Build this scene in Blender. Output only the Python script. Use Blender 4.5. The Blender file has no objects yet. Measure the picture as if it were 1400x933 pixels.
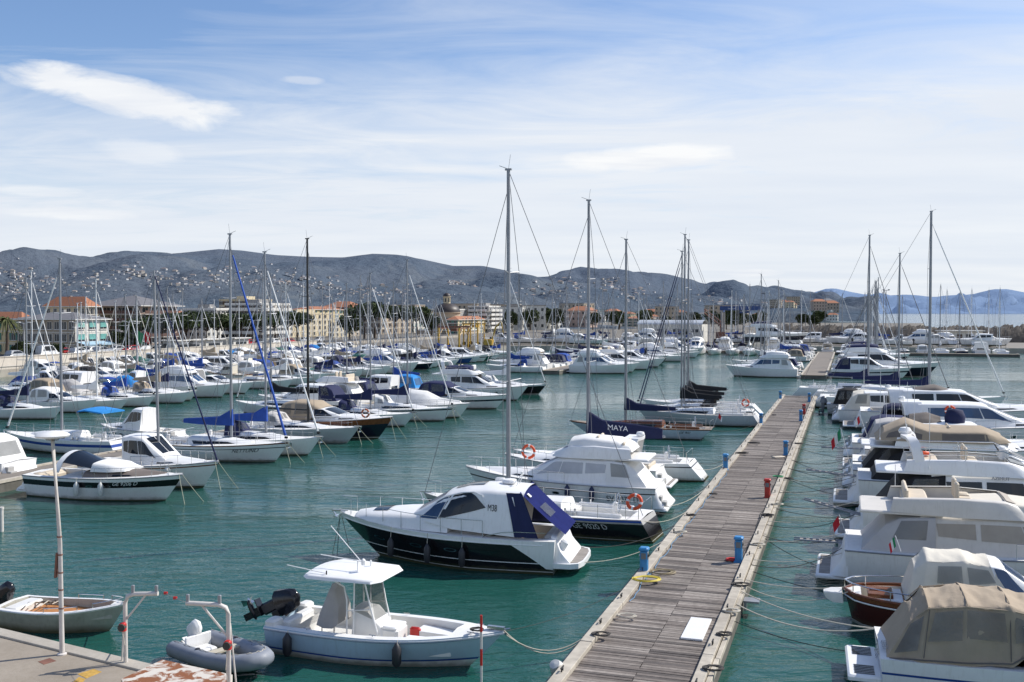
import bpy, math, random
from mathutils import Vector, Matrix, noise as mnoise
R = math.radians
rng = random.Random(7)
sc = bpy.context.scene
COL = sc.collection

# ------------------------------------------------------------------ camera
CAMH = 9.8
FPX = 1361.0            # focal length in pixels of the 1400 px wide photo (35 mm lens)
PITCH = math.atan((466.5 - 428.0) / FPX)
cam = bpy.data.cameras.new('camera'); camo = bpy.data.objects.new('camera', cam); COL.objects.link(camo)
cam.sensor_width = 36; cam.lens = 35; cam.clip_start = .5; cam.clip_end = 60000
camo.location = (0, 0, CAMH); camo.rotation_euler = (R(90) - PITCH, 0, 0)
sc.camera = camo

def W(px, py, z=0.0):
    """place on the horizontal plane z seen at photo pixel (px, py)"""
    dx, dv = (px - 700) / FPX, (466.5 - py) / FPX
    dy = math.cos(PITCH) + dv * math.sin(PITCH); dz = -math.sin(PITCH) + dv * math.cos(PITCH)
    k = (z - CAMH) / dz
    return Vector((dx * k, dy * k, z))

PA = math.atan((1160 - 700) / FPX)                      # bearing of the piers
U = Vector((math.sin(PA), math.cos(PA), 0)); N = Vector((math.cos(PA), -math.sin(PA), 0))
def UN(t, n, z=0.0): return U * t + N * n + Vector((0, 0, z))
HN = -PA                                                # heading of a boat whose bow points along +N
HM = math.pi - PA                                       # bow along -N

# ------------------------------------------------------------------ materials
MATS = {}
def nd(nt, typ, **kw):
    n = nt.nodes.new(typ)
    for k, v in kw.items():
        if k in n.inputs: n.inputs[k].default_value = v
        else: setattr(n, k, v)
    return n
def mth(nt, op, a, b=None, c=None, clamp=False):
    n = nt.nodes.new('ShaderNodeMath'); n.operation = op; n.use_clamp = clamp
    for i, v in enumerate((a, b, c)):
        if v is None: continue
        if isinstance(v, (int, float)): n.inputs[i].default_value = v
        else: nt.links.new(v, n.inputs[i])
    return n.outputs[0]
def mixc(nt, fac, a, b, mode='MIX'):
    n = nt.nodes.new('ShaderNodeMix'); n.data_type = 'RGBA'; n.blend_type = mode
    for i, v in ((0, fac), (6, a), (7, b)):
        if isinstance(v, (int, float)): n.inputs[i].default_value = v
        elif isinstance(v, tuple): n.inputs[i].default_value = (*v[:3], 1)
        else: nt.links.new(v, n.inputs[i])
    return n.outputs[2]
def nz(nt, vec, scale, detail=4, rough=.55, dist=0):
    n = nd(nt, 'ShaderNodeTexNoise', Scale=scale, Detail=detail, Roughness=rough, Distortion=dist)
    if vec is not None: nt.links.new(vec, n.inputs['Vector'])
    return n.outputs['Fac']
def maprange(nt, v, a, b, c=0., d=1.):
    n = nd(nt, 'ShaderNodeMapRange'); n.clamp = True
    nt.links.new(v, n.inputs[0])
    for i, x in enumerate((a, b, c, d)): n.inputs[i + 1].default_value = x
    return n.outputs[0]
def vscale(nt, vec, s):
    n = nt.nodes.new('ShaderNodeMapping'); n.inputs['Scale'].default_value = s
    nt.links.new(vec, n.inputs['Vector']); return n.outputs[0]
def new_mat(name):
    m = bpy.data.materials.new(name); m.use_nodes = True; nt = m.node_tree
    return m, nt, nt.nodes['Principled BSDF'], nd(nt, 'ShaderNodeTexCoord')
def mat(name, col, rough=.5, metal=0., var=.08, scale=2.5, bump=0., bscale=15., grime=0., streak=0., rnd=.0, alpha=1., spec=.5, stain=0.):
    if name in MATS: return MATS[name]
    m, nt, b, tc = new_mat(name); v = tc.outputs['Object']; L = nt.links.new
    f = maprange(nt, nz(nt, v, scale, 5), .25, .75, 1 - var, 1 + var)
    c = mixc(nt, 1., col, f, 'MULTIPLY')
    if streak:
        s = nz(nt, vscale(nt, v, (7, 7, .7)), 1.6, 5, .65)
        ge = nd(nt, 'ShaderNodeNewGeometry'); sn = nd(nt, 'ShaderNodeSeparateXYZ'); L(ge.outputs['Normal'], sn.inputs[0])
        up = mth(nt, 'SUBTRACT', 1., mth(nt, 'ABSOLUTE', sn.outputs[2]), clamp=True)
        c = mixc(nt, mth(nt, 'MULTIPLY', maprange(nt, s, .52, .75, 0, streak), up), c, (col[0] * .55, col[1] * .5, col[2] * .42))
    if stain:
        c = mixc(nt, maprange(nt, nz(nt, v, .42, 7, .68, .8), .42, .68, 0, stain), c, (col[0] * .42, col[1] * .40, col[2] * .38))
    if grime:
        sx = nd(nt, 'ShaderNodeSeparateXYZ'); L(v, sx.inputs[0])
        zz = mth(nt, 'ADD', sx.outputs[2], mth(nt, 'MULTIPLY', nz(nt, v, 3., 4), -.25))
        c = mixc(nt, maprange(nt, zz, -.08, .14, grime, 0), c, (.10, .10, .05))
    if rnd:
        oi = nd(nt, 'ShaderNodeObjectInfo')
        c = mixc(nt, 1., c, maprange(nt, oi.outputs['Random'], 0, 1, 1 - rnd, 1 + rnd * .4), 'MULTIPLY')
    L(c, b.inputs['Base Color'])
    b.inputs['Roughness'].default_value = rough; b.inputs['Metallic'].default_value = metal
    b.inputs['Specular IOR Level'].default_value = spec
    if rough < .7:
        L(maprange(nt, nz(nt, v, scale * .6, 3), .2, .8, max(.02, rough * .9), min(1, rough * 1.12)), b.inputs['Roughness'])
    if alpha < 1: b.inputs['Alpha'].default_value = alpha
    if bump:
        bp = nd(nt, 'ShaderNodeBump', Strength=bump, Distance=.03)
        L(nz(nt, v, bscale, 4, .6, .6), bp.inputs['Height']); L(bp.outputs[0], b.inputs['Normal'])
    MATS[name] = m
    return m

def gel(name, col, rough=.34): return mat(name, col, rough, var=.04, grime=.75, streak=.34)
white = gel('white gelcoat', (.83, .825, .81))
whitep = mat('white paint', (.80, .79, .77), .4, var=.05)
cream = gel('cream gelcoat', (.74, .69, .58))
greyhull = gel('grey gelcoat', (.50, .51, .52))
paleblue = gel('pale blue gelcoat', (.42, .55, .66))
navyhull = gel('navy gelcoat', (.012, .014, .028), .12)
blackhull = gel('black gelcoat', (.012, .011, .013), .15)
bluehull = gel('blue gelcoat', (.03, .08, .25), .2)
greenhull = gel('green gelcoat', (.02, .12, .09), .25)
deckw = mat('white non slip deck', (.80, .79, .76), .6, var=.07, scale=6, bump=.15, bscale=60, streak=.12)
deckc = mat('cream deck', (.66, .60, .48), .65, var=.08, scale=4)
deckg = mat('grey deck', (.42, .41, .39), .7, var=.1, scale=4)
intw = mat('white cockpit moulding', (.74, .73, .70), .45, var=.06)
navy = mat('navy canvas', (.014, .020, .075), .85, var=.15, bump=.5, bscale=5, rnd=.2)
royal = mat('royal blue canvas', (.02, .07, .32), .8, var=.15, bump=.5, bscale=5, rnd=.25)
sky_b = mat('bright blue canvas', (.02, .24, .62), .8, var=.1, bump=.4, bscale=4)
blk = mat('black canvas', (.012, .012, .014), .85, var=.2, bump=.6, bscale=6)
tanc = mat('tan canvas', (.38, .305, .22), .9, var=.10, scale=1.5, bump=.7, bscale=3.2)
creamc = mat('cream canvas', (.70, .65, .55), .9, var=.07, scale=1.5, bump=.6, bscale=3)
greyc = mat('light grey canvas', (.50, .48, .46), .9, var=.08, scale=1.5, bump=.6, bscale=3)
whitec = mat('white canvas', (.80, .79, .76), .85, var=.06, bump=.6, bscale=4)
taupe = mat('taupe canvas', (.15, .13, .115), .9, var=.1, bump=.5, bscale=4)
greenc = mat('green canvas', (.03, .16, .12), .85, var=.15, bump=.5, bscale=5)
glass = mat('dark tinted glass', (.008, .010, .013), .05, var=.3, scale=1.2, spec=.6)
bglass = mat('blue tinted glass', (.03, .07, .15), .05, var=.3, scale=1.0, spec=.7)
gglass = mat('grey window cover', (.46, .47, .50), .45, var=.1)
vinyl = mat('clear vinyl window', (.10, .105, .10), .06, var=.6, scale=1.6, alpha=.45, bump=.35, bscale=3.5, spec=.9)
steel = mat('stainless steel', (.62, .62, .62), .22, 1., var=.1)
alu = mat('anodised aluminium', (.30, .31, .33), .45, .35, var=.12)
palemast = mat('white painted spar', (.68, .69, .70), .4, var=.06)
blackspar = mat('black carbon spar', (.012, .012, .013), .3)
wire = mat('rigging wire', (.17, .17, .18), .5, .3)
rubber = mat('black rubber', (.018, .018, .018), .6)
fendw = mat('weathered white fender', (.60, .60, .57), .5, var=.15, scale=8)
fendn = mat('navy fender', (.012, .02, .07), .5)
fendk = mat('dark fender', (.03, .03, .035), .5)
wood = mat('varnished mahogany', (.17, .058, .022), .25, var=.3, scale=6)
teakg = mat('weathered teak', (.30, .25, .20), .75, var=.2, scale=8)
orange = mat('orange lifebuoy', (.75, .09, .02), .5)
red = mat('red plastic', (.50, .02, .015), .45)
rope_w = mat('pale mooring rope', (.52, .48, .40), .9, var=.2, scale=20)
rope_d = mat('dark mooring rope', (.06, .055, .05), .9, var=.2, scale=20)
yellowp = mat('yellow hose', (.60, .48, .06), .5)
inflat = mat('grey hypalon', (.24, .26, .30), .55, var=.1, scale=4)
cowl = mat('black outboard cowling', (.012, .013, .018), .15)
cowlg = mat('grey outboard cowling', (.12, .14, .17), .25)
seatb = mat('beige upholstery', (.58, .50, .39), .7, var=.08)
def stripes(name, col, dark, axis, period, rough=.7, gap=.10):
    m, nt, b, tc = new_mat(name); v = tc.outputs['Object']; L = nt.links.new
    sx = nd(nt, 'ShaderNodeSeparateXYZ'); L(v, sx.inputs[0])
    p = mth(nt, 'MULTIPLY', sx.outputs[axis], 1 / period)
    fr = mth(nt, 'FRACT', p); line = mth(nt, 'LESS_THAN', fr, gap)
    wn = nd(nt, 'ShaderNodeTexWhiteNoise'); wn.noise_dimensions = '1D'
    L(mth(nt, 'FLOOR', p), wn.inputs['W'])
    c = mixc(nt, 1., col, maprange(nt, wn.outputs['Value'], 0, 1, .75, 1.15), 'MULTIPLY')
    c = mixc(nt, 1., c, maprange(nt, nz(nt, v, 4, 5), .25, .75, .8, 1.2), 'MULTIPLY')
    c = mixc(nt, line, c, dark)
    L(c, b.inputs['Base Color']); b.inputs['Roughness'].default_value = rough
    MATS[name] = m; return m
teak = stripes('teak planking', (.33, .25, .17), (.05, .035, .025), 1, .07)
teakgrey = stripes('grey teak planking', (.30, .27, .24), (.10, .09, .08), 1, .07)

# ------------------------------------------------------------------ geometry
class G:
    def __init__(s): s.v = []; s.f = []; s.m = []; s.ms = []
    def mi(s, m):
        if m not in s.ms: s.ms.append(m)
        return s.ms.index(m)
    def poly(s, pts, m):
        b = len(s.v); s.v += [tuple(p) for p in pts]; s.f.append(tuple(range(b, b + len(pts)))); s.m.append(s.mi(m))
    def grid(s, P, m, wrap=False, rows=None):
        b = len(s.v); h = len(P); w = len(P[0])
        for r in P: s.v += [tuple(p) for p in r]
        for i in range(h - 1):
            k = s.mi(rows[i]) if rows else s.mi(m)
            for j in range(w if wrap else w - 1):
                j2 = (j + 1) % w
                s.f.append((b + i * w + j, b + i * w + j2, b + (i + 1) * w + j2, b + (i + 1) * w + j)); s.m.append(k)
    def box(s, c, d, m, rot=0., tilt=0., bev=0.0):
        hx, hy, hz = d[0] / 2, d[1] / 2, d[2] / 2
        M = Matrix.Rotation(rot, 3, 'Z') @ Matrix.Rotation(tilt, 3, 'Y'); c = Vector(c)
        if bev:
            e = min(bev, hx * .9, hy * .9, hz * .9)
            o = [(-hx + e, -hy), (hx - e, -hy), (hx, -hy + e), (hx, hy - e), (hx - e, hy), (-hx + e, hy), (-hx, hy - e), (-hx, -hy + e)]
            rows = []
            for z, k in ((-hz, 0), (hz - e, 0), (hz, e)):
                rows.append([c + M @ Vector((x * (1 - k / hx), y * (1 - k / hy), z)) for x, y in o])
            s.grid(rows, m, wrap=True); s.poly(rows[2], m); s.poly(rows[0][::-1], m); return
        p = [c + M @ Vector((x, y, z)) for z in (-hz, hz) for x, y in ((-hx, -hy), (hx, -hy), (hx, hy), (-hx, hy))]
        for q in ((3, 2, 1, 0), (4, 5, 6, 7), (0, 1, 5, 4), (1, 2, 6, 5), (2, 3, 7, 6), (3, 0, 4, 7)): s.poly([p[i] for i in q], m)
    def tube(s, pts, r, m, n=6, r2=None, cap=True):
        pts = [Vector(p) for p in pts]; k = len(pts); rows = []
        for i, p in enumerate(pts):
            d = (pts[min(i + 1, k - 1)] - pts[max(i - 1, 0)])
            if d.length < 1e-9: d = Vector((0, 0, 1))
            d.normalize(); a = d.cross(Vector((0, 0, 1)))
            if a.length < .05: a = d.cross(Vector((0, 1, 0)))
            a.normalize(); bb = d.cross(a)
            rr = r if r2 is None else r + (r2 - r) * i / (k - 1)
            rows.append([p + (a * math.cos(t) + bb * math.sin(t)) * rr for t in [2 * math.pi * j / n for j in range(n)]])
        s.grid(rows, m, wrap=True)
        if cap and n > 2: s.poly(rows[0], m); s.poly(rows[-1][::-1], m)
    def lathe(s, prof, m, c=(0, 0, 0), n=14, ax='Z'):
        c = Vector(c); rows = []
        for r, h in prof:
            row = []
            for j in range(n):
                t = 2 * math.pi * j / n; x, y = r * math.cos(t), r * math.sin(t)
                row.append(c + (Vector((x, y, h)) if ax == 'Z' else Vector((h, x, y)) if ax == 'X' else Vector((x, h, y))))
            rows.append(row)
        s.grid(rows, m, wrap=True)
    def torus(s, c, R_, r, m, M=None, n=20, k=8):
        rows = []
        for i in range(n + 1):
            a = 2 * math.pi * i / n
            rows.append([(M or Matrix()) @ Vector(((R_ + r * math.cos(b)) * math.cos(a), (R_ + r * math.cos(b)) * math.sin(a), r * math.sin(b))) + Vector(c) for b in [2 * math.pi * j / k for j in range(k)]])
        s.grid(rows, m, wrap=True)
    def build(s, name, parent=None, smooth=38, loc=None):
        me = bpy.data.meshes.new(name); me.from_pydata(s.v, [], s.f)
        for m in s.ms: me.materials.append(m)
        me.polygons.foreach_set('material_index', s.m)
        if smooth:
            me.polygons.foreach_set('use_smooth', [True] * len(s.f)); me.set_sharp_from_angle(angle=R(smooth))
        me.validate(); me.update()
        o = bpy.data.objects.new(name, me); COL.objects.link(o)
        if parent is not None: o.parent = parent
        if loc is not None: o.location = loc
        return o

def tag(o, label=None, cat=None, group=None, kind=None):
    if label: o['label'] = label
    if cat: o['category'] = cat
    if group: o['group'] = group
    if kind: o['kind'] = kind
    return o
def thing(name, label, cat, loc=(0, 0, 0), rz=0., group=None):
    o = bpy.data.objects.new(name, None); COL.objects.link(o); o.empty_display_size = .3
    o.location = loc; o.rotation_euler = (0, 0, rz)
    return tag(o, label, cat, group)
KIDS = {}
def kids_of(o):
    if o.name not in KIDS: KIDS[o.name] = list(o.children)
    return KIDS[o.name]
def dup(root, loc, rz, label=None, group=None, scale=None):
    r = root.copy(); COL.objects.link(r); r.location = loc; r.rotation_euler = (0, 0, rz)
    if label: r['label'] = label
    if group: r['group'] = group
    if scale: r.scale = (scale,) * 3
    for ch in kids_of(root):
        c = ch.copy(); COL.objects.link(c); c.parent = r
        for g in kids_of(ch):
            d = g.copy(); COL.objects.link(d); d.parent = c
    return r

_tx = {}
def text_mesh(s_):
    if s_ in _tx: return _tx[s_]
    cu = bpy.data.curves.new('lettering', 'FONT'); cu.body = s_; cu.size = 1; cu.align_x = 'CENTER'
    ob = bpy.data.objects.new('lettering', cu); COL.objects.link(ob)
    dg = bpy.context.evaluated_depsgraph_get(); me = ob.evaluated_get(dg).to_mesh()
    r = ([(v.co.x, v.co.y) for v in me.vertices], [tuple(p.vertices) for p in me.polygons])
    ob.evaluated_get(dg).to_mesh_clear(); bpy.data.objects.remove(ob); bpy.data.curves.remove(cu)
    _tx[s_] = r; return r
def text_flat(g, s_, org, ex, ey, h, m, bold=0.):
    """lettering of cap height about h on the plane org + a*ex + b*ey"""
    vs, fs = text_mesh(s_); org, ex, ey = Vector(org), Vector(ex).normalized(), Vector(ey).normalized(); k = h / .7
    for dx in ((0, bold) if bold else (0,)):
        b = len(g.v); g.v += [tuple(org + ex * (x * k + dx) + ey * (y * k) + ex.cross(ey) * (dx * .05)) for x, y in vs]
        for f in fs: g.f.append(tuple(b + i for i in f)); g.m.append(g.mi(m))

def lerp(a, b, t): return a + (b - a) * t
class Surf:
    def off(s, t, w, side, d):
        e = 1e-3
        p = s.pt(t, w, side)
        a = s.pt(t + e if t < .5 * s.tmax else t - e, w, side) - p
        if t >= .5 * s.tmax: a = -a
        b = (s.pt(t, w + e, side) - p) if w < .5 else (p - s.pt(t, w - e, side))
        n = a.cross(b)
        if n.length < 1e-12: return p
        n.normalize()
        if s.out(n, side) < 0: n = -n
        return p + n * d
    def patch(s, g, c, m, side=1, d=.012, nx=8, nw=4):
        """c = four (t, w) corners in order; a sheet laid d above the surface with a closed rim"""
        P = []; Q = []
        for i in range(nx + 1):
            row = []; r2 = []
            for j in range(nw + 1):
                a, b = i / nx, j / nw
                t = lerp(lerp(c[0][0], c[1][0], a), lerp(c[3][0], c[2][0], a), b)
                w = lerp(lerp(c[0][1], c[1][1], a), lerp(c[3][1], c[2][1], a), b)
                row.append(s.off(t, w, side, d))
            P.append(row)
        g.grid(P, m)
    def oval(s, g, t0, w0, rt, rw, m, side=1, d=.012, n=14):
        g.poly([s.off(t0 + rt * math.cos(2 * math.pi * i / n), w0 + rw * math.sin(2 * math.pi * i / n), side, d) for i in range(n)], m)
    flip = 1
    def text(s, g, st, t0, w0, h, m, side, tlen, wlen, d=.02):
        """lettering bent over the surface; tlen / wlen: metres per unit of t / w"""
        vs, fs = text_mesh(st); k = h / .7; b = len(g.v); sg = (1 if side < 0 else -1) * s.flip
        g.v += [tuple(s.off(t0 + sg * x * k / tlen, w0 - y * k / wlen * s.flip, side, d)) for x, y in vs]
        for f in fs: g.f.append(tuple(b + i for i in f)); g.m.append(g.mi(m))

class Hull(Surf):
    tmax = 1.
    def __init__(s, L, B, fb, fs, rake=.8, srake=0., tw=.85, sm=.42, p=2.3, wf=.88, pw=1.7, sag=.04, fl=1.2, wtw=None, zp=1.8):
        s.L, s.B, s.fb, s.fs, s.rake, s.srake, s.tw, s.sm, s.p, s.wf, s.pw, s.sag, s.fl, s.zp = L, B, fb, fs, rake, srake, tw, sm, p, wf, pw, sag, fl, zp
        s.wtw = tw if wtw is None else wtw
    def _b(s, q, tw, p):
        if q <= s.sm: return s.B / 2 * (tw + (1 - tw) * math.sin(math.pi / 2 * q / s.sm))
        return s.B / 2 * max(0., 1 - ((q - s.sm) / (1 - s.sm)) ** p)
    def zd(s, q): return s.fs + (s.fb - s.fs) * q ** s.zp - s.sag * math.sin(math.pi * q)
    def pt(s, q, v, side=1):
        q = min(max(q, 0.), 1.); vv = min(v, 1.); vv = max(vv, 0)
        xb = s.L - s.rake * vv ** 1.1; xs = s.srake * vv
        bd = s._b(q, s.tw, s.p); bw = s._b(q, s.wtw, s.pw) * s.wf
        y = bd + (bw - bd) * vv ** s.fl; z = s.zd(q) * (1 - v)
        if v > 1: z = -(v - 1) * .6; y = bw * (1 - .5 * (v - 1))
        return Vector((xs + q * (xb - xs), y * side, z))
    def out(s, n, side): return n.y * side + n.z * .05 + 1e-6
    def mesh(s, g, bands, n=22, transom=None, vmax=1.35):
        """bands: list of (v_end, material) from the deck edge down"""
        vs = [0.]; ms = []
        lo = 0.
        for ve, m in bands:
            k = max(1, int(math.ceil((ve - lo) / .22)))
            for i in range(k): vs.append(lerp(lo, ve, (i + 1) / k)); ms.append(m)
            lo = ve
        if lo < vmax: vs.append(vmax); ms.append(bands[-1][1])
        qs = [1 - (1 - i / n) ** 1.25 for i in range(n + 1)]
        for side in (1, -1):
            g.grid([[s.pt(q, v, side) for q in qs] for v in vs], None, rows=ms)
        g.grid([[s.pt(0, v, sd) for sd in (1, .5, 0, -.5, -1)] for v in vs], None, rows=[transom or m for m in ms])
    def edge(s, q, side, inset=0., dz=0.):
        p = s.pt(q, 0, side); y = max(0., abs(p.y) - inset)
        return Vector((p.x - inset * (.6 if q > .97 else 0), y * side, p.z + dz))
    def deck(s, g, m, pits=(), n=22, camber=.05, gun=None, liner=None):
        qs = sorted(set([i / n for i in range(n + 1)] + [q for p in pits for q in p[:2]]))
        for a, b in zip(qs[:-1], qs[1:]):
            pit = next((p for p in pits if p[0] - 1e-6 <= a and b <= p[1] + 1e-6), None)
            if pit is None:
                g.grid([[s.edge(q, 1) * 1, s.edge(q, .5, 0, camber * .75), s.edge(q, 0, 0, camber), s.edge(q, -.5, 0, camber * .75), s.edge(q, -1)] for q in (a, b)], m)
            else:
                ins, zs, lm = pit[2], pit[3], pit[4]
                for sd in (1, -1):
                    o = [s.edge(q, sd) for q in (a, b)]; i_ = [s.edge(q, sd, ins, .01) for q in (a, b)]
                    f_ = [Vector((p.x, p.y * .96, zs)) for p in i_]
                    g.grid([o, i_], gun or m); g.grid([i_, f_], liner or m)
                fl = [[Vector((s.edge(q, sd, ins).x, s.edge(q, sd, ins).y * .96, zs)) for sd in (1, -1)] for q in (a, b)]
                g.grid(fl, lm)
                for q, e in ((a, pit[0]), (b, pit[1])):
                    if abs(q - e) < 1e-6:
                        t0, t1 = s.edge(q, 1, ins, .01), s.edge(q, -1, ins, .01)
                        top = [t0, Vector((t0.x, 0, t0.z + camber)), t1] if q > 0 else [t0, Vector((t0.x, 0, t0.z)), t1]
                        g.grid([top, [Vector((p.x, p.y * .96, zs)) for p in top]], liner or m)
                        if q < 1e-6: pass
    def line(s, v, side, q0=0., q1=1., n=20, off=0.):
        return [s.off(lerp(q0, q1, i / n), v, side, off) if off else s.pt(lerp(q0, q1, i / n), v, side) for i in range(n + 1)]

class Cab(Surf):
    """rounded lofted house / cover: stations (xb, xt, yb, yt, zb, zt)"""
    flip = -1
    WK = [0, .25, .5, .6, .68, .76, .88, 1.]
    def __init__(s, st, crown=.08, cr=.14):
        s.st, s.crown, s.cr = st, crown, cr; s.tmax = len(st) - 1
    def pt(s, t, w, side=1):
        t = min(max(t, 0.), s.tmax - 1e-9); i = int(t); f = t - i
        xb, xt, yb, yt, zb, zt = [lerp(a, b, f) for a, b in zip(s.st[i], s.st[i + 1])]
        w = min(max(w, 0.), 1.); h = zt - zb; c = min(s.cr, h * .45, abs(yt) * .6 + 1e-6); hc = c / h if h > 1e-6 else 0
        ks = [(0, 0, yb), (.5, 1 - hc, lerp(yb, yt, 1 - hc)), (.6, 1 - hc * .35, lerp(yb, yt, 1) - c * .22), (.7, 1, yt - c), (1, 1, 0)]
        for a, b in zip(ks[:-1], ks[1:]):
            if w <= b[0] + 1e-9:
                k = (w - a[0]) / (b[0] - a[0]); hf = lerp(a[1], b[1], k); y = lerp(a[2], b[2], k); break
        z = zb + h * hf
        if w > .7:
            z += s.crown * (1 - (y / (yt - c + 1e-9)) ** 2)
        return Vector((lerp(xb, xt, hf), y * side, z))
    def out(s, n, side): return n.y * side + n.z * 2 + 1e-6
    def mesh(s, g, m, sub=1, caps=(1, 1), front=None, wk=None, rows=None):
        wk = wk or s.WK; n = s.tmax * sub
        full = []
        for i in range(n + 1):
            t = i / sub
            full.append([s.pt(t, w, 1) for w in wk] + [s.pt(t, w, -1) for w in reversed(wk[:-1])])
        g.grid(full, m, rows=[rows[i // sub] for i in range(n)] if rows else None)
        for k, r in ((0, full[0]), (1, full[-1])):
            if caps[k]: g.poly(r if k else r[::-1], front or m)
    def both(s, g, c, m, d=.012, nx=8, nw=4):
        for sd in (1, -1): s.patch(g, c, m, sd, d, nx, nw)
# ------------------------------------------------------------------ shared boat pieces
def hull_parts(root, H, bands, deckm=deckw, pits=(), gun=None, liner=None, rub=None, n=22, transom=None, camber=.05):
    g = G(); H.mesh(g, bands, n, transom); g.build('hull', root, 50)
    g = G(); H.deck(g, deckm, pits, n, camber, gun, liner); g.build('deck', root, 30)
    if rub:
        g = G()
        for sd in (1, -1): g.tube([H.edge(i / n, sd, -.01, -.02) for i in range(n + 1)], .03, rub, 5)
        g.build('rub_rail', root)
def guard_rail(root, H, q0, q1, h=.6, m=None, n=7, wires=2, closed=True, inset=.07, r=.012, name='guard_rail'):
    m = m or steel; g = G()
    for sd in (1, -1):
        qs = [lerp(q0, q1, i / n) for i in range(n + 1)]
        base = [H.edge(q, sd, inset, .02) for q in qs]
        for p in base: g.tube([p, p + Vector((0, 0, h))], r, m, 5)
        for k in range(1, wires + 1):
            z = h * k / wires
            fine = [H.edge(lerp(q0, q1, i / (n * 3)), sd, inset, .02 + z) for i in range(n * 3 + 1)]
            g.tube(fine, r if k == wires else r * .7, m, 5)
    if closed:
        g.tube([H.edge(q1, 1, inset, h + .02), H.edge(1, 0, 0, h + .02) + Vector((-inset, 0, 0)), H.edge(q1, -1, inset, h + .02)], r, m, 5)
    return g.build(name, root)
def outboard(root, at, tilt=0., k=1., cm=None, prop=True):
    """outboard engine hung on a transom; tilt swings the leg up and aft"""
    cm = cm or cowl; base = G()
    M = Matrix.Translation(at) @ Matrix.Rotation(tilt, 4, 'Y') @ Matrix.Scale(k, 4)
    def add(g, src):
        b = len(g.v); g.v += [tuple(M @ Vector(p)) for p in src.v]
        for f, m in zip(src.f, src.m): g.f.append(tuple(b + i for i in f)); g.m.append(g.mi(src.ms[m]))
    t = G()
    Cab([(.18, .12, .13, .10, .0, .28), (.05, .05, .21, .17, -.05, .50), (-.25, -.2, .23, .19, -.08, .62), (-.5, -.42, .20, .15, -.06, .56), (-.62, -.5, .12, .08, .02, .40)], .05, .1).mesh(t, cm, 1)
    g = G(); add(g, t); c = g.build('outboard_motor', root, 50)
    t = G()
    t.box((-.28, 0, -.32), (.34, .2, .56), cm, bev=.05); t.box((-.02, 0, -.15), (.22, .3, .36), rubber, bev=.04)
    t.box((-.3, 0, -.78), (.26, .09, .5), cm, bev=.03); t.box((-.4, 0, -.70), (.5, .26, .03), cm)
    t.lathe([(.02, .22), (.08, .1), (.085, -.2), (.05, -.36), (.0, -.4)], cm, (-.34, 0, -1.0), 10, 'X'); t.box((-.3, 0, -1.2), (.2, .03, .3), cm)
    g = G(); add(g, t); g.build('lower_unit', c)
    if prop:
        t = G()
        for i in range(3):
            a = i * 2.094; d = Vector((0, math.cos(a), math.sin(a))); e = Vector((.12, -math.sin(a) * .1, math.cos(a) * .1)); o = Vector((-.68, 0, -1.0))
            t.poly([o + d * .03 - e * .4, o + d * .17 - e, o + d * .2 + e * .6, o + d * .05 + e * .6], steel)
        g = G(); add(g, t); g.build('propeller', c)
def antenna(root, p, h, m=None, lean=0.):
    g = G(); p = Vector(p); g.tube([p, p + Vector((-lean, 0, h))], .012, m or white, 5); g.lathe([(.0, .0), (.04, .0), (.03, .1), (.0, .11)], white, p, 8); g.build('antenna', root)
def chair(g, p, m, rot=0., w=.5):
    p = Vector(p); g.box(p + Vector((0, 0, .45)), (.5, w, .16), m, rot, bev=.05)
    M = Matrix.Rotation(rot, 3, 'Z'); g.box(p + M @ Vector((-.24, 0, .75)), (.14, w, .6), m, rot, bev=.05); g.box(p + Vector((0, 0, .2)), (.2, .2, .4), intw, rot)

FENDERS = []
def world(root, p): return Matrix.Translation(root.location) @ Matrix.Rotation(root.rotation_euler[2], 4, 'Z') @ Vector(p)
def fender(root, H, q, side, m, label, h=.55, r=.12, drop=.08, kind='fender', group=None):
    e = H.edge(q, side, -.02); p = H.off(q, .35, side, r + .02); p.y = (abs(p.y) if abs(p.y) > abs(e.y) + r else abs(e.y) + r) * side
    g = G(); z1 = e.z - drop; z0 = z1 - h
    g.lathe([(.0, z0 - e.z), (r * .6, z0 - e.z + .02), (r, z0 - e.z + .12), (r, z1 - e.z - .12), (r * .55, z1 - e.z - .02), (.03, z1 - e.z + .05), (.0, z1 - e.z + .06)], m, (0, 0, 0), 10)
    g.tube([(0, 0, z1 - e.z), (0, -side * .06, .03)], .012, rope_w, 5)
    o = g.build(kind, None, 45); o.location = world(root, (e.x, p.y, e.z)); o.rotation_euler = root.rotation_euler
    tag(o, label, 'fender', group or 'fenders hanging on the hulls'); return o
def lifebuoy(root, p, label, m=None, R_=.3, tilt=0., name='lifebuoy'):
    g = G(); Mx = Matrix.Rotation(R(90), 4, 'X') if tilt == 0 else Matrix.Rotation(R(90), 4, 'X') @ Matrix.Rotation(tilt, 4, 'X')
    n = 20
    rows = []
    for i in range(n + 1):
        a = 2 * math.pi * i / n
        rows.append([Mx @ Vector(((R_ + .075 * math.cos(b)) * math.cos(a), (R_ + .075 * math.cos(b)) * math.sin(a), .075 * math.sin(b))) for b in [2 * math.pi * j / 8 for j in range(8)]])
    g.grid(rows, None, wrap=True, rows=[whitep if i % 5 == 0 else (m or orange) for i in range(n)])
    o = g.build(name, None, 60); o.location = world(root, p); o.rotation_euler = root.rotation_euler
    return tag(o, label, 'lifebuoy')
def sagline(a, b, sag, n=12):
    a, b = Vector(a), Vector(b); return [a.lerp(b, i / n) - Vector((0, 0, sag * 4 * (i / n) * (1 - i / n))) for i in range(n + 1)]
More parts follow.
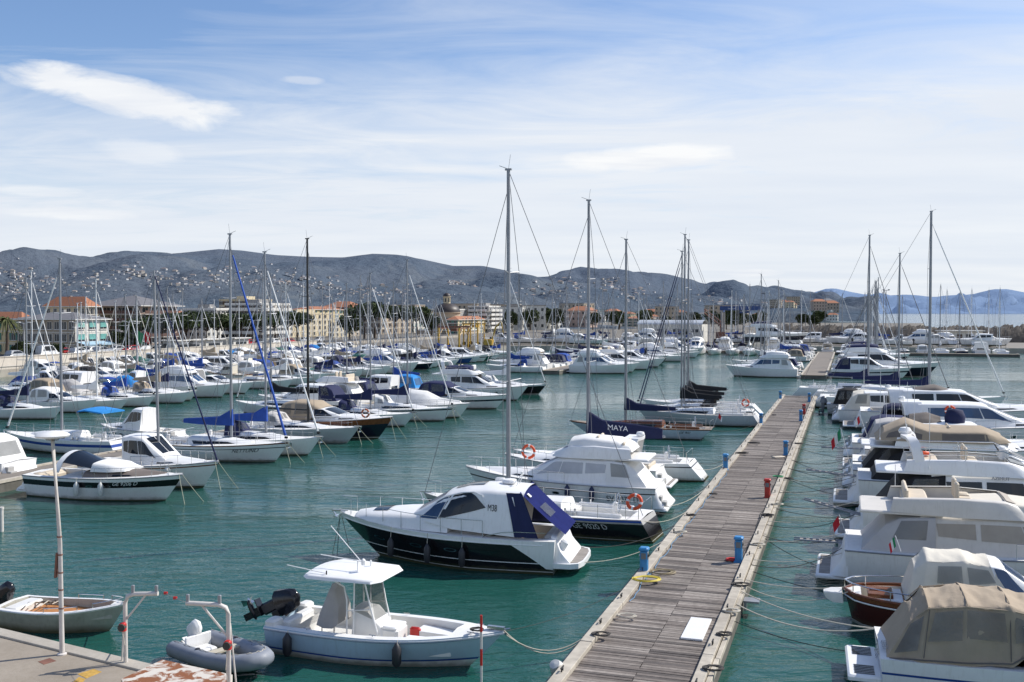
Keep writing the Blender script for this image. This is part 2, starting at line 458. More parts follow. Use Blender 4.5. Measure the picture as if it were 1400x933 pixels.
def mooring(a, b, sag, label, m=None, r=.016):
    a = Vector(a); g = G(); pts = [p - a for p in sagline(a, b, sag)]
    g.tube(pts, r, m or rope_w, 5); o = g.build('mooring_rope', None, 60); o.location = a
    return tag(o, label, 'rope', 'mooring ropes')
def flag(root, p, cols, label=None, w=.5, h=.34, pole=1.0, lean=.35):
    g = G(); p = Vector(p); t = p + Vector((-lean * pole, 0, pole)); g.tube([p, t], .014, white, 5); f = g.build('flagstaff', root)
    g = G(); k = len(cols)
    for i, c in enumerate(cols):
        P = []
        for j in range(5):
            a = (i + j / 4) / k * w
            P.append([t + Vector((-.03 - a * .5, .05 * math.sin(a * 12), -.05 - a * .75)), t + Vector((-.03 - a * .5 + .06, .04 * math.sin(a * 12 + 1), -.05 - a * .75 - h))])
        g.grid(P, c)
    g.build('flag', f)

# ------------------------------------------------------------------ sailing yacht
def sailboat(label, L=10, B=3.2, fb=1.25, fs=.95, bands=None, deckm=deckw, mast_h=14., mx=.60, mastm=alu, mr=.085, cover=navy, boom=True,
             genoa=white, dodger=None, spray=None, toe=None, det=2, roofwin=glass, rake=1.0, srake=-.35, group=None, coachm=white, lean=0., boom_tall=.5,
             boom_len=.36, cov=None, stripe=None, name='sailing_yacht', teakd=False, bow_sprit=0., spreaders=2, bimini=None, jib_r=.055):
    root = thing(name, label, 'sailing boat', group=group)
    bands = bands or [(.9, white), (1., navyhull)]
    H = Hull(L, B, fb, fs, rake, srake, .72, .45, 1.9, .80, 1.45, .06, 1.5)
    hull_parts(root, H, bands, deckm, [(.05, .30, B * .2, fs - .42, teak if teakd else intw)], None, intw, toe or None, n=18 if det > 1 else 12, camber=.07)
    if stripe:
        g = G()
        for sd in (1, -1): H.patch(g, [(.0, .16), (.97, .16), (.97, .24), (.0, .24)], stripe, sd, .006, 18, 1)
        g.build('hull_stripe', root)
    zd = lambda f: H.zd(f)
    cb = Cab([(L * .76, L * .755, B * .10, B * .06, zd(.76) + .02, zd(.76) + .06), (L * .66, L * .62, B * .22, B * .17, zd(.66) - .03, zd(.66) + .28),
              (L * .48, L * .48, B * .31, B * .25, zd(.48) - .05, zd(.48) + .40), (L * .33, L * .34, B * .31, B * .26, zd(.33) - .05, zd(.33) + .46)], .08, .12)
    g = G(); cb.mesh(g, coachm, 2); c = g.build('coachroof', root, 40)
    for sd in (1, -1): g = G(); cb.patch(g, [(.85, .16), (2.6, .12), (2.75, .42), (1.15, .44)], roofwin, sd, .012, 8, 2); g.build('window', c)
    if det > 1:
        g = G(); cb.patch(g, [(1.15, .86), (1.5, .86), (1.5, 1), (1.15, 1)], glass, 1, .02, 2, 2); cb.patch(g, [(1.15, .86), (1.5, .86), (1.5, 1), (1.15, 1)], glass, -1, .02, 2, 2); g.build('hatch', c)
    mxx = L * mx; zt = zd(mx) + .36; top = Vector((mxx - lean, 0, mast_h))
    g = G(); g.tube([(mxx, 0, zt - .3), (mxx - lean * .5, 0, (zt + mast_h) * .5), top], mr, mastm, 8, mr * .72)
    if det: g.tube([top, top + Vector((-.1, 0, .7))], .008, wire, 4); g.tube([top + Vector((.0, 0, .05)), top + Vector((.45, 0, .22))], .012, wire, 4); g.box(top + Vector((0, 0, .03)), (.3, .12, .08), mastm)
    ms = g.build('mast', root, 60)
    sp = []
    for k in range(spreaders):
        z = lerp(zt, mast_h, (k + 1) / (spreaders + 1) + .02); x = mxx - lean * (z - zt) / (mast_h - zt); w = B * (.33 - .07 * k)
        g = G()
        for sd in (1, -1): g.tube([(x, 0, z), (x - .18, sd * w, z + .06)], .028, mastm, 5)
        g.build('spreader', ms); sp.append((x - .18, w, z + .06))
    g = G(); rw = .015 if det > 1 else .020
    bow = H.edge(1, 0) + Vector((-.08 + bow_sprit, 0, .06)); hb = Vector((mxx - lean * .9, 0, mast_h * .95))
    g.tube([bow, hb], rw, wire, 4); g.tube([H.edge(0, .6) + Vector((.1, 0, .05)), top], rw, wire, 4)
    for sd in (1, -1):
        q = [H.edge(mx - .03, sd, .15, .02)] + [Vector((x, y * sd, z)) for x, y, z in sp] + [top]
        g.tube(q, rw, wire, 4)
        g.tube([H.edge(mx - .06, sd, .18, .02), Vector((mxx, 0, lerp(zt, mast_h, .38)))], rw, wire, 4)
    g.build('rigging', root)
    if genoa:
        g = G(); a = bow.lerp(hb, .05); b = bow.lerp(hb, .93)
        g.tube([bow.lerp(hb, .03), a, a.lerp(b, .3), a.lerp(b, .7), b, bow.lerp(hb, .95)], jib_r, genoa, 7, jib_r * .5)
        g.lathe([(.0, 0), (.12, 0), (.12, .12), (.0, .12)], blk, bow.lerp(hb, .015), 8); g.build('furled_headsail', root, 60)
    zb = zt + .95; be = L * (mx - boom_len)
    if boom:
        g = G(); g.tube([(mxx - .1, 0, zb), (be, 0, zb + .05)], .07, mastm, 7); bo = g.build('boom', root, 60)
        if cover:
            bt = boom_tall; hm_, h1_, h2_, h3_, h4_ = cov or (bt * 1.9, bt * 1.5, bt * .85, bt * .6, bt * .38)
            cv = Cab([(mxx + .12, mxx + .1, .10, .06, zb - .12, zb + hm_), (mxx - .25, mxx - .3, .16, .09, zb - .12, zb + h1_), (mxx - .9, mxx - .9, .19, .10, zb - .13, zb + h2_),
                      (lerp(mxx, be, .6), lerp(mxx, be, .6), .17, .09, zb - .12, zb + h3_), (be + .15, be + .15, .09, .05, zb - .06, zb + h4_)], .04, .1)
            g = G(); cv.mesh(g, cover, 2); g.build('sail_cover', bo, 60)
            root['_cv'] = 1; SAILCOV[root.name] = cv
    if spray:
        s_ = Cab([(L * .44, L * .42, B * .26, B * .2, zd(.42) + .36, zd(.42) + .40), (L * .40, L * .375, B * .30, B * .24, zd(.4) + .2, zd(.4) + 1.05), (L * .31, L * .315, B * .31, B * .26, zd(.33) + .2, zd(.33) + 1.15)], .1, .2)
        g = G(); s_.mesh(g, spray, 2, caps=(1, 0)); so = g.build('sprayhood', root, 50)
        for sd in (1, -1):
            for q_ in ([(.25, .74), (.85, .72), (.85, .97), (.25, .97)], [(.95, .2), (1.6, .2), (1.6, .5), (1.0, .5)]): g = G(); s_.patch(g, q_, vinyl, sd, .012, 3, 3); g.build('window', so)
    if bimini:
        s_ = Cab([(L * .27, L * .26, B * .36, B * .36, fs + 1.9, fs + 2.0), (L * .2, L * .2, B * .38, B * .38, fs + 2.0, fs + 2.1), (L * .06, L * .06, B * .36, B * .36, fs + 1.85, fs + 1.95)], .12, .04)
        g = G(); s_.mesh(g, bimini, 2); bi = g.build('bimini', root, 40)
        g = G()
        for sd in (1, -1):
            for x in (.07, .26): g.tube([(L * .16, sd * B * .36, fs), (L * x, sd * B * .36, fs + 1.9)], .014, steel, 5)
        g.build('bimini_frame', bi)
    if det:
        guard_rail(root, H, .06, .93, .58, n=8 if det > 1 else 5, wires=2 if det > 1 else 1, r=.011)
        g = G()
        for sd in (1, -1): g.tube([H.edge(.01, sd, .08, .02), H.edge(.01, sd, .08, .62), H.edge(.01, sd * .4, .08, .62)], .014, steel, 5)
        g.build('pushpit', root)
    if det > 1:
        g = G(); w = Vector((L * .12, 0, fs + .45)); g.torus(w, .42, .018, steel, Matrix.Rotation(R(90), 4, 'Y')); g.box(w + Vector((.15, 0, -.4)), (.2, .22, .85), white, bev=.04)
        for a in range(3): g.tube([w, w + Vector((0, .42 * math.cos(a * 1.05), .42 * math.sin(a * 1.05)))], .01, steel, 4); g.tube([w, w - Vector((0, .42 * math.cos(a * 1.05), .42 * math.sin(a * 1.05)))], .01, steel, 4)
        g.build('steering_wheel', root)
        g = G()
        for sd in (1, -1):
            for f in (.31, .27): g.lathe([(.0, .16), (.05, .16), (.045, .06), (.07, 0), (.07, -.1)], steel, H.edge(f, sd, B * .12, .14), 10)
            g.box(H.edge(.2, sd, B * .13, .08), (L * .24, .12, .2), coachm, bev=.04)
        g.build('cockpit_coaming', root)
        g = G(); p = H.edge(1, 0); g.box(p + Vector((-.1, 0, .06)), (.6, .1, .06), steel); g.tube([p + Vector((.2, 0, .03)), p + Vector((.02, 0, -.35))], .03, steel, 6); g.box(p + Vector((.06, 0, -.35)), (.1, .3, .06), steel, tilt=.6); g.build('anchor', root)
    return root, H
SAILCOV = {}

# ------------------------------------------------------------------ motor boats
def windows(cb, spec, m, parent, name='window'):
    for c in spec:
        if c[2][1] > .9:
            g = G()
            for sd in (1, -1): cb.patch(g, c, m, sd, .014, 6, 3)
            g.build(name, parent); continue
        for sd in (1, -1): g = G(); cb.patch(g, c, m, sd, .014, 6, 3); g.build(name, parent)
def cruiser(label, L=8, B=2.7, fb=1.3, fs=1.0, bands=None, style='express', cover=None, win=glass, det=1, group=None, name='motor_boat', roofm=white, tall=1.,
            deckm=deckw, foredeck=None, rub=None, cat='motor boat', engine=None, vents=None, platform=.55, hard=None, arch=False, rail=True, aftwin=True, rake=None, flycover=None, flyarch=True):
    root = thing(name, label, cat, group=group)
    bands = bands or [(.93, white), (1., navyhull)]
    H = Hull(L, B, fb, fs, rake or L * .12, .12, .90, .40, 2.4, .86, 1.6, .03, 1.3)
    cz = fs - .55
    pit = [] if style in ('tarp',) else [(.05, .36 if style in ('express', 'open') else .26, B * .10, cz, teakgrey if det > 1 else deckg)]
    if style == 'open': pit = [(.05, .80, B * .09, cz, deckg)]
    hull_parts(root, H, bands, deckm, pit, None, intw, rub or (alu if det > 1 else None), 18 if det > 1 else 12, camber=.08)
    if det > 1:
        for sd in (1, -1):
            for q in (.50, .62, .74): g = G(); H.oval(g, q, .36, .022 * 9 / L, .05, steel, sd, .010); H.oval(g, q, .36, .016 * 9 / L, .034, glass, sd, .018); g.build('portlight', root, 0)
    z = lambda f: H.zd(f)
    if platform:
        g = G(); pl = platform
        g.box((-pl / 2 + .1, 0, .30), (pl + .2, B * .84, .12), white, bev=.05); g.box((-pl / 2 + .08, 0, .368), (pl - .06, B * .72, .014), teakgrey); g.build('swim_platform', root)
    if det > 1 and platform and style not in ('tarp', 'open'):
        ts = Cab([(.12, .10, B * .44, B * .41, .36, fs + .03), (-.04, .0, B * .44, B * .40, .36, fs - .10), (-.34, -.14, B * .42, B * .37, .36, fs - .50), (-.52, -.36, B * .40, B * .34, .36, .55)], .04, .12); g = G(); ts.mesh(g, white, 3); to = g.build('transom', root, 45)
        g = G(); g.box((-.25, B * .30, .55), (.45, .5, .3), deckg, bev=.03); g.box((-.10, B * .30, .80), (.3, .5, .3), deckg, bev=.03); g.build('transom_step', to); g = G(); g.box((.75, 0, fs - .28), (.5, B * .55, .45), seatb, bev=.08); g.build('cockpit_seat', root)
    if style != 'tarp' and style != 'open':
        cr = Cab([(L * .90, L * .89, B * .10, B * .05, z(.9), z(.9) + .04), (L * .78, L * .74, B * .26, B * .18, z(.78) - .02, z(.78) + .20 * tall), (L * .60, L * .60, B * .37, B * .30, z(.6) - .03, z(.6) + .36 * tall), (L * .42, L * .42, B * .41, B * .36, z(.42) - .03, z(.42) + .38 * tall)], .09, .16)
        g = G(); cr.mesh(g, foredeck or white, 2); fd = g.build('foredeck', root, 40)
        if det: windows(cr, [[(1.25, .25), (1.95, .22), (1.95, .46), (1.35, .46)]], glass, fd, 'portlight')
    if style == 'express':
        zt = z(.5) + .36 * tall
        ws = Cab([(L * .62, L * .615, B * .30, B * .28, zt - .04, zt + .02), (L * .52, L * .47, B * .39, B * .33, zt - .08, zt + .52), (L * .40, L * .40, B * .42, B * .37, zt - .1, zt + .54)], .06, .06)
        g = G(); ws.mesh(g, white, 2, caps=(0, 0)); wo = g.build('windscreen', root, 30)
        windows(ws, [[(.12, .74), (.92, .74), (.92, 1), (.12, 1)], [(.55, .1), (1.85, .06), (1.9, .55), (.95, .55)]], win, wo, 'pane')
        if cover:
            cv = Cab([(L * .47, L * .46, B * .37, B * .33, zt + .3, zt + .52), (L * .38, L * .37, B * .43, B * .36, zt - .3, zt + 1.0), (L * .22, L * .22, B * .44, B * .37, fs - .05, zt + 1.04), (L * .08, L * .14, B * .43, B * .36, fs - .05, zt + .86)], .10, .2)
            g = G(); cv.mesh(g, cover, 3, caps=(0, 1)); co = g.build('canopy', root, 50)
            windows(cv, [[(.9, .2), (1.8, .2), (1.8, .52), (.95, .52)], [(2.0, .2), (2.7, .22), (2.6, .52), (2.0, .52)]], vinyl, co)
            g = G(); p = cv.off(2.99, .3, 1, .0); a, b = cv.pt(3, .15, 1), cv.pt(3, .5, 1)
            g.poly([a + Vector((-.02, -.25, 0)), b + Vector((-.02, -.25, 0)), Vector((b.x - .02, -b.y + .25, b.z)), Vector((a.x - .02, -a.y + .25, a.z))], vinyl); g.build('window', co)
        else:
            
            for sd in (1, -1): g = G(); chair(g, (L * .36, sd * B * .2, cz), seatb); g.build('seat', root)
            g = G(); g.box((L * .1, 0, cz + .25), (.55, B * .66, .45), seatb, bev=.08); g.box((L * .055, 0, cz + .6), (.14, B * .66, .4), seatb, bev=.05); g.build('bench', root)
    if style in ('flybridge', 'hardtop', 'pilot'):
        f0, f1 = (.66, .22) if style != 'pilot' else (.66, .36)
        zt = z(.5) + .30 * tall; hh = 1.15 * tall if style != 'pilot' else 1.25
        dh = Cab([(L * f0, L * (f0 - .005), B * .27, B * .25, zt - .05, zt + .03), (L * (f0 - .10), L * (f0 - .18), B * .38, B * .31, zt - .3, zt + hh), (L * .42, L * .42, B * .42, B * .35, zt - .4, zt + hh + .04), (L * f1, L * (f1 - .02), B * .42, B * .36, fs - .1, zt + hh)], .06, .14)
        g = G(); dh.mesh(g, roofm, 2); do = g.build('deckhouse', root, 36)
        windows(dh, [[(.22, .75), (.9, .74), (.9, .985), (.22, .985)], [(.50, .20), (1.45, .22), (1.45, .47), (.88, .47)], [(1.5, .22), (2.3, .25), (2.3, .47), (1.5, .47)], [(2.36, .26), (2.82, .29), (2.82, .46), (2.36, .47)]], win, do)
        if style != 'pilot':
            g = G(); o = (L * (f1 - .012), 0, zt + hh * .32); g.box((L * f1 - .03, 0, zt + .15), (.04, B * .5, hh * 1.5), glass); g.build('door', do)
        if style == 'flybridge':
            zf = zt + hh + .05
            g = G(); ov = L * .06
            g.box((L * (f1 + .02) / 2 + ov / 2, 0, zf + .0), (L * (f1 + .06) - ov, B * .74, .10), roofm, bev=.04); g.build('fly_overhang', root)
            fl = Cab([(L * .54, L * .53, B * .22, B * .18, zf - .02, zf + .1), (L * .46, L * .42, B * .36, B * .32, zf - .03, zf + .55), (L * .3, L * .3, B * .39, B * .37, zf - .03, zf + .60), (L * .12, L * .13, B * .37, B * .35, zf + .04, zf + .5)], .02, .06)
            g = G()
            for sd in (1, -1):
                g.grid([[fl.pt(t / 4, w, sd) for w in (0, .25, .5, .6, .7, .74)] for t in range(1, 13)], roofm)
                g.grid([[fl.pt(t / 4, w, sd) - Vector((0, .07 * sd, .02)) for w in (.74, .5, .0)] for t in range(1, 13)], intw)
            g.grid([[fl.pt(t / 4, w, sd) for sd, w in [(1, .5), (1, .7), (1, .85), (1, 1), (-1, .85), (-1, .7), (-1, .5)]] for t in range(0, 5)], roofm)
            fo = g.build('flybridge', root, 40)
            g = G(); fl2 = [(.55, .74), (.98, .74), (.98, 1.), (.55, 1.)]
            for sd in (1, -1): fl.patch(g, fl2, win, sd, .03, 3, 4)
            g.build('wind_deflector', fo)
            
            for sd in (1, -1): g = G(); chair(g, (L * .32, sd * B * .12, zf), seatb); g.build('seat', fo)
            g = G(); g.box((L * .19, 0, zf + .28), (L * .07, B * .56, .42), seatb, bev=.08); g.box((L * .165, 0, zf + .6), (.14, B * .56, .4), seatb, bev=.05); g.build('bench', fo)
            if det > 1 and flyarch:
                g = G(); rows = []
                for a in range(13):
                    t = math.pi * a / 12; y = -math.cos(t) * B * .36; hh_ = zf + .3 + 1.15 * min(1, math.sin(t) * 1.7) ** .8; xx = L * .17 - .55 * math.sin(t)
                    rows.append([(xx + .2, y, hh_), (xx - .2, y, hh_), (xx - .2, y * .93, hh_ - .12), (xx + .2, y * .93, hh_ - .12)])
                g.grid(rows, white, wrap=True); ao = g.build('radar_arch', fo, 40); g = G(); g.lathe([(.0, .0), (.24, .0), (.28, .1), (.2, .24), (.0, .28)], white, (L * .17 - .55, .2, zf + 1.46), 14); g.build('radar_dome', ao); g = G(); g.tube([(L * .17 - .5, -.5, zf + 1.45), (L * .17 - .7, -.5, zf + 3.2)], .012, white, 5); g.tube([(L * .17 - .5, -.2, zf + 1.45), (L * .17 - .5, -.2, zf + 1.9)], .02, white, 5); g.build('antenna', ao)
                g = G()
                for sd in (1, -1):
                    P = [fl.pt(t, .72, sd) + Vector((0, -.03 * sd, .2)) for t in (1.1, 1.6, 2.1, 2.6, 3.0)]; g.tube(P, .016, steel, 5)
                    for p in P: g.tube([p, p - Vector((0, 0, .22))], .013, steel, 5)
                g.build('fly_rail', fo); g = G(); w_ = Vector((L * .40, B * .12, zf + .95)); g.torus(w_, .2, .016, rubber, Matrix.Rotation(R(60), 4, 'Y')); g.box(w_ + Vector((.25, 0, -.2)), (.35, .9, .5), intw, bev=.08); g.build('helm', fo)
            if flycover:
                cc = Cab([(L * .44, L * .43, B * .30, B * .24, zf + .4, zf + .8), (L * .36, L * .36, B * .33, B * .27, zf + .4, zf + .95), (L * .2, L * .2, B * .34, B * .28, zf + .4, zf + .85), (L * .12, L * .14, B * .32, B * .26, zf + .35, zf + .65)], .1, .12)
                g = G(); cc.mesh(g, flycover, 2); g.build('cover', fo, 50)
        if cover:
            cv = Cab([(L * (f1 + .02), L * (f1 + .02), B * .42, B * .38, fs - .05, zt + hh - .02), (L * .1, L * .15, B * .42, B * .36, fs - .05, zt + hh - .12), (L * .04, L * .11, B * .40, B * .33, fs - .05, zt + hh - .4)], .06, .1)
            g = G(); cv.mesh(g, cover, 2, caps=(0, 1)); co = g.build('canopy', root, 45)
            windows(cv, [[(.2, .22), (.95, .22), (.95, .5), (.2, .5)]], vinyl, co)
    if style == 'tarp':
        cv = Cab([(L * .93, L * .9, B * .14, B * .06, z(.93) + .02, z(.93) + .10), (L * .72, L * .68, B * .40, B * .14, z(.72) - .04, z(.72) + .45), (L * .52, L * .52, B * .5, B * .20, z(.52) - .08, z(.52) + 1.15), (L * .3, L * .3, B * .5, B * .22, fs - .1, fs + 1.35), (L * .08, L * .12, B * .47, B * .2, fs - .1, fs + .85), (L * .0, L * .05, B * .44, B * .15, fs - .1, fs + .2)], .14, .2)
        g = G(); cv.mesh(g, cover or whitec, 2); g.build('boat_cover', root, 60)
    if style == 'open':
        g = G(); g.box((L * .45, 0, cz + .45), (.7, .8, .9), white, bev=.08); co = g.build('console', root)
        g = G(); g.box((L * .50, 0, cz + 1.08), (.04, .75, .38), bglass, tilt=-.35); g.build('windscreen', co)
        g = G(); chair(g, (L * .34, .28, cz), intw); chair(g, (L * .34, -.28, cz), intw); g.box((L * .72, 0, cz + .25), (L * .12, B * .5, .4), intw, bev=.05); g.build('seat', root)
        if cover:
            cv = Cab([(L * .56, L * .56, B * .36, B * .36, fs + 1.2, fs + 1.27), (L * .42, L * .42, B * .38, B * .38, fs + 1.28, fs + 1.36), (L * .26, L * .26, B * .36, B * .36, fs + 1.18, fs + 1.25)], .1, .03)
            g = G(); cv.mesh(g, cover, 2); bi = g.build('bimini', root, 40)
            g = G()
            for sd in (1, -1):
                for x in (.28, .54): g.tube([(L * .41, sd * B * .4, fs), (L * x, sd * B * .36, fs + 1.2)], .016, steel, 5)
            g.build('bimini_frame', bi)
    if hard:
        zt = z(.5) + .36 * tall
        ht = Cab([(L * .54, L * .53, B * .28, B * .27, zt + .70, zt + .74), (L * .47, L * .47, B * .36, B * .34, zt + .78, zt + .92), (L * .3, L * .3, B * .38, B * .36, zt + .80, zt + .98), (L * .16, L * .17, B * .34, B * .33, zt + .72, zt + .86)], .05, .06)
        g = G(); ht.mesh(g, hard, 2); ho = g.build('hardtop', root, 40)
        g = G()
        for sd in (1, -1):
            g.poly([(L * .56, sd * B * .37, zt + .05), (L * .60, sd * B * .36, zt + .02), (L * .51, sd * B * .33, zt + .8), (L * .47, sd * B * .34, zt + .8)], white)
            g.grid([[(L * .26, sd * B * .44, fs), (L * .14, sd * B * .44, fs)], [(L * .30, sd * B * .37, zt + .85), (L * .18, sd * B * .36, zt + .8)]], white)
        g.build('hardtop_support', ho)
    if arch:
        zt = z(.5) + .36 * tall; g = G()
        rows = []
        for a in range(13):
            t = math.pi * a / 12; y = -math.cos(t) * B * .43; h = fs + (zt + 1.25 - fs) * min(1, math.sin(t) * 1.5) ** .7
            rows.append([(L * .22 - .1 * math.sin(t), y, h), (L * .15 - .45 * math.sin(t), y, h), (L * .15 - .45 * math.sin(t), y * .93, h - .13), (L * .22 - .1 * math.sin(t), y * .93, h - .13)])
        g.grid(rows, white, wrap=True); ao = g.build('radar_arch', root, 40)
        g = G(); g.lathe([(.0, .0), (.22, .0), (.25, .1), (.2, .22), (.0, .26)], white, (L * .15 - .25, 0, zt + 1.3), 14); g.build('radar_dome', ao)
    if det and rail and style != 'open': guard_rail(root, H, .44, .93, .50, n=6, wires=1, r=.013)
    if engine: outboard(root, (-.12, 0, fs + .08), R(engine[0]), engine[1], engine[2])
    return root, H
def place(root, px, py, z=.3, rz=None, side='stern', dxy=(0, 0)):
    p = W(px, py, z); root.location = (p.x + dxy[0], p.y + dxy[1], 0); root.rotation_euler = (0, 0, HN if rz is None else rz); return root
# ------------------------------------------------------------------ sky, sun
SUN_AZ, SUN_EL = R(69), R(43)
wd = bpy.data.worlds.new('World'); sc.world = wd; wd.use_nodes = True; nt = wd.node_tree; L_ = nt.links.new
bg = nt.nodes['Background']; sky = nt.nodes.new('ShaderNodeTexSky'); sky.sky_type = 'NISHITA'; sky.sun_disc = False
sky.sun_elevation = SUN_EL; sky.sun_rotation = SUN_AZ; sky.air_density = 1.0; sky.dust_density = .6; sky.ozone_density = 2.5
tc = nd(nt, 'ShaderNodeTexCoord'); sep = nd(nt, 'ShaderNodeSeparateXYZ'); L_(tc.outputs['Generated'], sep.inputs[0])
dx, dy, dz = sep.outputs
den = mth(nt, 'ADD', mth(nt, 'MAXIMUM', dz, 0.0), .055)
comb = nd(nt, 'ShaderNodeCombineXYZ'); L_(mth(nt, 'DIVIDE', dx, den), comb.inputs[0]); L_(mth(nt, 'DIVIDE', dy, den), comb.inputs[1]); pl = comb.outputs[0]
rot = nt.nodes.new('ShaderNodeMapping'); rot.inputs['Rotation'].default_value = (0, 0, R(25)); rot.inputs['Scale'].default_value = (.30, .62, 1); L_(pl, rot.inputs['Vector'])
big = nz(nt, rot.outputs[0], .55, 6, .55, .9); fine = nz(nt, rot.outputs[0], 2.6, 8, .62, 1.4)
pc = nd(nt, 'ShaderNodeMapping'); pc.inputs['Scale'].default_value = (9, 9, 26); L_(tc.outputs['Generated'], pc.inputs['Vector']); puff = nz(nt, pc.outputs[0], 1.4, 7, .6, .5)
az = mth(nt, 'ARCTAN2', dx, dy); el = mth(nt, 'ARCSINE', dz)
def band(v, c, w): return mth(nt, 'POWER', mth(nt, 'DIVIDE', mth(nt, 'SUBTRACT', v, c), w), 2)
base = maprange(nt, el, R(3.0), R(17), 1.0, .03)
cover_ = mth(nt, 'ADD', mth(nt, 'MULTIPLY', base, 1.12), mth(nt, 'MULTIPLY', mth(nt, 'SUBTRACT', mth(nt, 'ADD', mth(nt, 'MULTIPLY', big, .66), mth(nt, 'MULTIPLY', fine, .38)), .5), 2.6))
cover_ = mth(nt, 'ADD', cover_, mth(nt, 'MULTIPLY', maprange(nt, az, R(-22), R(0), 0, 1), .24))
veil = maprange(nt, cover_, .12, .95, 0, .95)
def lens(azc, elc, wa, we, k, slope=0.):
    e2 = mth(nt, 'SUBTRACT', el, mth(nt, 'MULTIPLY', mth(nt, 'SUBTRACT', az, R(azc)), slope))
    wob = mth(nt, 'MULTIPLY', mth(nt, 'SUBTRACT', puff, .5), 3.2)
    d = mth(nt, 'ADD', mth(nt, 'ADD', band(az, R(azc), R(wa)), band(e2, R(elc), R(we))), wob)
    return mth(nt, 'MULTIPLY', maprange(nt, d, .25, 1.15, 1, 0), k)
blobs = None
for a in ((-20.9, 11.35, 6.2, 1.0, .95, -.16), (7.6, 8.7, 4.6, .72, 1.0, .05), (-24, 5.2, 3.2, .35, .6, 0), (-25.5, 6.3, 2.2, .3, .5, 0), (-11.8, 12.8, 1.3, .22, .4, 0), (13.6, 2.2, 1.6, .28, .6, 0), (-20.5, 8.6, 2.6, .6, .35, -.1)):
    b_ = lens(*a); blobs = b_ if blobs is None else mth(nt, 'MAXIMUM', blobs, b_)
skyc = mixc(nt, 1., sky.outputs[0], (1.0, 1.07, 1.21), 'MULTIPLY')
ccol = mixc(nt, maprange(nt, nz(nt, rot.outputs[0], 1.3, 5), .35, .7), (6.3, 6.75, 7.45), (7.2, 7.45, 7.8))
c1 = mixc(nt, veil, skyc, ccol)
shade = maprange(nt, nz(nt, rot.outputs[0], 3.5, 4), .4, .65, 0, 1)
c2 = mixc(nt, blobs, c1, mixc(nt, shade, (7.9, 8.0, 8.1), (6.5, 6.8, 7.4)))
L_(c2, bg.inputs['Color']); bg.inputs['Strength'].default_value = .122
sl = bpy.data.lights.new('sun', 'SUN'); sl.energy = 5.0; sl.angle = R(.55); sl.color = (1, .955, .88); so = bpy.data.objects.new('sun', sl); COL.objects.link(so)
sd_ = Vector((math.sin(SUN_AZ) * math.cos(SUN_EL), math.cos(SUN_AZ) * math.cos(SUN_EL), math.sin(SUN_EL)))
so.rotation_euler = sd_.to_track_quat('Z', 'Y').to_euler(); so.location = (40, 20, 60)
sc.view_settings.view_transform = 'Standard'; sc.view_settings.look = 'None'; sc.view_settings.exposure = 0
sc.cycles.max_bounces = 6; sc.cycles.transparent_max_bounces = 10; sc.cycles.caustics_reflective = False; sc.cycles.caustics_refractive = False
sc.cycles.use_denoising = True; sc.cycles.use_adaptive_sampling = True

# ------------------------------------------------------------------ water
def water_mat():
    m, nt, b, tc = new_mat('harbour water'); v = tc.outputs['Object']; L = nt.links.new
    swell = nz(nt, vscale(nt, v, (.16, .42, 1)), 1.0, 3, .5, .4)
    w1 = nz(nt, vscale(nt, v, (.75, 1.7, 1)), 1.0, 4, .55, .6); w2 = nz(nt, vscale(nt, v, (3.2, 5.5, 1)), 1., 3, .6, .5)
    patch = nz(nt, vscale(nt, v, (.018, .05, 1)), 1.0, 4, .6, 1.0)
    amp = maprange(nt, patch, .38, .60, .25, 1.3)
    h = mth(nt, 'ADD', mth(nt, 'ADD', mth(nt, 'MULTIPLY', swell, .20), mth(nt, 'MULTIPLY', w1, .15)), mth(nt, 'MULTIPLY', w2, .030))
    bp = nd(nt, 'ShaderNodeBump', Strength=.68, Distance=1.0); L(mth(nt, 'MULTIPLY', h, amp), bp.inputs['Height']); L(bp.outputs[0], b.inputs['Normal'])
    c = mixc(nt, maprange(nt, patch, .3, .7), (.010, .067, .054), (.016, .092, .075))
    L(c, b.inputs['Base Color']); b.inputs['Roughness'].default_value = .07; b.inputs['IOR'].default_value = 1.333
    return m
g = G(); g.poly([(-30000, -60, 0), (30000, -60, 0), (30000, 50000, 0), (-30000, 50000, 0)], water_mat()); tag(g.build('water', None, 0), kind='structure')

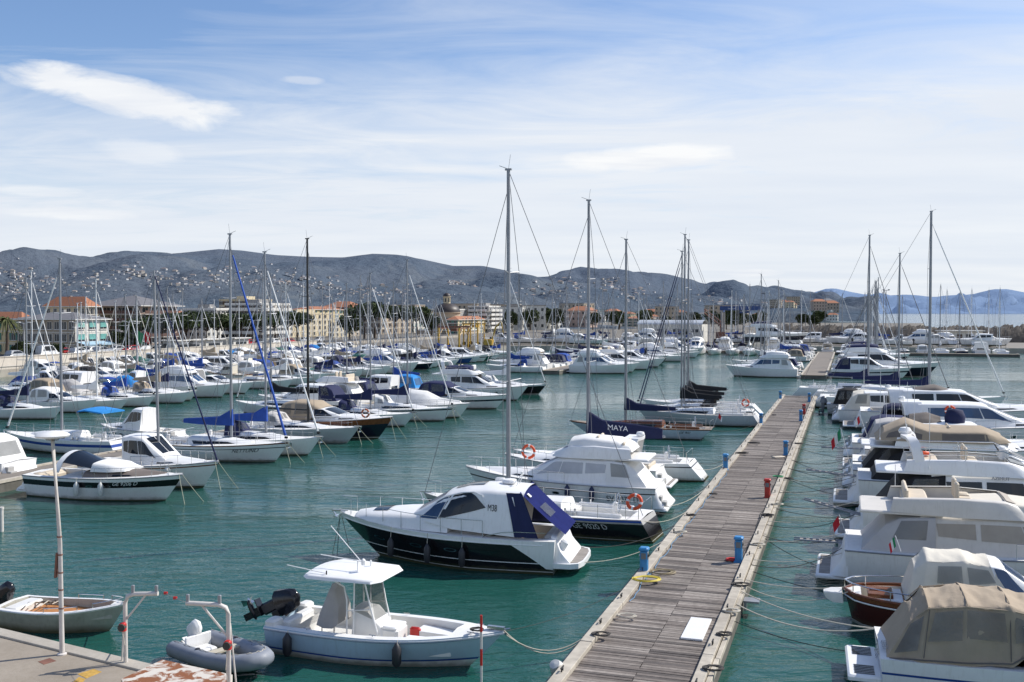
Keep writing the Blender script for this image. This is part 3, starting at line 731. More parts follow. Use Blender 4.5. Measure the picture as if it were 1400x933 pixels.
# ------------------------------------------------------------------ hills
def hill_mat(name, a, b_, c_, haze, hz):
    m, nt, b, tc = new_mat(name); v = tc.outputs['Object']; L = nt.links.new
    n1 = nz(nt, v, .0022, 8, .62, .5); n2 = nz(nt, v, .02, 6, .7); n3 = nz(nt, v, .0008, 3)
    c = mixc(nt, maprange(nt, n1, .40, .62), a, b_); c = mixc(nt, maprange(nt, n2, .5, .75, 0, .7), c, c_)
    sx = nd(nt, 'ShaderNodeSeparateXYZ'); L(v, sx.inputs[0])
    c = mixc(nt, maprange(nt, n2, .3, .7, 0, .5), c, mixc(nt, 1., c, (.5, .5, .5), 'MULTIPLY'))
    n4 = nz(nt, vscale(nt, v, (1, .5, 1)), .0065, 7, .68, 1.2); c = mixc(nt, maprange(nt, n4, .55, .64, 0, .65), c, (.135, .125, .075)); c = mixc(nt, maprange(nt, n4, .44, .36, 0, .7), c, (.010, .022, .012))
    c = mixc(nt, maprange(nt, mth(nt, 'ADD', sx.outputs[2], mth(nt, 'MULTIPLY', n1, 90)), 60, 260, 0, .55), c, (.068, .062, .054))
    c = mixc(nt, maprange(nt, sx.outputs[1], 800, 9000, hz * .8, hz * 1.35), c, haze)  # aerial haze painted into the base colour, stronger with distance
    L(c, b.inputs['Base Color']); b.inputs['Roughness'].default_value = .95; b.inputs['Specular IOR Level'].default_value = 0
    bp = nd(nt, 'ShaderNodeBump', Strength=.7, Distance=16.); L(mth(nt, 'ADD', n2, mth(nt, 'MULTIPLY', nz(nt, v, .06, 4), .5)), bp.inputs['Height']); L(bp.outputs[0], b.inputs['Normal'])
    return m
def interp(tab, x):
    if x <= tab[0][0]: return tab[0][1]
    for (a, p), (b, q) in zip(tab[:-1], tab[1:]):
        if x <= b: return p + (q - p) * (x - a) / (b - a)
    return tab[-1][1]
class Ridge:
    def __init__(s, prof, y0, y1, rough, seed): s.prof, s.y0, s.y1, s.rough, s.seed = prof, y0, y1, rough, seed
    def z(s, px, Y):
        y1 = s.y1; t = (Y - s.y0) / (y1 - s.y0); crest = 9.8 + (428 - interp(s.prof, px)) / FPX * y1
        x = (px - 700) / FPX * Y
        if t <= 0: return 1.0 + min(0, t) * 10
        f = (t ** 1.15 if t < 1 else max(0, 1 - (t - 1) * 1.3))
        n = mnoise.fractal(Vector((x * .0018, Y * .0011, s.seed)), 1., 2.1, 6); n2 = mnoise.ridged_multi_fractal(Vector((x * .003, Y * .0012, s.seed + 5)), 1., 2., 4, 1., 2.) - 1.1
        k = math.sin(math.pi * t) ** .8 * (1 - t ** 2.2) * 1.15 if 0 < t < 1 else 0
        return 1.0 + max(0, (crest - 1)) * f + (n * .9 - n2 * .8) * s.rough * k + n * s.rough * .10 * min(1, crest / 120)
    def mesh(s, name, m, px0, px1, nx, ny):
        P = []
        for j in range(ny + 1):
            Y = s.y0 + (s.y1 * 1.25 - s.y0) * j / ny
            P.append([((lerp(px0, px1, i / nx) - 700) / FPX * Y, Y, s.z(lerp(px0, px1, i / nx), Y)) for i in range(nx + 1)])
        g = G(); g.grid(P, m); return tag(g.build(name, None, 180), kind='structure')
pA = [(-900, 372), (-300, 366), (0, 361), (60, 356), (120, 353), (180, 351), (240, 346), (300, 341), (330, 343), (380, 349), (420, 351), (470, 352), (510, 347), (545, 348), (580, 354), (620, 363), (660, 363), (700, 371), (740, 381), (800, 392), (880, 406), (960, 418), (1040, 426), (1100, 430)]
pB = [(500, 385), (640, 382), (740, 378), (800, 377), (850, 379), (900, 385), (960, 391), (1020, 393), (1060, 398), (1100, 403), (1125, 412), (1140, 421), (1153, 431), (1200, 436)]
pC = [(960, 425), (1040, 412), (1085, 406), (1105, 401), (1130, 393.5), (1145, 394), (1180, 401.5), (1215, 403), (1240, 401.5), (1280, 405), (1330, 402), (1358, 394), (1378, 394), (1400, 399), (1470, 404), (1600, 398), (1800, 408), (2100, 415)]
pD = [(1290, 430), (1330, 425), (1380, 417), (1420, 413), (1600, 410), (2100, 418)]
RA = Ridge(pA, 520, 2900, 52, 1.3); RB = Ridge(pB, 900, 4400, 75, 7.7); RC = Ridge(pC, 13500, 16500, 160, 3.1); RD = Ridge(pD, 10500, 12000, 60, 9.4)
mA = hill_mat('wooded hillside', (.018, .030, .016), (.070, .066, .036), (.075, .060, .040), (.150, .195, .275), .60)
mC = hill_mat('haze tinted far mountain', (.05, .06, .07), (.07, .08, .09), (.09, .09, .09), (.21, .30, .46), .62)
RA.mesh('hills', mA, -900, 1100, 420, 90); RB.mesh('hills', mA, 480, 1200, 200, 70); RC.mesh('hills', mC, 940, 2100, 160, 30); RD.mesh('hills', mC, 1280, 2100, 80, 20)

# ------------------------------------------------------------------ land
def concrete(name, col, sc_=.6, stain=.5):
    m, nt, b, tc = new_mat(name); v = tc.outputs['Object']; L = nt.links.new
    c = mixc(nt, maprange(nt, nz(nt, v, sc_, 7, .65), .35, .7, 0, stain), col, (col[0] * .45, col[1] * .42, col[2] * .38))
    c = mixc(nt, maprange(nt, nz(nt, v, sc_ * 14, 4, .7), .45, .7, 0, .5), c, (col[0] * .7, col[1] * .68, col[2] * .62))
    L(c, b.inputs['Base Color']); b.inputs['Roughness'].default_value = .9
    bp = nd(nt, 'ShaderNodeBump', Strength=.4, Distance=.02); L(nz(nt, v, sc_ * 22, 5, .7), bp.inputs['Height']); L(bp.outputs[0], b.inputs['Normal'])
    return m
conc = concrete('weathered concrete', (.36, .31, .25)); concl = concrete('pale concrete', (.46, .42, .36)); asph = concrete('asphalt', (.07, .07, .07), .3, .3)
rockm = concrete('breakwater rock', (.115, .098, .082), .9, .9); soil = concrete('town ground', (.20, .18, .15), .1, .5)
def slab(name, pts, z0, z1, m, top=None):
    g = G(); n = len(pts); a = [Vector((p[0], p[1], z0)) for p in pts]; b = [Vector((p[0], p[1], z1)) for p in pts]
    g.poly(b, top or m)
    for i in range(n): g.poly([a[i], a[(i + 1) % n], b[(i + 1) % n], b[i]], m)
    return tag(g.build(name, None, 0), kind='structure')
QN = -122.
slab('quay', [UN(40, QN), UN(222, QN), UN(216, -92), UN(246, -84), UN(262, -50), UN(262, -47), UN(420, 20), UN(900, 60), UN(900, -600), UN(0, -600), UN(40, -260)], -1, 1.15, concl, soil)
slab('yard', [UN(268, -47), UN(268, 44), UN(300, 60), UN(420, 60), UN(420, 22.)], -1, 1.20, concl, concrete('yard paving', (.26, .24, .21), .2, .4))
slab('road', [UN(30, QN - 9), UN(330, QN - 9), UN(330, QN - 17), UN(30, QN - 17)], 1.1, 1.9, concl, asph)
wallm = mat('pale parapet paint', (.62, .57, .49), .85, var=.12, scale=.4, streak=.5)
def wall_run(label, pts, h, th, m, z0=1.1, cap=None):
    o = thing('parapet_wall', label, 'wall'); g = G()
    for a, b in zip(pts[:-1], pts[1:]):
        d = (b - a); ang = math.atan2(d.y, d.x); c = (a + b) / 2; g.box((c.x, c.y, z0 + h / 2), (d.length, th, h), m, ang)
    g.build('wall', o, 0); g = G()
    for a, b in zip(pts[:-1], pts[1:]):
        d = (b - a); ang = math.atan2(d.y, d.x); c = (a + b) / 2; g.box((c.x, c.y, z0 + h + .06), (d.length + .02, th + .2, .12), cap or m, ang)
    g.build('coping', o, 0); return o
wall_run('long pale parapet wall between the promenade and the road', [UN(t, QN - 8.6) for t in (20, 80, 150, 228)], 1.45, .3, wallm)
wall_run('low pale kerb wall along the edge of the town quay', [UN(t, QN - .4) for t in (41, 100, 160, 221)], .45, .35, wallm)
# breakwater
def mound(label, pts, w, h, m, seed, name='breakwater', n=90, mrow=16):
    P = []; tot = sum((b - a).length for a, b in zip(pts[:-1], pts[1:]))
    for i in range(n + 1):
        d = tot * i / n; k = 0
        while k < len(pts) - 2 and d > (pts[k + 1] - pts[k]).length: d -= (pts[k + 1] - pts[k]).length; k += 1
        a, b = pts[k], pts[k + 1]; p = a.lerp(b, d / (b - a).length); dr = (b - a).normalized(); s = Vector((-dr.y, dr.x, 0)); row = []
        for j in range(mrow + 1):
            v = j / mrow; z = h * math.sin(math.pi * v) ** .7 - .5; q = p + s * (v - .5) * w; jit = .8 * mnoise.noise(q * .45 + Vector((0, 0, seed))) + .7 * mnoise.noise(q * 1.1) + .45 * mnoise.noise(q * 2.3)
            row.append((q.x + jit, q.y + jit * .8, z + jit * 1.3))
        P.append(row)
    g = G(); g.grid(P, m); return tag(g.build(name, None, 0), label, 'breakwater')
bw0, bw1 = W(1085, 456, 1.2), W(1420, 459, 1.2)
mound('long dark rock breakwater behind the moored yachts on the right', [UN(330, -20), UN(325, 60), UN(325, 60).lerp(Vector((230, 305, 0)), .5), Vector((230, 305, 0))], 15, 6.0, rockm, 2.2, n=420)
g_q = [UN(300, 61), UN(300, 61) + Vector((0, 9, 0)), Vector((240, 296, 0)), Vector((240, 285, 0))]
slab('breakwater_quay', g_q, -1, 1.1, conc, concl)

# ------------------------------------------------------------------ pontoons
plank_cols = [mat('pontoon plank %d' % i, c, .85, var=.25, scale=7, stain=.55) for i, c in enumerate([(.165, .138, .12), (.21, .178, .155), (.26, .225, .195), (.115, .098, .088), (.32, .28, .245)])]
kerbm = mat('bleached timber kerb', (.50, .45, .37), .8, var=.22, scale=3, streak=.4, stain=.6)
floatm = concrete('pontoon float', (.16, .15, .13), 1.2, .6); shadowm = mat('painted pontoon shade', (.03, .035, .03), .7)  # shadowm: near-black colour painted in for shade beneath planks and on float ends
def pontoon(label, t0, t1, n0, w, z=.60, det=True, seed=1):
    o = thing('pontoon', label, 'pontoon'); rr = random.Random(seed); n1 = n0 + w
    if det:
        g = G(); t = t0; p = .155
        while t < t1:
            m = rr.choice(plank_cols); dz = rr.uniform(-.006, .006); e = rr.uniform(.03, .1)
            for k, (a, b) in enumerate(((n0 + .34, n0 + w / 2 - .004), (n0 + w / 2 + .004, n1 - .44))):
                if k == 0 or rr.random() < .5: mm = m
                else: mm = rr.choice(plank_cols)
                w1, w2 = rr.uniform(-.006, .006), rr.uniform(-.012, .012); q = [UN(t + .008 + w1, a + w2, z + dz), UN(t + p - .010 + w1, a + w2, z + dz), UN(t + p - .010 - w1, b, z + dz + w2 * .5), UN(t + .008 - w1, b, z + dz + w2 * .5)]
                g.poly(q, mm)
                g.poly([q[0] - Vector((0, 0, .05)), q[3] - Vector((0, 0, .05)), q[3], q[0]], mm)
            t += p
        g.build('deck_planks', o, 0)
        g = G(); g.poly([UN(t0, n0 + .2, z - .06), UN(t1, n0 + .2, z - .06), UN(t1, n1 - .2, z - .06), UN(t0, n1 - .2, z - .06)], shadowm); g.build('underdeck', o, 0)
        ang = math.atan2(U.y, U.x); L = 3.9
        for a, b in ((n0, .34), (n1 - .44, .30), (n1 - .13, .13)):
            g = G(); t = t0
            while t < t1 - .1:
                l = min(L, t1 - t); c = UN(t + l / 2, a + b / 2 + rr.uniform(-.015, .015), z + (.05 if b > .2 else -.02) + rr.uniform(-.012, .012)); g.box(c, (l - .025, b, .16), kerbm, ang + rr.uniform(-.002, .002), bev=.012); t += l
            g.build('kerb', o, 0)
        g = G()
        for a in (n0 + .05, n1 - .05): g.poly([UN(t0, a, z - .08), UN(t1, a, z - .08), UN(t1, a, -.3), UN(t0, a, -.3)], floatm)
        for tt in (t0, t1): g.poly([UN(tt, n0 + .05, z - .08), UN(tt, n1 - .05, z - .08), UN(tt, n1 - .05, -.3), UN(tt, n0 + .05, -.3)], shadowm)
        g.build('float', o, 0)
        g = G(); tt = t0 + 1.7; i = 0
        while tt < t1:
            for a in (n0 + .17, n1 - .29):
                c = UN(tt + rr.uniform(-.5, .5), a, z + .14); g = G()
                g.tube([c + U * -.12 + Vector((0, 0, .10)), c + U * .12 + Vector((0, 0, .10))], .022, rubber, 6); g.tube([c + U * -.06, c + U * -.06 + Vector((0, 0, .1))], .018, rubber, 6); g.tube([c + U * .06, c + U * .06 + Vector((0, 0, .1))], .018, rubber, 6); g.build('mooring_cleat', o, 40)
            tt += 3.4
    else:
        g = G(); g.poly([UN(t0, n0 + .3, z), UN(t1, n0 + .3, z), UN(t1, n1 - .3, z), UN(t0, n1 - .3, z)], stripes_far); g.build('deck_planks', o, 0)
        g = G()
        for a in (n0, n1 - .3): c = UN((t0 + t1) / 2, a + .15, z); g.box(c, (t1 - t0, .3, .16), kerbm, math.atan2(U.y, U.x))
        g.build('kerb', o, 0)
        g = G(); c = UN((t0 + t1) / 2, n0 + w / 2, .12); g.box(c, (t1 - t0 - .1, w - .1, .8), floatm, math.atan2(U.y, U.x)); g.build('float', o, 0)
    return o
stripes_far = concrete('far pontoon deck', (.24, .21, .18), .8, .4)
MP0 = -6.95; MPW = 3.8      # main pontoon: near edge n0 and width
# ------------------------------------------------------------------ town
def wallmat(n, c): return mat('render ' + n, c, .9, var=.08, scale=.4, streak=.25, rnd=.0)
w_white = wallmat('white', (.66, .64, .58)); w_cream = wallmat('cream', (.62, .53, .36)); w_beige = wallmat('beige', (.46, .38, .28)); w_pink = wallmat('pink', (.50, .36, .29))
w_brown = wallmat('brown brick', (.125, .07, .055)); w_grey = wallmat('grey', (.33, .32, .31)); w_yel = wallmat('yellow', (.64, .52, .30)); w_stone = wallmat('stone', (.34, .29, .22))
r_tile = mat('terracotta tiles', (.36, .15, .08), .85, var=.25, scale=3); r_slate = mat('grey slate', (.17, .165, .17), .7, var=.2, scale=1); r_flat = mat('flat roof gravel', (.34, .32, .29), .95, var=.15, scale=.5)
w_pane = mat('town window glass', (.03, .037, .045), .15, var=.4, scale=.3); shut_g = mat('green shutters', (.06, .20, .16), .6, rnd=.2); shut_b = mat('brown shutters', (.09, .05, .03), .7); shut_t = mat('turquoise blinds', (.16, .40, .36), .5, var=.3, scale=.7)
trim = mat('white trim', (.70, .68, .63), .7)
WIN = {}
def win_mesh(kind, w, h):
    k = (kind, round(w, 2), round(h, 2))
    if k in WIN: return WIN[k]
    g = G(); g.box((0, -.02, 0), (w + .16, .10, h + .16), trim); g.box((0, -.065, 0), (w, .03, h), w_pane)
    g.box((0, -.085, 0), (.05, .03, h), trim)
    if kind in ('green', 'brown'):
        m = shut_g if kind == 'green' else shut_b
        for s in (1, -1): g.box((s * (w * .75 + .03), -.06, 0), (w * .46, .06, h), m)
    if kind == 'blind': g.box((0, -.10, h * .12), (w * .96, .03, h * .72), shut_t)
    g.box((0, -.09, -h / 2 - .1), (w + .3, .22, .08), trim)
    o = g.build('window', None, 0); me = o.data; bpy.data.objects.remove(o); WIN[k] = me; return me
RZB = math.atan2(U.y, U.x)
def block(label, name, px_c, Y, px_r, px_l, ytop, floors, wall, roof='flat', roofm=None, nwn=4, nwu=4, kind='plain', z0=1.1, balc=None, wall2=None, wsz=(1.1, 1.5), kindu=None, cat='building', rise=1.6, over=.6, maxd=40.):
    x = (px_c - 700) / FPX * Y; k = (px_r - 700) / FPX; d = (k * Y - x) / (U.x - k * U.y); d = min(abs(d), maxd)
    k = (px_l - 700) / FPX; w = (x - k * Y) / (N.x + k * (-N.y)) if True else 10; w = abs(w)
    h = CAMH + (428 - ytop) / FPX * Y - z0
    root = thing(name, label, cat, (x, Y, z0), RZB)
    g = G(); P = [(0, 0), (d, 0), (d, w), (0, w)]
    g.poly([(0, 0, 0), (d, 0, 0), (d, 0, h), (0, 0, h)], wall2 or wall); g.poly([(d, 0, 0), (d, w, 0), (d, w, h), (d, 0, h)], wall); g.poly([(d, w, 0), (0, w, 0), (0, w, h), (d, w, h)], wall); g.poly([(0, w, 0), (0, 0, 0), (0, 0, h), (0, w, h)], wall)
    g.poly([(0, 0, h), (d, 0, h), (d, w, h), (0, w, h)], r_flat)
    fh = h / floors
    for f in range(1, floors): g.box((d / 2, -.03, f * fh), (d, .06, .14), trim); g.box((-.03, w / 2, f * fh), (.06, w, .14), trim)
    wo = g.build('wall', root, 0)
    g = G(); o = over
    if roof == 'hip':
        e = [(-o, -o), (d + o, -o), (d + o, w + o), (-o, w + o)]; ins = min(d, w) / 2
        rr = [(ins, ins), (d - ins, ins), (d - ins, w - ins), (ins, w - ins)]
        A = [Vector((a, b, h + .02)) for a, b in e]; B = [Vector((a, b, h + .22)) for a, b in e]; C = [Vector((a, b, h + rise)) for a, b in rr]
        for i in range(4): j = (i + 1) % 4; g.poly([A[i], A[j], B[j], B[i]], trim); g.poly([B[i], B[j], C[j], C[i]], roofm)
        g.poly(A[::-1], trim)
        if (C[0] - C[2]).length > .2: g.poly(C, roofm)
        g.box((d * .6, w * .55, h + rise * .8), (.7, .7, 1.6), w_grey)
    elif roof == 'flat':
        for c, s in (((d / 2, .0, h + .3), (d + .3, .25, .6)), ((d / 2, w, h + .3), (d + .3, .25, .6)), ((0, w / 2, h + .3), (.25, w - .26, .6)), ((d, w / 2, h + .3), (.25, w - .26, .6))): g.box(c, s, wall if roofm is None else roofm)
        g.box((d * .5, w * .5, h + .9), (d * .35, w * .35, 1.8), wall); g.box((d * .3, w * .3, h + .5), (1, 1, 1.0), trim); g.tube([(d * .5, w * .5, h + 1.8), (d * .5, w * .5, h + 4.6)], .05, wire, 4); g.tube([(d * .5 - .6, w * .5, h + 4), (d * .5 + .6, w * .5, h + 4)], .03, wire, 4)
    g.build('roof', root, 0)
    ww, wh = wsz; wh = min(wh, fh * .6)
    for f in range(floors):
        z = f * fh + fh * .55
        for i in range(nwn):
            o_ = bpy.data.objects.new('window', win_mesh(kind, ww, wh)); COL.objects.link(o_); o_.parent = root; o_.location = (d * (i + .5) / nwn, 0, z)
        for i in range(nwu):
            o_ = bpy.data.objects.new('window', win_mesh(kindu or kind, 1.1 if kindu else ww, wh)); COL.objects.link(o_); o_.parent = root; o_.location = (0, w * (i + .5) / nwu, z); o_.rotation_euler = (0, 0, -R(90))
    if balc:
        for f in range(1, floors):
            z = f * fh; g = G()
            g.box((d / 2, -.62, z - .02), (d * .92, 1.1, .16), trim); g.box((d / 2, -1.15, z + .5), (d * .92, .08, .9), balc); g.box((-.62, w / 2, z - .02), (1.1, w * .92, .16), trim); g.box((-1.15, w / 2, z + .5), (.08, w * .92, .9), balc)
            g.build('balcony', root, 0)
    return root, d, w, h
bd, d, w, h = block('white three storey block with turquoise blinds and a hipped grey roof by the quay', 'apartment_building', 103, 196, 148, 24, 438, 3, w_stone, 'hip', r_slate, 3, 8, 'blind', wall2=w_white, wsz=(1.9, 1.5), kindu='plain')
g = G(); g.grid([[(0, -.02, 3.0), (d, -.02, 3.0)], [(0, -2.2, 2.5), (d, -2.2, 2.5)], [(0, -2.2, 2.2), (d, -2.2, 2.2)]], mat('pale blue awning', (.35, .50, .62), .8)); g.build('awning', bd, 0)
block('cream house with an orange tiled roof at the left edge of the town', 'town_house', 30, 206, 42, -80, 437, 3, w_yel, 'hip', r_tile, 1, 5, 'green')
block('long building under a bright orange tiled roof behind the white block', 'town_house', 118, 262, 134, 62, 420, 4, w_cream, 'hip', r_tile, 3, 6, 'plain', rise=2.8)
block('large brown brick hotel with balconies and a low grey hipped roof', 'hotel_building', 192, 268, 242, 122, 419, 5, w_brown, 'hip', r_slate, 4, 7, 'plain', balc=w_brown, wall2=w_pink, wsz=(2.2, 1.7), rise=3.0, over=1.6)  # pink side faces the sun; its lit tone is painted into the wall colour
block('small white gabled house at the foot of the brown hotel', 'town_house', 164, 212, 180, 150, 460, 2, w_grey, 'hip', r_slate, 2, 2, wall2=w_white)
block('terraced white apartment block with roof garden right of the brown hotel', 'apartment_building', 296, 318, 314, 250, 424, 5, w_grey, 'flat', trim, 3, 5, 'plain', balc=trim, wsz=(1.8, 1.5))
block('low white building above the umbrella pines', 'town_house', 282, 286, 302, 226, 446, 3, w_white, 'flat', None, 3, 7)
block('tall pale apartment block with stacked balconies behind the sailing masts', 'apartment_building', 358, 322, 396, 308, 417, 6, w_grey, 'flat', trim, 4, 6, 'brown', balc=trim, wall2=w_white, wsz=(1.3, 1.4))
block('cream palazzo with two rows of windows and a raised centre', 'palazzo', 386, 345, 455, 376, 430, 4, w_cream, 'flat', w_cream, 9, 2, 'plain', wsz=(1.3, 1.8), maxd=80)
block('lower cream wing of the palazzo on its right', 'palazzo', 453, 348, 480, 449, 441, 3, w_cream, 'flat', w_cream, 5, 1, 'plain', maxd=60)
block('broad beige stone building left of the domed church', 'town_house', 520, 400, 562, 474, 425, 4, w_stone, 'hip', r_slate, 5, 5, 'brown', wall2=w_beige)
block('brown roofed block behind the beige stone building', 'town_house', 500, 480, 530, 462, 422, 4, w_brown, 'flat', None, 3, 4)
block('pale block with many small windows left of the church dome', 'apartment_building', 566, 430, 600, 545, 428, 4, w_beige, 'flat', None, 6, 3, 'green', wall2=w_white)
block('white house with an orange roof right of the church', 'town_house', 626, 400, 668, 612, 438, 4, w_white, 'hip', r_tile, 6, 2, 'green', wall2=w_cream)
block('dark apartment block with white terraces right of the church', 'apartment_building', 668, 430, 684, 640, 420, 6, w_grey, 'flat', trim, 3, 4, 'plain', balc=trim)
block('white and brown terraced block right of the tall foreground mast', 'apartment_building', 738, 520, 768, 706, 426, 5, w_grey, 'hip', r_slate, 4, 5, 'plain', balc=trim, wall2=w_white)
block('pink house with an orange roof just left of the brown hotel', 'town_house', 128, 240, 140, 112, 447, 3, w_pink, 'hip', r_tile, 2, 3, 'green')
block('low beige house with a tiled roof behind the pines right of the hotel', 'town_house', 246, 330, 262, 230, 432, 4, w_beige, 'hip', r_tile, 3, 4, 'brown')
block('cream block with brown shutters behind the tall pale block', 'apartment_building', 340, 400, 372, 300, 411, 6, w_cream, 'flat', None, 5, 6, 'brown')
block('pale yellow block rising behind the palazzo', 'apartment_building', 428, 430, 470, 400, 424, 5, w_yel, 'hip', r_tile, 6, 4, 'green')
block('grey apartment block behind the orange roofed house near the church', 'apartment_building', 600, 500, 640, 575, 424, 5, w_grey, 'flat', trim, 5, 4, 'plain')
block('white block with terraces left of the yard trees', 'apartment_building', 790, 560, 822, 768, 433, 4, w_white, 'flat', None, 5, 4, 'plain')
block('beige terrace of houses behind the white shed', 'town_house', 880, 620, 930, 850, 436, 3, w_beige, 'hip', r_tile, 8, 4, 'green')
block('small cream building between the palazzo and the stone block', 'town_house', 478, 372, 492, 462, 450, 2, w_beige, 'hip', r_tile, 2, 2)
# church
Yc = 415; xc = (611 - 700) / FPX * Yc; root = thing('church', 'domed church with a dark cupola and lantern above the harbour', 'church', (xc, Yc, 1.1), RZB)
def zpx(y, Y): return CAMH + (428 - y) / FPX * Y - 1.1
g = G(); zt = zpx(452, Yc); g.box((0, 0, zt / 2), (18, 20, zt), w_beige); g.box((0, 0, zt + .2), (18.8, 20.8, .4), trim); z2 = zpx(434, Yc); g.box((0, 0, (zt + z2) / 2), (12.5, 12.5, z2 - zt), w_beige); g.build('wall', root, 0)
g = G(); zd0, zd1 = z2, zpx(427, Yc); g.lathe([(5.6, zd0), (5.6, zd1 - .3), (6.1, zd1 - .3), (6.1, zd1), (5.5, zd1)], w_beige, (0, 0, 0), 24); g.build('drum', root, 30)
g = G(); hd = zpx(414.5, Yc) - zd1; g.lathe([(5.6 * math.cos(a), zd1 + hd * math.sin(a)) for a in [math.pi / 2 * i / 10 for i in range(11)]], mat('dark lead dome', (.045, .035, .032), .5, var=.2, scale=.5), (0, 0, 0), 24); do = g.build('dome', root, 60)
g = G(); za = zd1 + hd - .2; g.lathe([(1.5, za), (1.5, za + 2.6), (1.8, za + 2.7), (1.8, za + 2.9)], w_cream, (0, 0, 0), 12); g.lathe([(1.7 * math.cos(a), za + 2.9 + 1.5 * math.sin(a)) for a in [math.pi / 2 * i / 6 for i in range(7)]], MATS['dark lead dome'], (0, 0, 0), 12); g.tube([(0, 0, za + 4.3), (0, 0, za + 5.6)], .08, wire, 4)
for i in range(6): a = i * math.pi / 3; g.box((1.5 * math.cos(a), 1.5 * math.sin(a), za + 1.4), (.12, .6, 1.6), w_pane, a)
g.build('lantern', do, 30)
for i in range(5):
    o_ = bpy.data.objects.new('window', win_mesh('plain', 1.1, 2.2)); COL.objects.link(o_); o_.parent = root; o_.location = (-9.0, -8 + 4 * i, 5.5); o_.rotation_euler = (0, 0, -R(90))
    o_ = bpy.data.objects.new('window', win_mesh('plain', 1.1, 2.2)); COL.objects.link(o_); o_.parent = root; o_.location = (-7 + 3.5 * i, -10.0, 5.5)

# background houses
hz_w = mat('haze tinted white wall', (.62, .62, .62), .9, rnd=.25); hz_c = mat('haze tinted ochre wall', (.54, .50, .44), .9, rnd=.2); hz_r = mat('haze tinted roof', (.33, .26, .225), .9, rnd=.2); hz_s = mat('haze tinted slate', (.20, .20, .22), .9)  # hillside house colours with distance haze tinted in
def house_mesh(w, d, h, wall, roof, hip=True, wins=True):
    g = G(); g.box((0, 0, h / 2), (d, w, h), wall)
    if hip:
        e = .4; A = [Vector((a * (d / 2 + e), b * (w / 2 + e), h + .01)) for a, b in ((-1, -1), (1, -1), (1, 1), (-1, 1))]; C = [Vector((0, b * w * .25, h + min(w, d) * .22)) for b in (-1, 1)]
        g.poly([A[0], A[1], C[0]], roof); g.poly([A[1], A[2], C[1], C[0]], roof); g.poly([A[2], A[3], C[1]], roof); g.poly([A[3], A[0], C[0], C[1]], roof); g.poly(A[::-1], trim)
    else: g.box((0, 0, h + .25), (d * 1.02, w * 1.02, .5), roof)
    if wins:
        nf = max(1, int(h / 3))
        for f in range(nf):
            for i in range(max(2, int(w / 3))): g.box((-d / 2 - .02, -w / 2 + w * (i + .5) / max(2, int(w / 3)), (f + .55) * h / nf), (.08, 1.1, 1.4), w_pane)
            for i in range(max(2, int(d / 3))): g.box((-d / 2 + d * (i + .5) / max(2, int(d / 3)), -w / 2 - .02, (f + .55) * h / nf), (1.1, .08, 1.4), w_pane)
    o = g.build('house', None, 0); me = o.data; bpy.data.objects.remove(o); return me
hm = [house_mesh(12, 9, 7, w_white, r_tile), house_mesh(14, 10, 9, w_cream, r_tile), house_mesh(10, 9, 6, w_white, r_slate), house_mesh(16, 11, 11, w_white, r_flat, False), house_mesh(18, 12, 13, w_beige, r_flat, False), house_mesh(15, 12, 10, w_pink, r_tile)]
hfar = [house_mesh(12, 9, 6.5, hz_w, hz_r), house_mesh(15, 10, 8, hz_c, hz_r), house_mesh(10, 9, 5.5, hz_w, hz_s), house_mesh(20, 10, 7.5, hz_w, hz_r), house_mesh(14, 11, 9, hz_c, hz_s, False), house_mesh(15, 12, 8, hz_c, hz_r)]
rr = random.Random(11)
HCOL = ['white house with an orange roof', 'tall cream house with an orange roof', 'small white house with a slate roof', 'white flat roofed block', 'beige flat roofed block', 'pink house with an orange roof']
HILL = ['pale house with a tiled roof', 'ochre house with a tiled roof', 'small pale house with a grey roof', 'long pale house with a tiled roof', 'ochre block with a flat roof', 'ochre villa with a tiled roof']
def put_house(k, loc, rz, label, group, s=1.):
    o = bpy.data.objects.new('house', (hfar if 'hillside' in group else hm)[k]); COL.objects.link(o); o.location = loc; o.rotation_euler = (0, 0, rz); o.scale = (s, s, s); tag(o, label, 'house', group)
zones = [((470, 560), 'behind the beige stone building'), ((560, 680), 'behind the domed church'), ((680, 800), 'right of the tall foreground mast'), ((800, 900), 'beyond the boatyard masts'), ((900, 1000), 'behind the white hangar'), ((1000, 1150), 'on the far shore')]
for (a, b), where in zones:
    for i in range(13):
        px = rr.uniform(a, b); Y = rr.uniform(480, 820) if a < 790 else rr.uniform(750, 1500); k = rr.randrange(6); z = max(1., RA.z(px, Y), RB.z(px, Y)) - .3 if Y > 520 else 1.1
        put_house(k, ((px - 700) / FPX * Y, Y, z), RZB + rr.uniform(-.5, .5), HCOL[k] + ' in the town ' + where, 'town houses behind the harbour', rr.uniform(.8, 1.15))
def hill_at(px, py):
    for Rg in (RA, RB):
        prev = None
        for i in range(260):
            Y = Rg.y0 * 1.05 + (Rg.y1 - Rg.y0) * i / 260; z = Rg.z(px, Y); y = 428 - (z - CAMH) / Y * FPX
            if y <= py: return (Vector(((px - 700) / FPX * Y, Y, z)), Y)
    return None
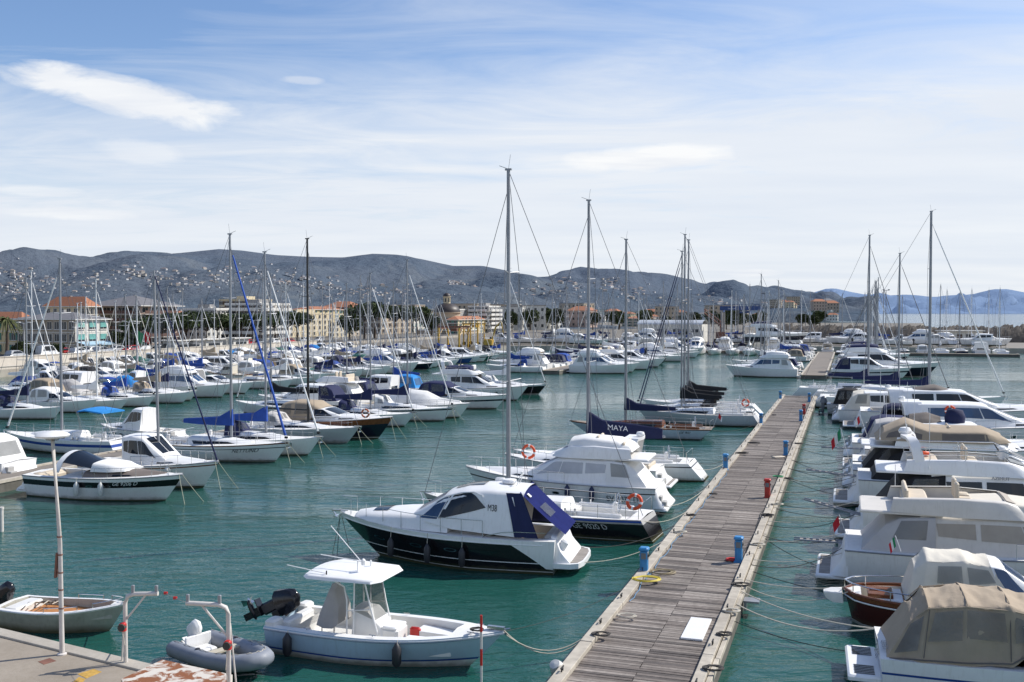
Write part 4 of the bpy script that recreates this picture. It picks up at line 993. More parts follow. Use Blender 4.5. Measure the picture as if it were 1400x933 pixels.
clus = [(20, 378, 22, 8, 'far left of the hills'), (15, 398, 16, 8, 'low on the far left'), (70, 388, 25, 8, 'above the orange roof'), (130, 388, 25, 10, 'left of the brown hotel roof'), (175, 372, 20, 5, 'above the brown hotel'), (215, 378, 22, 6, 'above the brown hotel'), (255, 386, 15, 8, 'above the terraced block'), (300, 380, 22, 9, 'left of the blue furled sail'), (345, 378, 18, 8, 'above the tall pale block'), (385, 384, 22, 9, 'above the palazzo'), (425, 388, 20, 8, 'right of the black mast'), (455, 397, 24, 7, 'above the beige stone building'), (500, 400, 22, 6, 'above the beige stone building'), (560, 402, 25, 8, 'left of the church dome'), (622, 388, 9, 2, 'high above the church dome'), (660, 405, 30, 8, 'right of the church dome'), (735, 402, 25, 10, 'right of the tall foreground mast'), (780, 395, 18, 9, 'below the second ridge'), (838, 390, 14, 8, 'on the second ridge'), (870, 404, 25, 9, 'below the second ridge'), (950, 414, 35, 7, 'above the white hangar'), (1060, 418, 40, 6, 'above the far shore'), (1120, 424, 20, 4, 'on the last headland')]
tot = 0
for px, py, sx, sy, where in clus:
    for i in range(11 if px < 560 else 9):
        q = hill_at(px + rr.gauss(0, sx * .55), py + rr.gauss(0, sy * .75))
        if q is None or tot > 285: continue
        p, Y = q; k = rr.choice((3, 0, 2, 3, 1, 2, 0, 5)); tot += 1
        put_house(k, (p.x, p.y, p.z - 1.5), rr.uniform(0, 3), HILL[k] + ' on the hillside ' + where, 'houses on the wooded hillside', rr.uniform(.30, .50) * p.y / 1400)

gs = G()
for px, py, sx, sy, where in clus:
    for i in range(24):
        q = hill_at(px + rr.gauss(0, sx * .8), py + rr.gauss(1.5, sy * .9))
        if q is None: continue
        p, Y = q; s_ = rr.uniform(2.0, 4.0) * Y / 1500; a_ = rr.uniform(0, 3); hh = s_ * rr.uniform(.5, .9)
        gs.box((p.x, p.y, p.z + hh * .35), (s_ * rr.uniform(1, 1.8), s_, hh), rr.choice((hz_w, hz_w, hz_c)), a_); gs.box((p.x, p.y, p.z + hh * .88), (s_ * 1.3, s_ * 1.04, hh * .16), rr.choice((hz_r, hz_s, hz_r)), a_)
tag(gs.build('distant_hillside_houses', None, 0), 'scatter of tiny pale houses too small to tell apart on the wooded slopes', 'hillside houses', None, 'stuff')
# ------------------------------------------------------------------ trees
def leafm(name, c):
    m, nt, b, tc = new_mat(name); v = tc.outputs['Object']; L = nt.links.new
    cc = mixc(nt, maprange(nt, nz(nt, v, .9, 4), .35, .65), (c[0] * .45, c[1] * .5, c[2] * .5), (c[0] * 1.35, c[1] * 1.3, c[2] * 1.1)); oi = nd(nt, 'ShaderNodeObjectInfo')
    cc = mixc(nt, 1., cc, maprange(nt, oi.outputs['Random'], 0, 1, .75, 1.2), 'MULTIPLY'); L(cc, b.inputs['Base Color']); b.inputs['Roughness'].default_value = .7; b.inputs['Specular IOR Level'].default_value = .2
    return m
lf_pine = leafm('pine foliage', (.050, .072, .028)); lf_oak = leafm('broad leaf foliage', (.058, .078, .03)); lf_palm = leafm('palm fronds', (.07, .08, .03)); bark = mat('bark', (.10, .07, .05), .95, var=.3, scale=6)
def leaves(g, m, blobs_, n, size, rr, flat=.5):
    for i in range(n):
        c, rx, rz_ = rr.choice(blobs_); a = rr.uniform(0, 6.283); u = rr.uniform(-1, 1); k = rr.random() ** .3; s = math.sqrt(1 - u * u)
        p = Vector((c[0] + rx * k * s * math.cos(a), c[1] + rx * k * s * math.sin(a), c[2] + rz_ * k * u)); e = Vector((rr.gauss(0, 1), rr.gauss(0, 1), rr.gauss(0, flat))).normalized() * size * rr.uniform(.6, 1.3); f = e.orthogonal().normalized() * size * rr.uniform(.4, .9)
        f = Matrix.Rotation(rr.uniform(0, 6.3), 3, e) @ f
        g.poly([p - e * .5, p + f * .5, p + e * .5, p - f * .5], m)
def tree(kind, label, loc, seed, group, h=8., w=6.):
    rr = random.Random(seed); o = thing('pine_tree' if kind == 'pine' else 'broadleaf_tree', label, 'tree', loc, rr.uniform(0, 6), group)
    g = G(); g.tube([(0, 0, -.2), (.1, 0, h * .3), (-.1, .15, h * .62)], .26, bark, 7, .15)
    bl = []
    for i in range(14):
        a = rr.uniform(0, 6.28); r_ = w / 2 * rr.uniform(.15, .75) ** .8; z = h * (.78 + rr.uniform(-.09, .08)) if kind == 'pine' else h * rr.uniform(.4, .85)
        p = (r_ * math.cos(a), r_ * math.sin(a), z); g.tube([(-.1, .1, h * .5), (p[0] * .5, p[1] * .5, h * .62), p], .09, bark, 5, .03); bl.append((p, w * rr.uniform(.20, .30), h * (.14 if kind == 'pine' else .17)))
    g.build('trunk', o, 60); g = G(); leaves(g, lf_pine if kind == 'pine' else lf_oak, bl, 3200, .52, rr); g.build('crown', o, 0); return o
protoP = [tree('pine', '', (0, 0, -99), 20 + i, 'trees', 8, 7.5) for i in range(3)]; protoO = [tree('oak', '', (0, 0, -99), 40 + i, 'trees', 6.5, 5.5) for i in range(2)]
rr = random.Random(5); usedp = set()
def put_tree(protos, loc, label, group, s):
    p = rr.choice(protos)
    if p.name not in usedp:
        usedp.add(p.name); p.location = loc; p.scale = (s,) * 3; tag(p, label, 'tree', group); return
    dup(p, loc, rr.uniform(0, 6), label, group, s)
def on_line(px, n): k = (px - 700) / FPX; Y = -n / (U.x - k * N.x); return k * Y, Y
for px, n, s, kind, label in [(188, -141, .95, 0, 'left of the pine row below the brown hotel'), (205, -143, 1.05, 0, 'second of the pine row below the brown hotel'), (222, -141, 1.05, 0, 'right of the brown hotel front'), (238, -143, 1.1, 0, 'below the low white building'), (254, -141, 1.05, 0, 'left of the terraced white block'), (268, -143, 1.15, 0, 'in front of the terraced white block'), (282, -141, 1.1, 0, 'right of the terraced white block'), (297, -143, 1.1, 0, 'between the two apartment blocks'), (314, -142, 1.0, 0, 'left foot of the tall pale block'), (330, -141, 1.1, 0, 'beside the blue furled sail'), (345, -143, 1.1, 0, 'below the tall pale block'), (360, -141, 1.1, 0, 'right foot of the tall pale block'), (376, -142, 1.15, 0, 'left of the palazzo'), (392, -141, 1.15, 0, 'in front of the palazzo'), (406, -141, 1.15, 0, 'just left of the black mast'), (498, -140, 1.5, 0, 'left in the pine group before the stone block'), (512, -141, 1.55, 0, 'before the stone block'), (540, -141, 1.4, 0, 'centre of the pine group left of the church'), (556, -140, 1.4, 0, 'right in the pine group left of the church'), (570, -141, 1.4, 0, 'close to the left of the church'), (170, -138, .8, 1, 'beside the small gabled house'), (178, -137, .7, 1, 'round bush like tree under the pines'), (478, -140, 1.3, 1, 'beside the palazzo wing'), (590, -139, 1.3, 1, 'left of the travel lift'), (30, -137, .6, 1, 'at the left edge beside the cream house'), (75, -137, .5, 1, 'in front of the white three storey block'), (725, -150, 1.6, 1, 'right of the tall foreground mast'), (742, -148, 1.8, 1, 'in front of the white and brown block'), (700, -150, 1.5, 1, 'behind the tall foreground mast')]:
    x, Y = on_line(px, n); put_tree(protoP if kind == 0 else protoO, (x, Y, 1.1), ('dark umbrella pine ' if kind == 0 else 'dense green tree ') + label, 'trees along the town promenade', s)
for i in range(26):
    px = rr.uniform(690, 1130); Y = rr.uniform(430, 700); put_tree(protoO, ((px - 700) / FPX * Y, Y, 1.1), 'dark green tree behind the boatyard ' + ('left of the pale mast' if px < 810 else 'beyond the white hangar' if px < 950 else 'near the blue gantry' if px < 1050 else 'towards the breakwater'), 'trees behind the boatyard', rr.uniform(1.1, 1.7))
# palm
x, Y = on_line(8, -136); o = thing('palm_tree', 'tall palm with drooping fronds at the left edge', 'tree', (x, Y, 1.1)); g = G(); g.tube([(0, 0, 0), (.2, 0, 4), (.1, 0, 7.6)], .3, bark, 8, .2); g.build('trunk', o); g = G()
for i in range(24):
    a = i * 2.4; e0 = rr.uniform(-.3, 1.2); pts = [Vector((.1 + math.cos(a) * t * 2.6, math.sin(a) * t * 2.6, 7.6 + e0 * 2 * t - 2.6 * t * t)) for t in (0, .25, .5, .75, 1)]; s = Vector((-math.sin(a), math.cos(a), 0))
    g.grid([[p - s * .28 * (1 - t * .8) - Vector((0, 0, .16)), p, p + s * .28 * (1 - t * .8) - Vector((0, 0, .16))] for p, t in zip(pts, (0, .25, .5, .75, 1))], lf_palm)
g.build('crown', o, 0)

# ------------------------------------------------------------------ cars, lamps, flags on the quay road
def car_proto(paint, van=False):
    o = thing('van' if van else 'parked_car', '', 'van' if van else 'car'); L, H_ = (5.2, 2.1) if van else (4.1, 1.45)
    b = Cab([(-L / 2, -L / 2 + .05, .75, .72, .32, .72), (-L / 2 + .7, -L / 2 + .7, .84, .78, .28, .85), (.9, .9, .84, .78, .28, .88), (L / 2 - .15, L / 2 - .2, .82, .72, .3, .74), (L / 2, L / 2 - .03, .72, .68, .34, .62)], .04, .12)
    g = G(); b.mesh(g, paint, 2); g.build('body', o, 40)
    c = Cab([(-L / 2 + .15, -L / 2 + .5, .74, .60, .82, H_), (.1, 0, .76, .62, .82, H_ + .02), (L * .26, L * .1, .74, .6, .84, H_ - .06), (L * .3, L * .28, .7, .66, .84, .9)], .04, .1)
    g = G(); c.mesh(g, paint, 2); k = g.build('cabin', o, 40); g = G(); c.both(g, [(.15, .15), (1.9, .15), (1.7, .5), (.3, .5)], glass, .012); c.both(g, [(2.15, .72), (2.85, .72), (2.85, 1), (2.15, 1)], glass, .012); g.build('window', k, 0)
    for x in (-L * .31, L * .31):
        for s in (1, -1): g = G(); g.lathe([(.0, -.1), (.2, -.1), (.31, -.09), (.32, .09), (.2, .1), (.0, .1)], rubber, (x, s * .76, .32), 12, 'Y'); g.build('wheel', o, 40)
    return o
cp = [car_proto(mat('%s car paint' % n, c, .2, var=.02)) for n, c in (('white', (.75, .75, .74)), ('black', (.015, .015, .017)), ('silver', (.42, .43, .44)), ('red', (.35, .02, .02)), ('blue', (.03, .07, .2)))]; cv = car_proto(MATS['white car paint'], True)
CN = ['white', 'black', 'silver', 'red', 'blue']; rr = random.Random(3); used = set()
for i, px in enumerate([22, 42, 66, 88, 108, 124, 140, 158, 178, 196, 218, 238, 256, 276, 292, 310, 326, 342, 358, 376, 396, 416, 436]):
    x, Y = on_line(px, QN - 13 - (i % 2) * 2); k = rr.choice((0, 0, 1, 2, 2, 1, 4, 3)); p = cv if i in (2, 9, 15) else cp[k]
    where = 'in front of the white three storey block' if px < 150 else 'below the brown hotel' if px < 245 else 'below the apartment blocks' if px < 380 else 'in front of the palazzo'
    lab = ('white van' if p is cv else CN[k] + ' car') + ' parked on the quay road ' + where; loc = (x, Y, 1.91)
    if p.name in used: dup(p, loc, RZB + rr.choice((0, math.pi)), lab, 'vehicles parked on the quay road')
    else: used.add(p.name); p.location = loc; p.rotation_euler = (0, 0, RZB); tag(p, lab, None, 'vehicles parked on the quay road')
for p in cp + [cv]:
    if p.name not in used:
        for c in list(p.children_recursive): bpy.data.objects.remove(c)
        bpy.data.objects.remove(p)
lp = thing('street_lamp', '', 'street lamp'); g = G(); g.tube([(0, 0, 0), (0, 0, 7)], .08, palemast, 6, .05); g.tube([(0, -1.1, 7.1), (0, 0, 6.9), (0, 1.1, 7.1)], .04, palemast, 5); g.build('pole', lp)
for s in (1, -1): g = G(); g.box((0, s * 1.2, 7.1), (.3, .7, .14), trim, bev=.04); g.build('lamp_head', lp)
for i, (px, wh) in enumerate([(33, 'left of the white three storey block'), (105, 'at the corner of the white three storey block'), (176, 'below the brown hotel'), (232, 'right of the brown hotel'), (268, 'below the terraced block'), (347, 'below the tall pale block'), (426, 'in front of the palazzo'), (483, 'right of the palazzo')]):
    x, Y = on_line(px, QN - 9.5); lab = 'white double headed street lamp ' + wh
    if i == 0: lp.location = (x, Y, 1.1); lp.rotation_euler = (0, 0, RZB); tag(lp, lab, None, 'street lamps on the promenade')
    else: dup(lp, (x, Y, 1.1), RZB, lab, 'street lamps on the promenade')
flg = mat('green flag cloth', (.02, .25, .10), .8); flr = mat('red flag cloth', (.55, .02, .03), .8); flw = mat('white flag cloth', (.75, .75, .72), .8)
for px, c, n in ((188, flg, 'green'), (197, flr, 'red')):
    x, Y = on_line(px, QN - 7); o = thing('flagpole', 'slim pole flying a %s flag on the promenade' % n, 'flag', (x, Y, 1.1)); g = G(); g.tube([(0, 0, 0), (0, 0, 5.4)], .05, palemast, 6); g.build('pole', o); g = G(); g.grid([[(.05 + a * .55, .12 * math.sin(a * 3), 5.3 - a * .3), (.05 + a * .5, .12 * math.sin(a * 3 + 1), 3.1 - a * .25)] for a in (0, .5, 1, 1.5, 2)], c); g.build('flag', o)
# pale kiosks under the pines
for i, (px, l) in enumerate(((243, 'left'), (256, 'second'), (285, 'third'), (322, 'right'))):
    x, Y = on_line(px, -134); o = thing('kiosk', 'low white kiosk with a flat roof under the pines, %s of four' % l, 'kiosk', (x, Y, 1.1), RZB); g = G(); g.box((0, 0, 1.4), (6, 3, 2.8), w_white); g.build('wall', o, 0); g = G(); g.box((0, -.2, 2.9), (6.6, 3.8, .2), trim); g.build('roof', o, 0); g = G(); g.box((0, -1.52, 1.3), (4.2, .06, 1.5), w_pane); g.build('window', o, 0)

# ------------------------------------------------------------------ boatyard
gant = mat('blue gantry paint', (.015, .05, .17), .5, rnd=0); yel = mat('yellow machinery paint', (.50, .30, .04), .5, var=.2); rust = mat('rusty brown steel', (.20, .09, .06), .8, var=.3, scale=2)
def gantry(label, name, px, Y, w, h, d, beam, leg, bm, lm, z0=1.15):
    o = thing(name, label, 'crane', ((px - 700) / FPX * Y, Y, z0), HN)
    for sx in (-1, 1):
        for sy in (-1, 1): g = G(); g.box((sx * w / 2, sy * d / 2, h / 2), (leg, leg, h), lm); g.tube([(sx * w / 2, sy * d / 2, h * .55), (sx * w / 2, sy * d * .1, h - .4)], leg * .25, lm, 4); g.build('leg', o, 0); g = G(); g.lathe([(.0, -.2), (.5, -.2), (.5, .2), (.0, .2)], rubber, (sx * w / 2, sy * d / 2 + .45, .5), 12, 'Y'); g.build('wheel', o, 0)
    for sy in (-1, 1):
        g = G(); g.box((0, sy * d / 2, h + beam / 2), (w + 1.0, beam * .7, beam), bm)
        n = int(w / 1.4)
        for i in range(n + 1): g.box((-w / 2 + w * i / n, sy * d / 2, h + beam + .25), (.08, .08, .5), bm)
        g.box((0, sy * d / 2, h + beam + .5), (w, .08, .08), bm); g.build('beam', o, 0)
    g = G()
    for sx in (-1, 1): g.box((sx * w / 2, 0, h - .15), (beam * .6, d - beam, beam * .6), bm)
    g.box((w * .12, 0, h - .5), (w * .3, d * .5, .7), bm); g.build('trolley', o, 0)
    return o
gantry('tall gantry crane with a dark blue beam on pale legs in the boatyard', 'gantry_crane', 1013, 292, 10.5, 9.4, 6, 1.2, .55, gant, w_grey)
gantry('yellow travel lift with four tall legs on the quay below the church', 'travel_lift', 620, 246, 5.4, 5.0, 6, .4, .36, rust, yel)
gantry('smaller yellow travel lift right of the church', 'travel_lift', 648, 268, 4.0, 5.6, 5, .3, .3, yel, yel)
Yk = 285; o = thing('crane', 'brown lattice crane with a folded jib left of the blue gantry', 'crane', ((985 - 700) / FPX * Yk, Yk, 1.15)); g = G(); g.box((0, 0, 2.2), (2.2, 2.2, 2.0), rust); g.build('cab', o, 0); g = G(); g.box((0, 0, .6), (3.4, 2.6, 1.2), rubber); g.build('undercarriage', o, 0); g = G()
for dy in (-.4, .4):
    for dz_ in (0, 1.2): g.tube([(0, dy, 5 + dz_), (-4.6, dy, 8.6 + dz_)], .12, rust, 4)
for i in range(9): a = i / 8; g.tube([(-4.6 * a, -.4, 5 + 3.6 * a), (-4.6 * min(1, a + .1), .4, 6.2 + 3.6 * min(1, a + .1))], .07, rust, 4)
g.tube([(0, 0, 3), (0, 0, 6.4)], .2, rust, 5); g.tube([(-4.6, 0, 9.8), (1.5, 0, 3.4)], .05, wire, 4); g.build('jib', o, 0)
o = thing('yellow_digger', 'small yellow excavator on the quay between the travel lifts and the yacht', 'excavator', ((668 - 700) / FPX * 240, 240, 1.15), HN); g = G(); g.box((0, 0, 1.6), (2.2, 1.8, 1.4), yel, bev=.2); g.build('cab', o); g = G(); g.box((0, .7, .45), (2.8, .5, .9), rubber, bev=.2); g.box((0, -.7, .45), (2.8, .5, .9), rubber, bev=.2); g.build('track', o); g = G(); g.tube([(.8, 0, 1.8), (1.8, 0, 5.2), (3.2, 0, 6.6)], .2, yel, 6); g.tube([(3.2, 0, 6.6), (3.8, 0, 3.5)], .15, yel, 6); g.build('arm', o)
Yh = 300; x0 = (920 - 700) / FPX * Yh; o = thing('hangar', 'long white boatyard shed with a ridged roof', 'shed', (x0, Yh, 1.15), HN); g = G(); g.box((0, 0, 2.6), (19, 12, 5.2), w_white); g.build('wall', o, 0); g = G(); P = []
for i in range(9): a = math.pi * i / 8; P.append([(-9.7, -6.2 * math.cos(a), 5.21 + 1.3 * math.sin(a)), (9.7, -6.2 * math.cos(a), 5.21 + 1.3 * math.sin(a))])
g.grid(P, mat('pale metal roof', (.52, .54, .56), .45, .3)); g.build('roof', o, 0); g = G(); g.box((-3, -6.03, 2.0), (5, .1, 3.8), w_grey); g.build('door', o, 0)
for i in range(6): g = G(); g.box((1.5 + i * 1.3, -6.03, 3.4), (.9, .08, .9), w_pane); g.build('window', o, 0)
# low building on the breakwater quay
Yb = 290; x0 = (1312 - 700) / FPX * Yb; o = thing('harbour_building', 'low white building with dark doors on the breakwater quay', 'building', (x0, Yb, 1.1), -.04); g = G(); g.box((0, 0, 1.7), (11.5, 4, 3.4), w_white); g.build('wall', o, 0); g = G(); g.box((0, -.3, 3.5), (12.4, 5.2, .25), trim); g.build('roof', o, 0)
for i in range(3): g = G(); g.box((-3.4 + i * 2.6, -2.02, 1.3), (1.5, .08, 2.4), shut_b if i == 1 else w_pane); g.build('door', o, 0)
for i in range(2): g = G(); g.box((2.9 + i * 1.6, -2.02, 1.9), (1.0, .08, 1.0), w_pane); g.build('window', o, 0)
for px, Y, h_, wh in ((1211, 300, 15.5, 'left of the masts at the breakwater'), (1128, 312, 14., 'above the end of the far pontoon'), (1101, 330, 9., 'near the blue gantry')):
    o = thing('light_mast', 'tall thin floodlight mast ' + wh, 'light mast', ((px - 700) / FPX * Y, Y, 1.1)); g = G(); g.tube([(0, 0, 0), (0, 0, h_)], .14, wire, 6, .08); g.build('pole', o); g = G(); g.box((0, 0, h_), (1.9, .2, .14), wire); g.box((-.8, 0, h_ + .18), (.5, .3, .25), alu); g.box((.8, 0, h_ + .18), (.5, .3, .25), alu); g.build('lamp_head', o)
# ------------------------------------------------------------------ main pontoons and their furniture
pontoon('main timber decked pontoon running away from the camera', 22.6, 114.6, MP0, MPW, seed=4)
pontoon('far continuation of the main pontoon beyond the gap of open water', 153, 243, -6.7, 3.8, det=False)
pontoon('left pontoon with boats moored on both sides', 41, 118, -46.2, 2.6, det=False)
pontoon('middle pontoon ending in open water behind the row of cruisers', 152, 246, -46.4, 3.0, det=False)
pontoon('outer left pontoon in front of the inner pontoon', 70, 205, -81, 2.6, det=False)
pontoon('inner pontoon between the town quay and the outer left pontoon', 92, 205, -101.3, 2.2, det=False)
pontoon('cross pontoon at the far end of the harbour in front of the boatyard', 244, 247.5, -44, 80, det=False)
ped_b = mat('faded blue pedestal paint', (.035, .22, .48), .45, var=.15, scale=5, streak=.3); ped_g = mat('pedestal panel', (.16, .17, .18), .5); ped_r = mat('red fire box paint', (.42, .03, .02), .45, var=.15, scale=5)
def pedestal(label, t, n, kind='blue'):
    o = thing('power_pedestal' if kind == 'blue' else 'fire_extinguisher_box', label, 'pedestal' if kind == 'blue' else 'fire box', UN(t, n, .6), HN + R(90), 'blue service pedestals on the pontoon' if kind == 'blue' else None)
    c = ped_b if kind == 'blue' else ped_r; g = G(); g.box((0, 0, .42), (.30, .26, .84), c, bev=.03); g.build('body', o, 30)
    g = G(); g.box((0, 0, .90), (.36, .34, .10), c, bev=.04); g.build('cap', o, 30); g = G(); g.box((0, 0, .02), (.36, .32, .05), c); g.build('base', o, 30)
    g = G(); g.box((0, 0, .66), (.22, .29, .26), ped_g, bev=.02); g.box((0, 0, .66), (.32, .2, .22), ped_g, bev=.02); k = g.build('socket_panel', o, 20)
    g = G()
    for s in (1, -1):
        for x in (-.05, .05): g.lathe([(.0, .17), (.035, .17), (.04, .145)], white if kind == 'blue' else blk, (x, 0, .66), 8, 'Y') if s == 1 else g.lathe([(.0, -.17), (.035, -.17), (.04, -.145)], blk, (x, 0, .66), 8, 'Y')
    g.build('socket', k, 20); return o
def tn(px, py, z=.6): p = W(px, py, z); return p.dot(U), p.dot(N)
for px, py, wh in ((885, 785, 'beside the coiled yellow hose'), (996, 643, 'on the left side near the white flybridge boat'), (1044, 581, 'on the left side near the wooden sloop'), (1070, 547, 'at the far left corner of the pontoon end')):
    t, n = tn(px, py); pedestal('faded blue service pedestal ' + wh, t, MP0 + .20)
for px, py, wh in ((1018, 769, 'beside the red cable on the right side'), (1079, 623, 'second on the right side, by the pale cushion'), (1100, 576, 'third on the right side'), (1112, 550, 'at the far right corner of the pontoon end')):
    t, n = tn(px, py); pedestal('faded blue service pedestal ' + wh, t, MP0 + MPW - .62)
for px, py, wh in ((1056, 681, 'red fire extinguisher pedestal in the middle of the right side of the pontoon'), (1105, 567, 'red fire extinguisher pedestal near the far end of the pontoon')):
    t, n = tn(px, py); pedestal(wh, t, MP0 + MPW - .60, 'red')
def coil(name, label, px, py, m, rad, turns, cat, z=.70, r=.014, seed=1):
    rr = random.Random(seed); p = W(px, py, z); g = G(); pts = []
    for i in range(turns * 14 + 1):
        a = i / 14 * 6.283; rd = rad * (1 + .22 * math.sin(i * .37 + seed) * rr.uniform(.5, 1)); pts.append((rd * math.cos(a) * 1.15, rd * math.sin(a) * .85, .012 + .02 * (i / 14) / turns + rr.uniform(0, .02)))
    g.tube(pts, r, m, 5); o = g.build(name, None, 60); o.location = p; return tag(o, label, cat)
coil('hose', 'coiled yellow water hose at the foot of the near blue pedestal', 884, 793, yellowp, .38, 7, 'hose', .7, .018)
coil('hose', 'pale brown coiled hose behind the yellow hose', 905, 783, mat('brown hose', (.30, .24, .14), .6), .36, 4, 'hose', .62, .016, 3)
coil('power_cable', 'coiled red cable with a white plug left of the right hand blue pedestal', 1001, 766, red, .18, 5, 'cable', .62, .025, 5)
coil('hose', 'small green hose coil on the right kerb beyond the red pedestal', 1064, 652, mat('green hose', (.03, .30, .12), .6), .22, 5, 'hose', .75, .02, 8)
coil('rope_coil', 'loose pale rope on the left kerb in the foreground', 856, 843, rope_w, .24, 3, 'rope', .70, .012, 9)
coil('rope_coil', 'dark rope heap on the left kerb half way along the pontoon', 1030, 606, rope_d, .34, 3, 'rope', .72, .03, 10)
coil('rope_coil', 'dark rope heap on the left kerb beside the sailing yachts', 1015, 620, rope_d, .3, 3, 'rope', .72, .03, 12)
coil('rope_coil', 'dark rope heap on the right kerb in front of the red pedestal', 1050, 705, rope_d, .22, 3, 'rope', .72, .03, 13)
coil('rope_coil', 'tangle of pale rope on the right kerb near the white board', 1000, 836, rope_w, .2, 5, 'rope', .74, .02, 14)
coil('rope_coil', 'tangle of dark rope at the bottom of the right kerb', 975, 915, rope_d, .2, 5, 'rope', .74, .02, 15)
o = thing('cushion', 'pale cushion lying on the planks beside the second right hand pedestal', 'cushion', W(1064, 625, .66), .4); g = G(); g.box((0, 0, 0), (.8, .4, .1), seatb, bev=.04); g.build('pad', o)
p0 = W(975, 872, .6); g = G(); ang = HN + R(90); g.box((0, 0, .035), (2.0, .62, .05), whitep, ang, bev=.008); o = g.build('white_board', None, 20); o.location = UN(p0.dot(U) + .55, MP0 + MPW - .95, .6); tag(o, 'plain white board lying on the planks against the right kerb', 'board')
o = thing('steel_bracket', 'small grey metal bracket jutting from the right side of the pontoon above the white board', 'bracket', UN(*tn(1030, 815), .5), HN); o.location = UN(tn(1030, 815)[0], MP0 + MPW + .25, .45); g = G(); g.box((0, 0, 0), (.5, .5, .06), alu); g.box((-.2, 0, -.15), (.06, .5, .3), alu); g.build('plate', o, 0)
g = G(); g.lathe([(.0, -.28), (.14, -.26), (.19, -.1), (.19, .1), (.14, .26), (.0, .28)], fendw, (0, 0, 0), 14, 'X'); g.torus((0, 0, 0), .19, .015, rubber, Matrix.Rotation(R(90), 4, 'Y'), 14, 5); o = g.build('fender'); t_, n_ = tn(770, 914); o.location = UN(t_, MP0 - .1, .55); o.rotation_euler = (0, R(50), HN + R(70)); tag(o, 'weathered white round fender hung on the left kerb in the near foreground', 'fender')

rr = random.Random(91)
for i, (px, py, md, wh) in enumerate(((946, 705, rope_d, 'left kerb just beyond the near blue pedestal'), (975, 676, rope_d, 'left kerb opposite the black sailing yacht'), (930, 728, rope_w, 'left kerb beside the black motor yacht'), (1058, 568, rope_d, 'left kerb near the pontoon end'), (1013, 800, rope_d, 'right kerb above the metal bracket'), (1036, 745, rope_w, 'right kerb beyond the right blue pedestal'), (1063, 690, rope_w, 'right kerb below the red pedestal'), (1078, 655, rope_d, 'right kerb beyond the green hose'), (1092, 607, rope_d, 'right kerb by the third blue pedestal'), (990, 868, rope_d, 'right kerb just below the white board'), (822, 868, rope_d, 'left kerb at the bottom of the picture'))):
    coil('rope_coil', '%s rope heaped round a cleat on the %s' % ('dark' if md is rope_d else 'pale', wh), px, py, md, rr.uniform(.14, .24), 4, 'rope', .74, .02, 40 + i)
for lab, off, m_, t0_, t1_ in (('long black cable lying along the inside of the right kerb', MPW - .52, rubber, 34, 92), ('pale blue hose lying along the inside of the left kerb', .42, mat('pale blue hose', (.10, .22, .36), .5), 31, 58)):
    g = G(); o0 = UN(t0_, MP0 + off, .62); g.tube([UN(lerp(t0_, t1_, i / 60), MP0 + off + .05 * math.sin(i * .9) + .03 * math.sin(i * 2.3), .622) - o0 for i in range(61)], .016, m_, 5); o = g.build('cable' if 'cable' in lab else 'hose', None, 60); o.location = o0; tag(o, lab, 'cable' if 'cable' in lab else 'hose')

# ------------------------------------------------------------------ centre console fishing boat
def put(root, x, y, rz): root.location = (x, y, 0); root.rotation_euler = (0, 0, rz)
root = thing('centre_console_boat', 'open fishing boat with pale blue hull, white hard top and raised black outboard', 'fishing boat')
put(root, -6.75, 29.45, -R(20))
H = Hull(6.95, 2.45, 1.08, .80, 1.0, .05, .93, .38, 2.5, .90, 1.7, .03, 1.4, zp=2.2)
strp = mat('blue boot stripe', (.02, .06, .25), .3)
hull_parts(root, H, [(.74, paleblue), (.80, strp), (1., white)], deckw, [(.0, .13, .22, .62, intw), (.13, .80, .24, .36, intw)], white, intw, None, 26)
g = G()
for sd in (1, -1): g.tube([H.edge(i / 24, sd, -.012, -.05) for i in range(25)], .022, white, 6); g.tube([H.edge(i / 24, sd, -.02, -.085) for i in range(25)], .012, steel, 5)
g.build('rub_rail', root)
g = G(); c = Cab([(3.55, 3.52, .34, .30, .36, .75), (3.5, 3.2, .42, .38, .36, 1.05), (3.05, 2.95, .44, .40, .36, 1.32), (2.45, 2.5, .44, .40, .36, 1.36)], .03, .08); c.mesh(g, intw, 2); co = g.build('console', root, 35)
g = G()
for sd in (1, -1): g.grid([[(3.15, sd * .42, 1.1), (2.55, sd * .44, 1.3)], [(2.98, sd * .40, 2.22), (2.55, sd * .42, 2.22)]], vinyl)
g.grid([[(3.2, -.40, 1.08), (3.2, .40, 1.08)], [(3.0, -.38, 2.24), (3.0, .38, 2.24)]], vinyl); g.build('windscreen', co, 0)
g = G(); g.box((3.62, 0, .62), (.5, .72, .5), intw, bev=.06); g.box((3.6, 0, .89), (.46, .7, .07), white, bev=.03); g.build('console_seat', root)
g = G(); w = Vector((2.36, 0, 1.15)); g.torus(w, .19, .015, steel, Matrix.Rotation(R(70), 4, 'Y')); g.tube([w, w + Vector((.15, 0, -.05))], .02, steel, 5); g.build('steering_wheel', co)
g = G(); P = []
ht = Cab([(3.55, 3.5, .70, .66, 2.28, 2.35), (3.35, 3.3, .96, .92, 2.27, 2.37), (2.0, 2.0, 1.06, 1.02, 2.27, 2.38), (1.35, 1.4, 1.04, 1.0, 2.27, 2.37), (1.15, 1.2, .86, .82, 2.28, 2.35)], .06, .04); ht.mesh(g, white, 2); hto = g.build('hardtop', root, 40)
g = G()
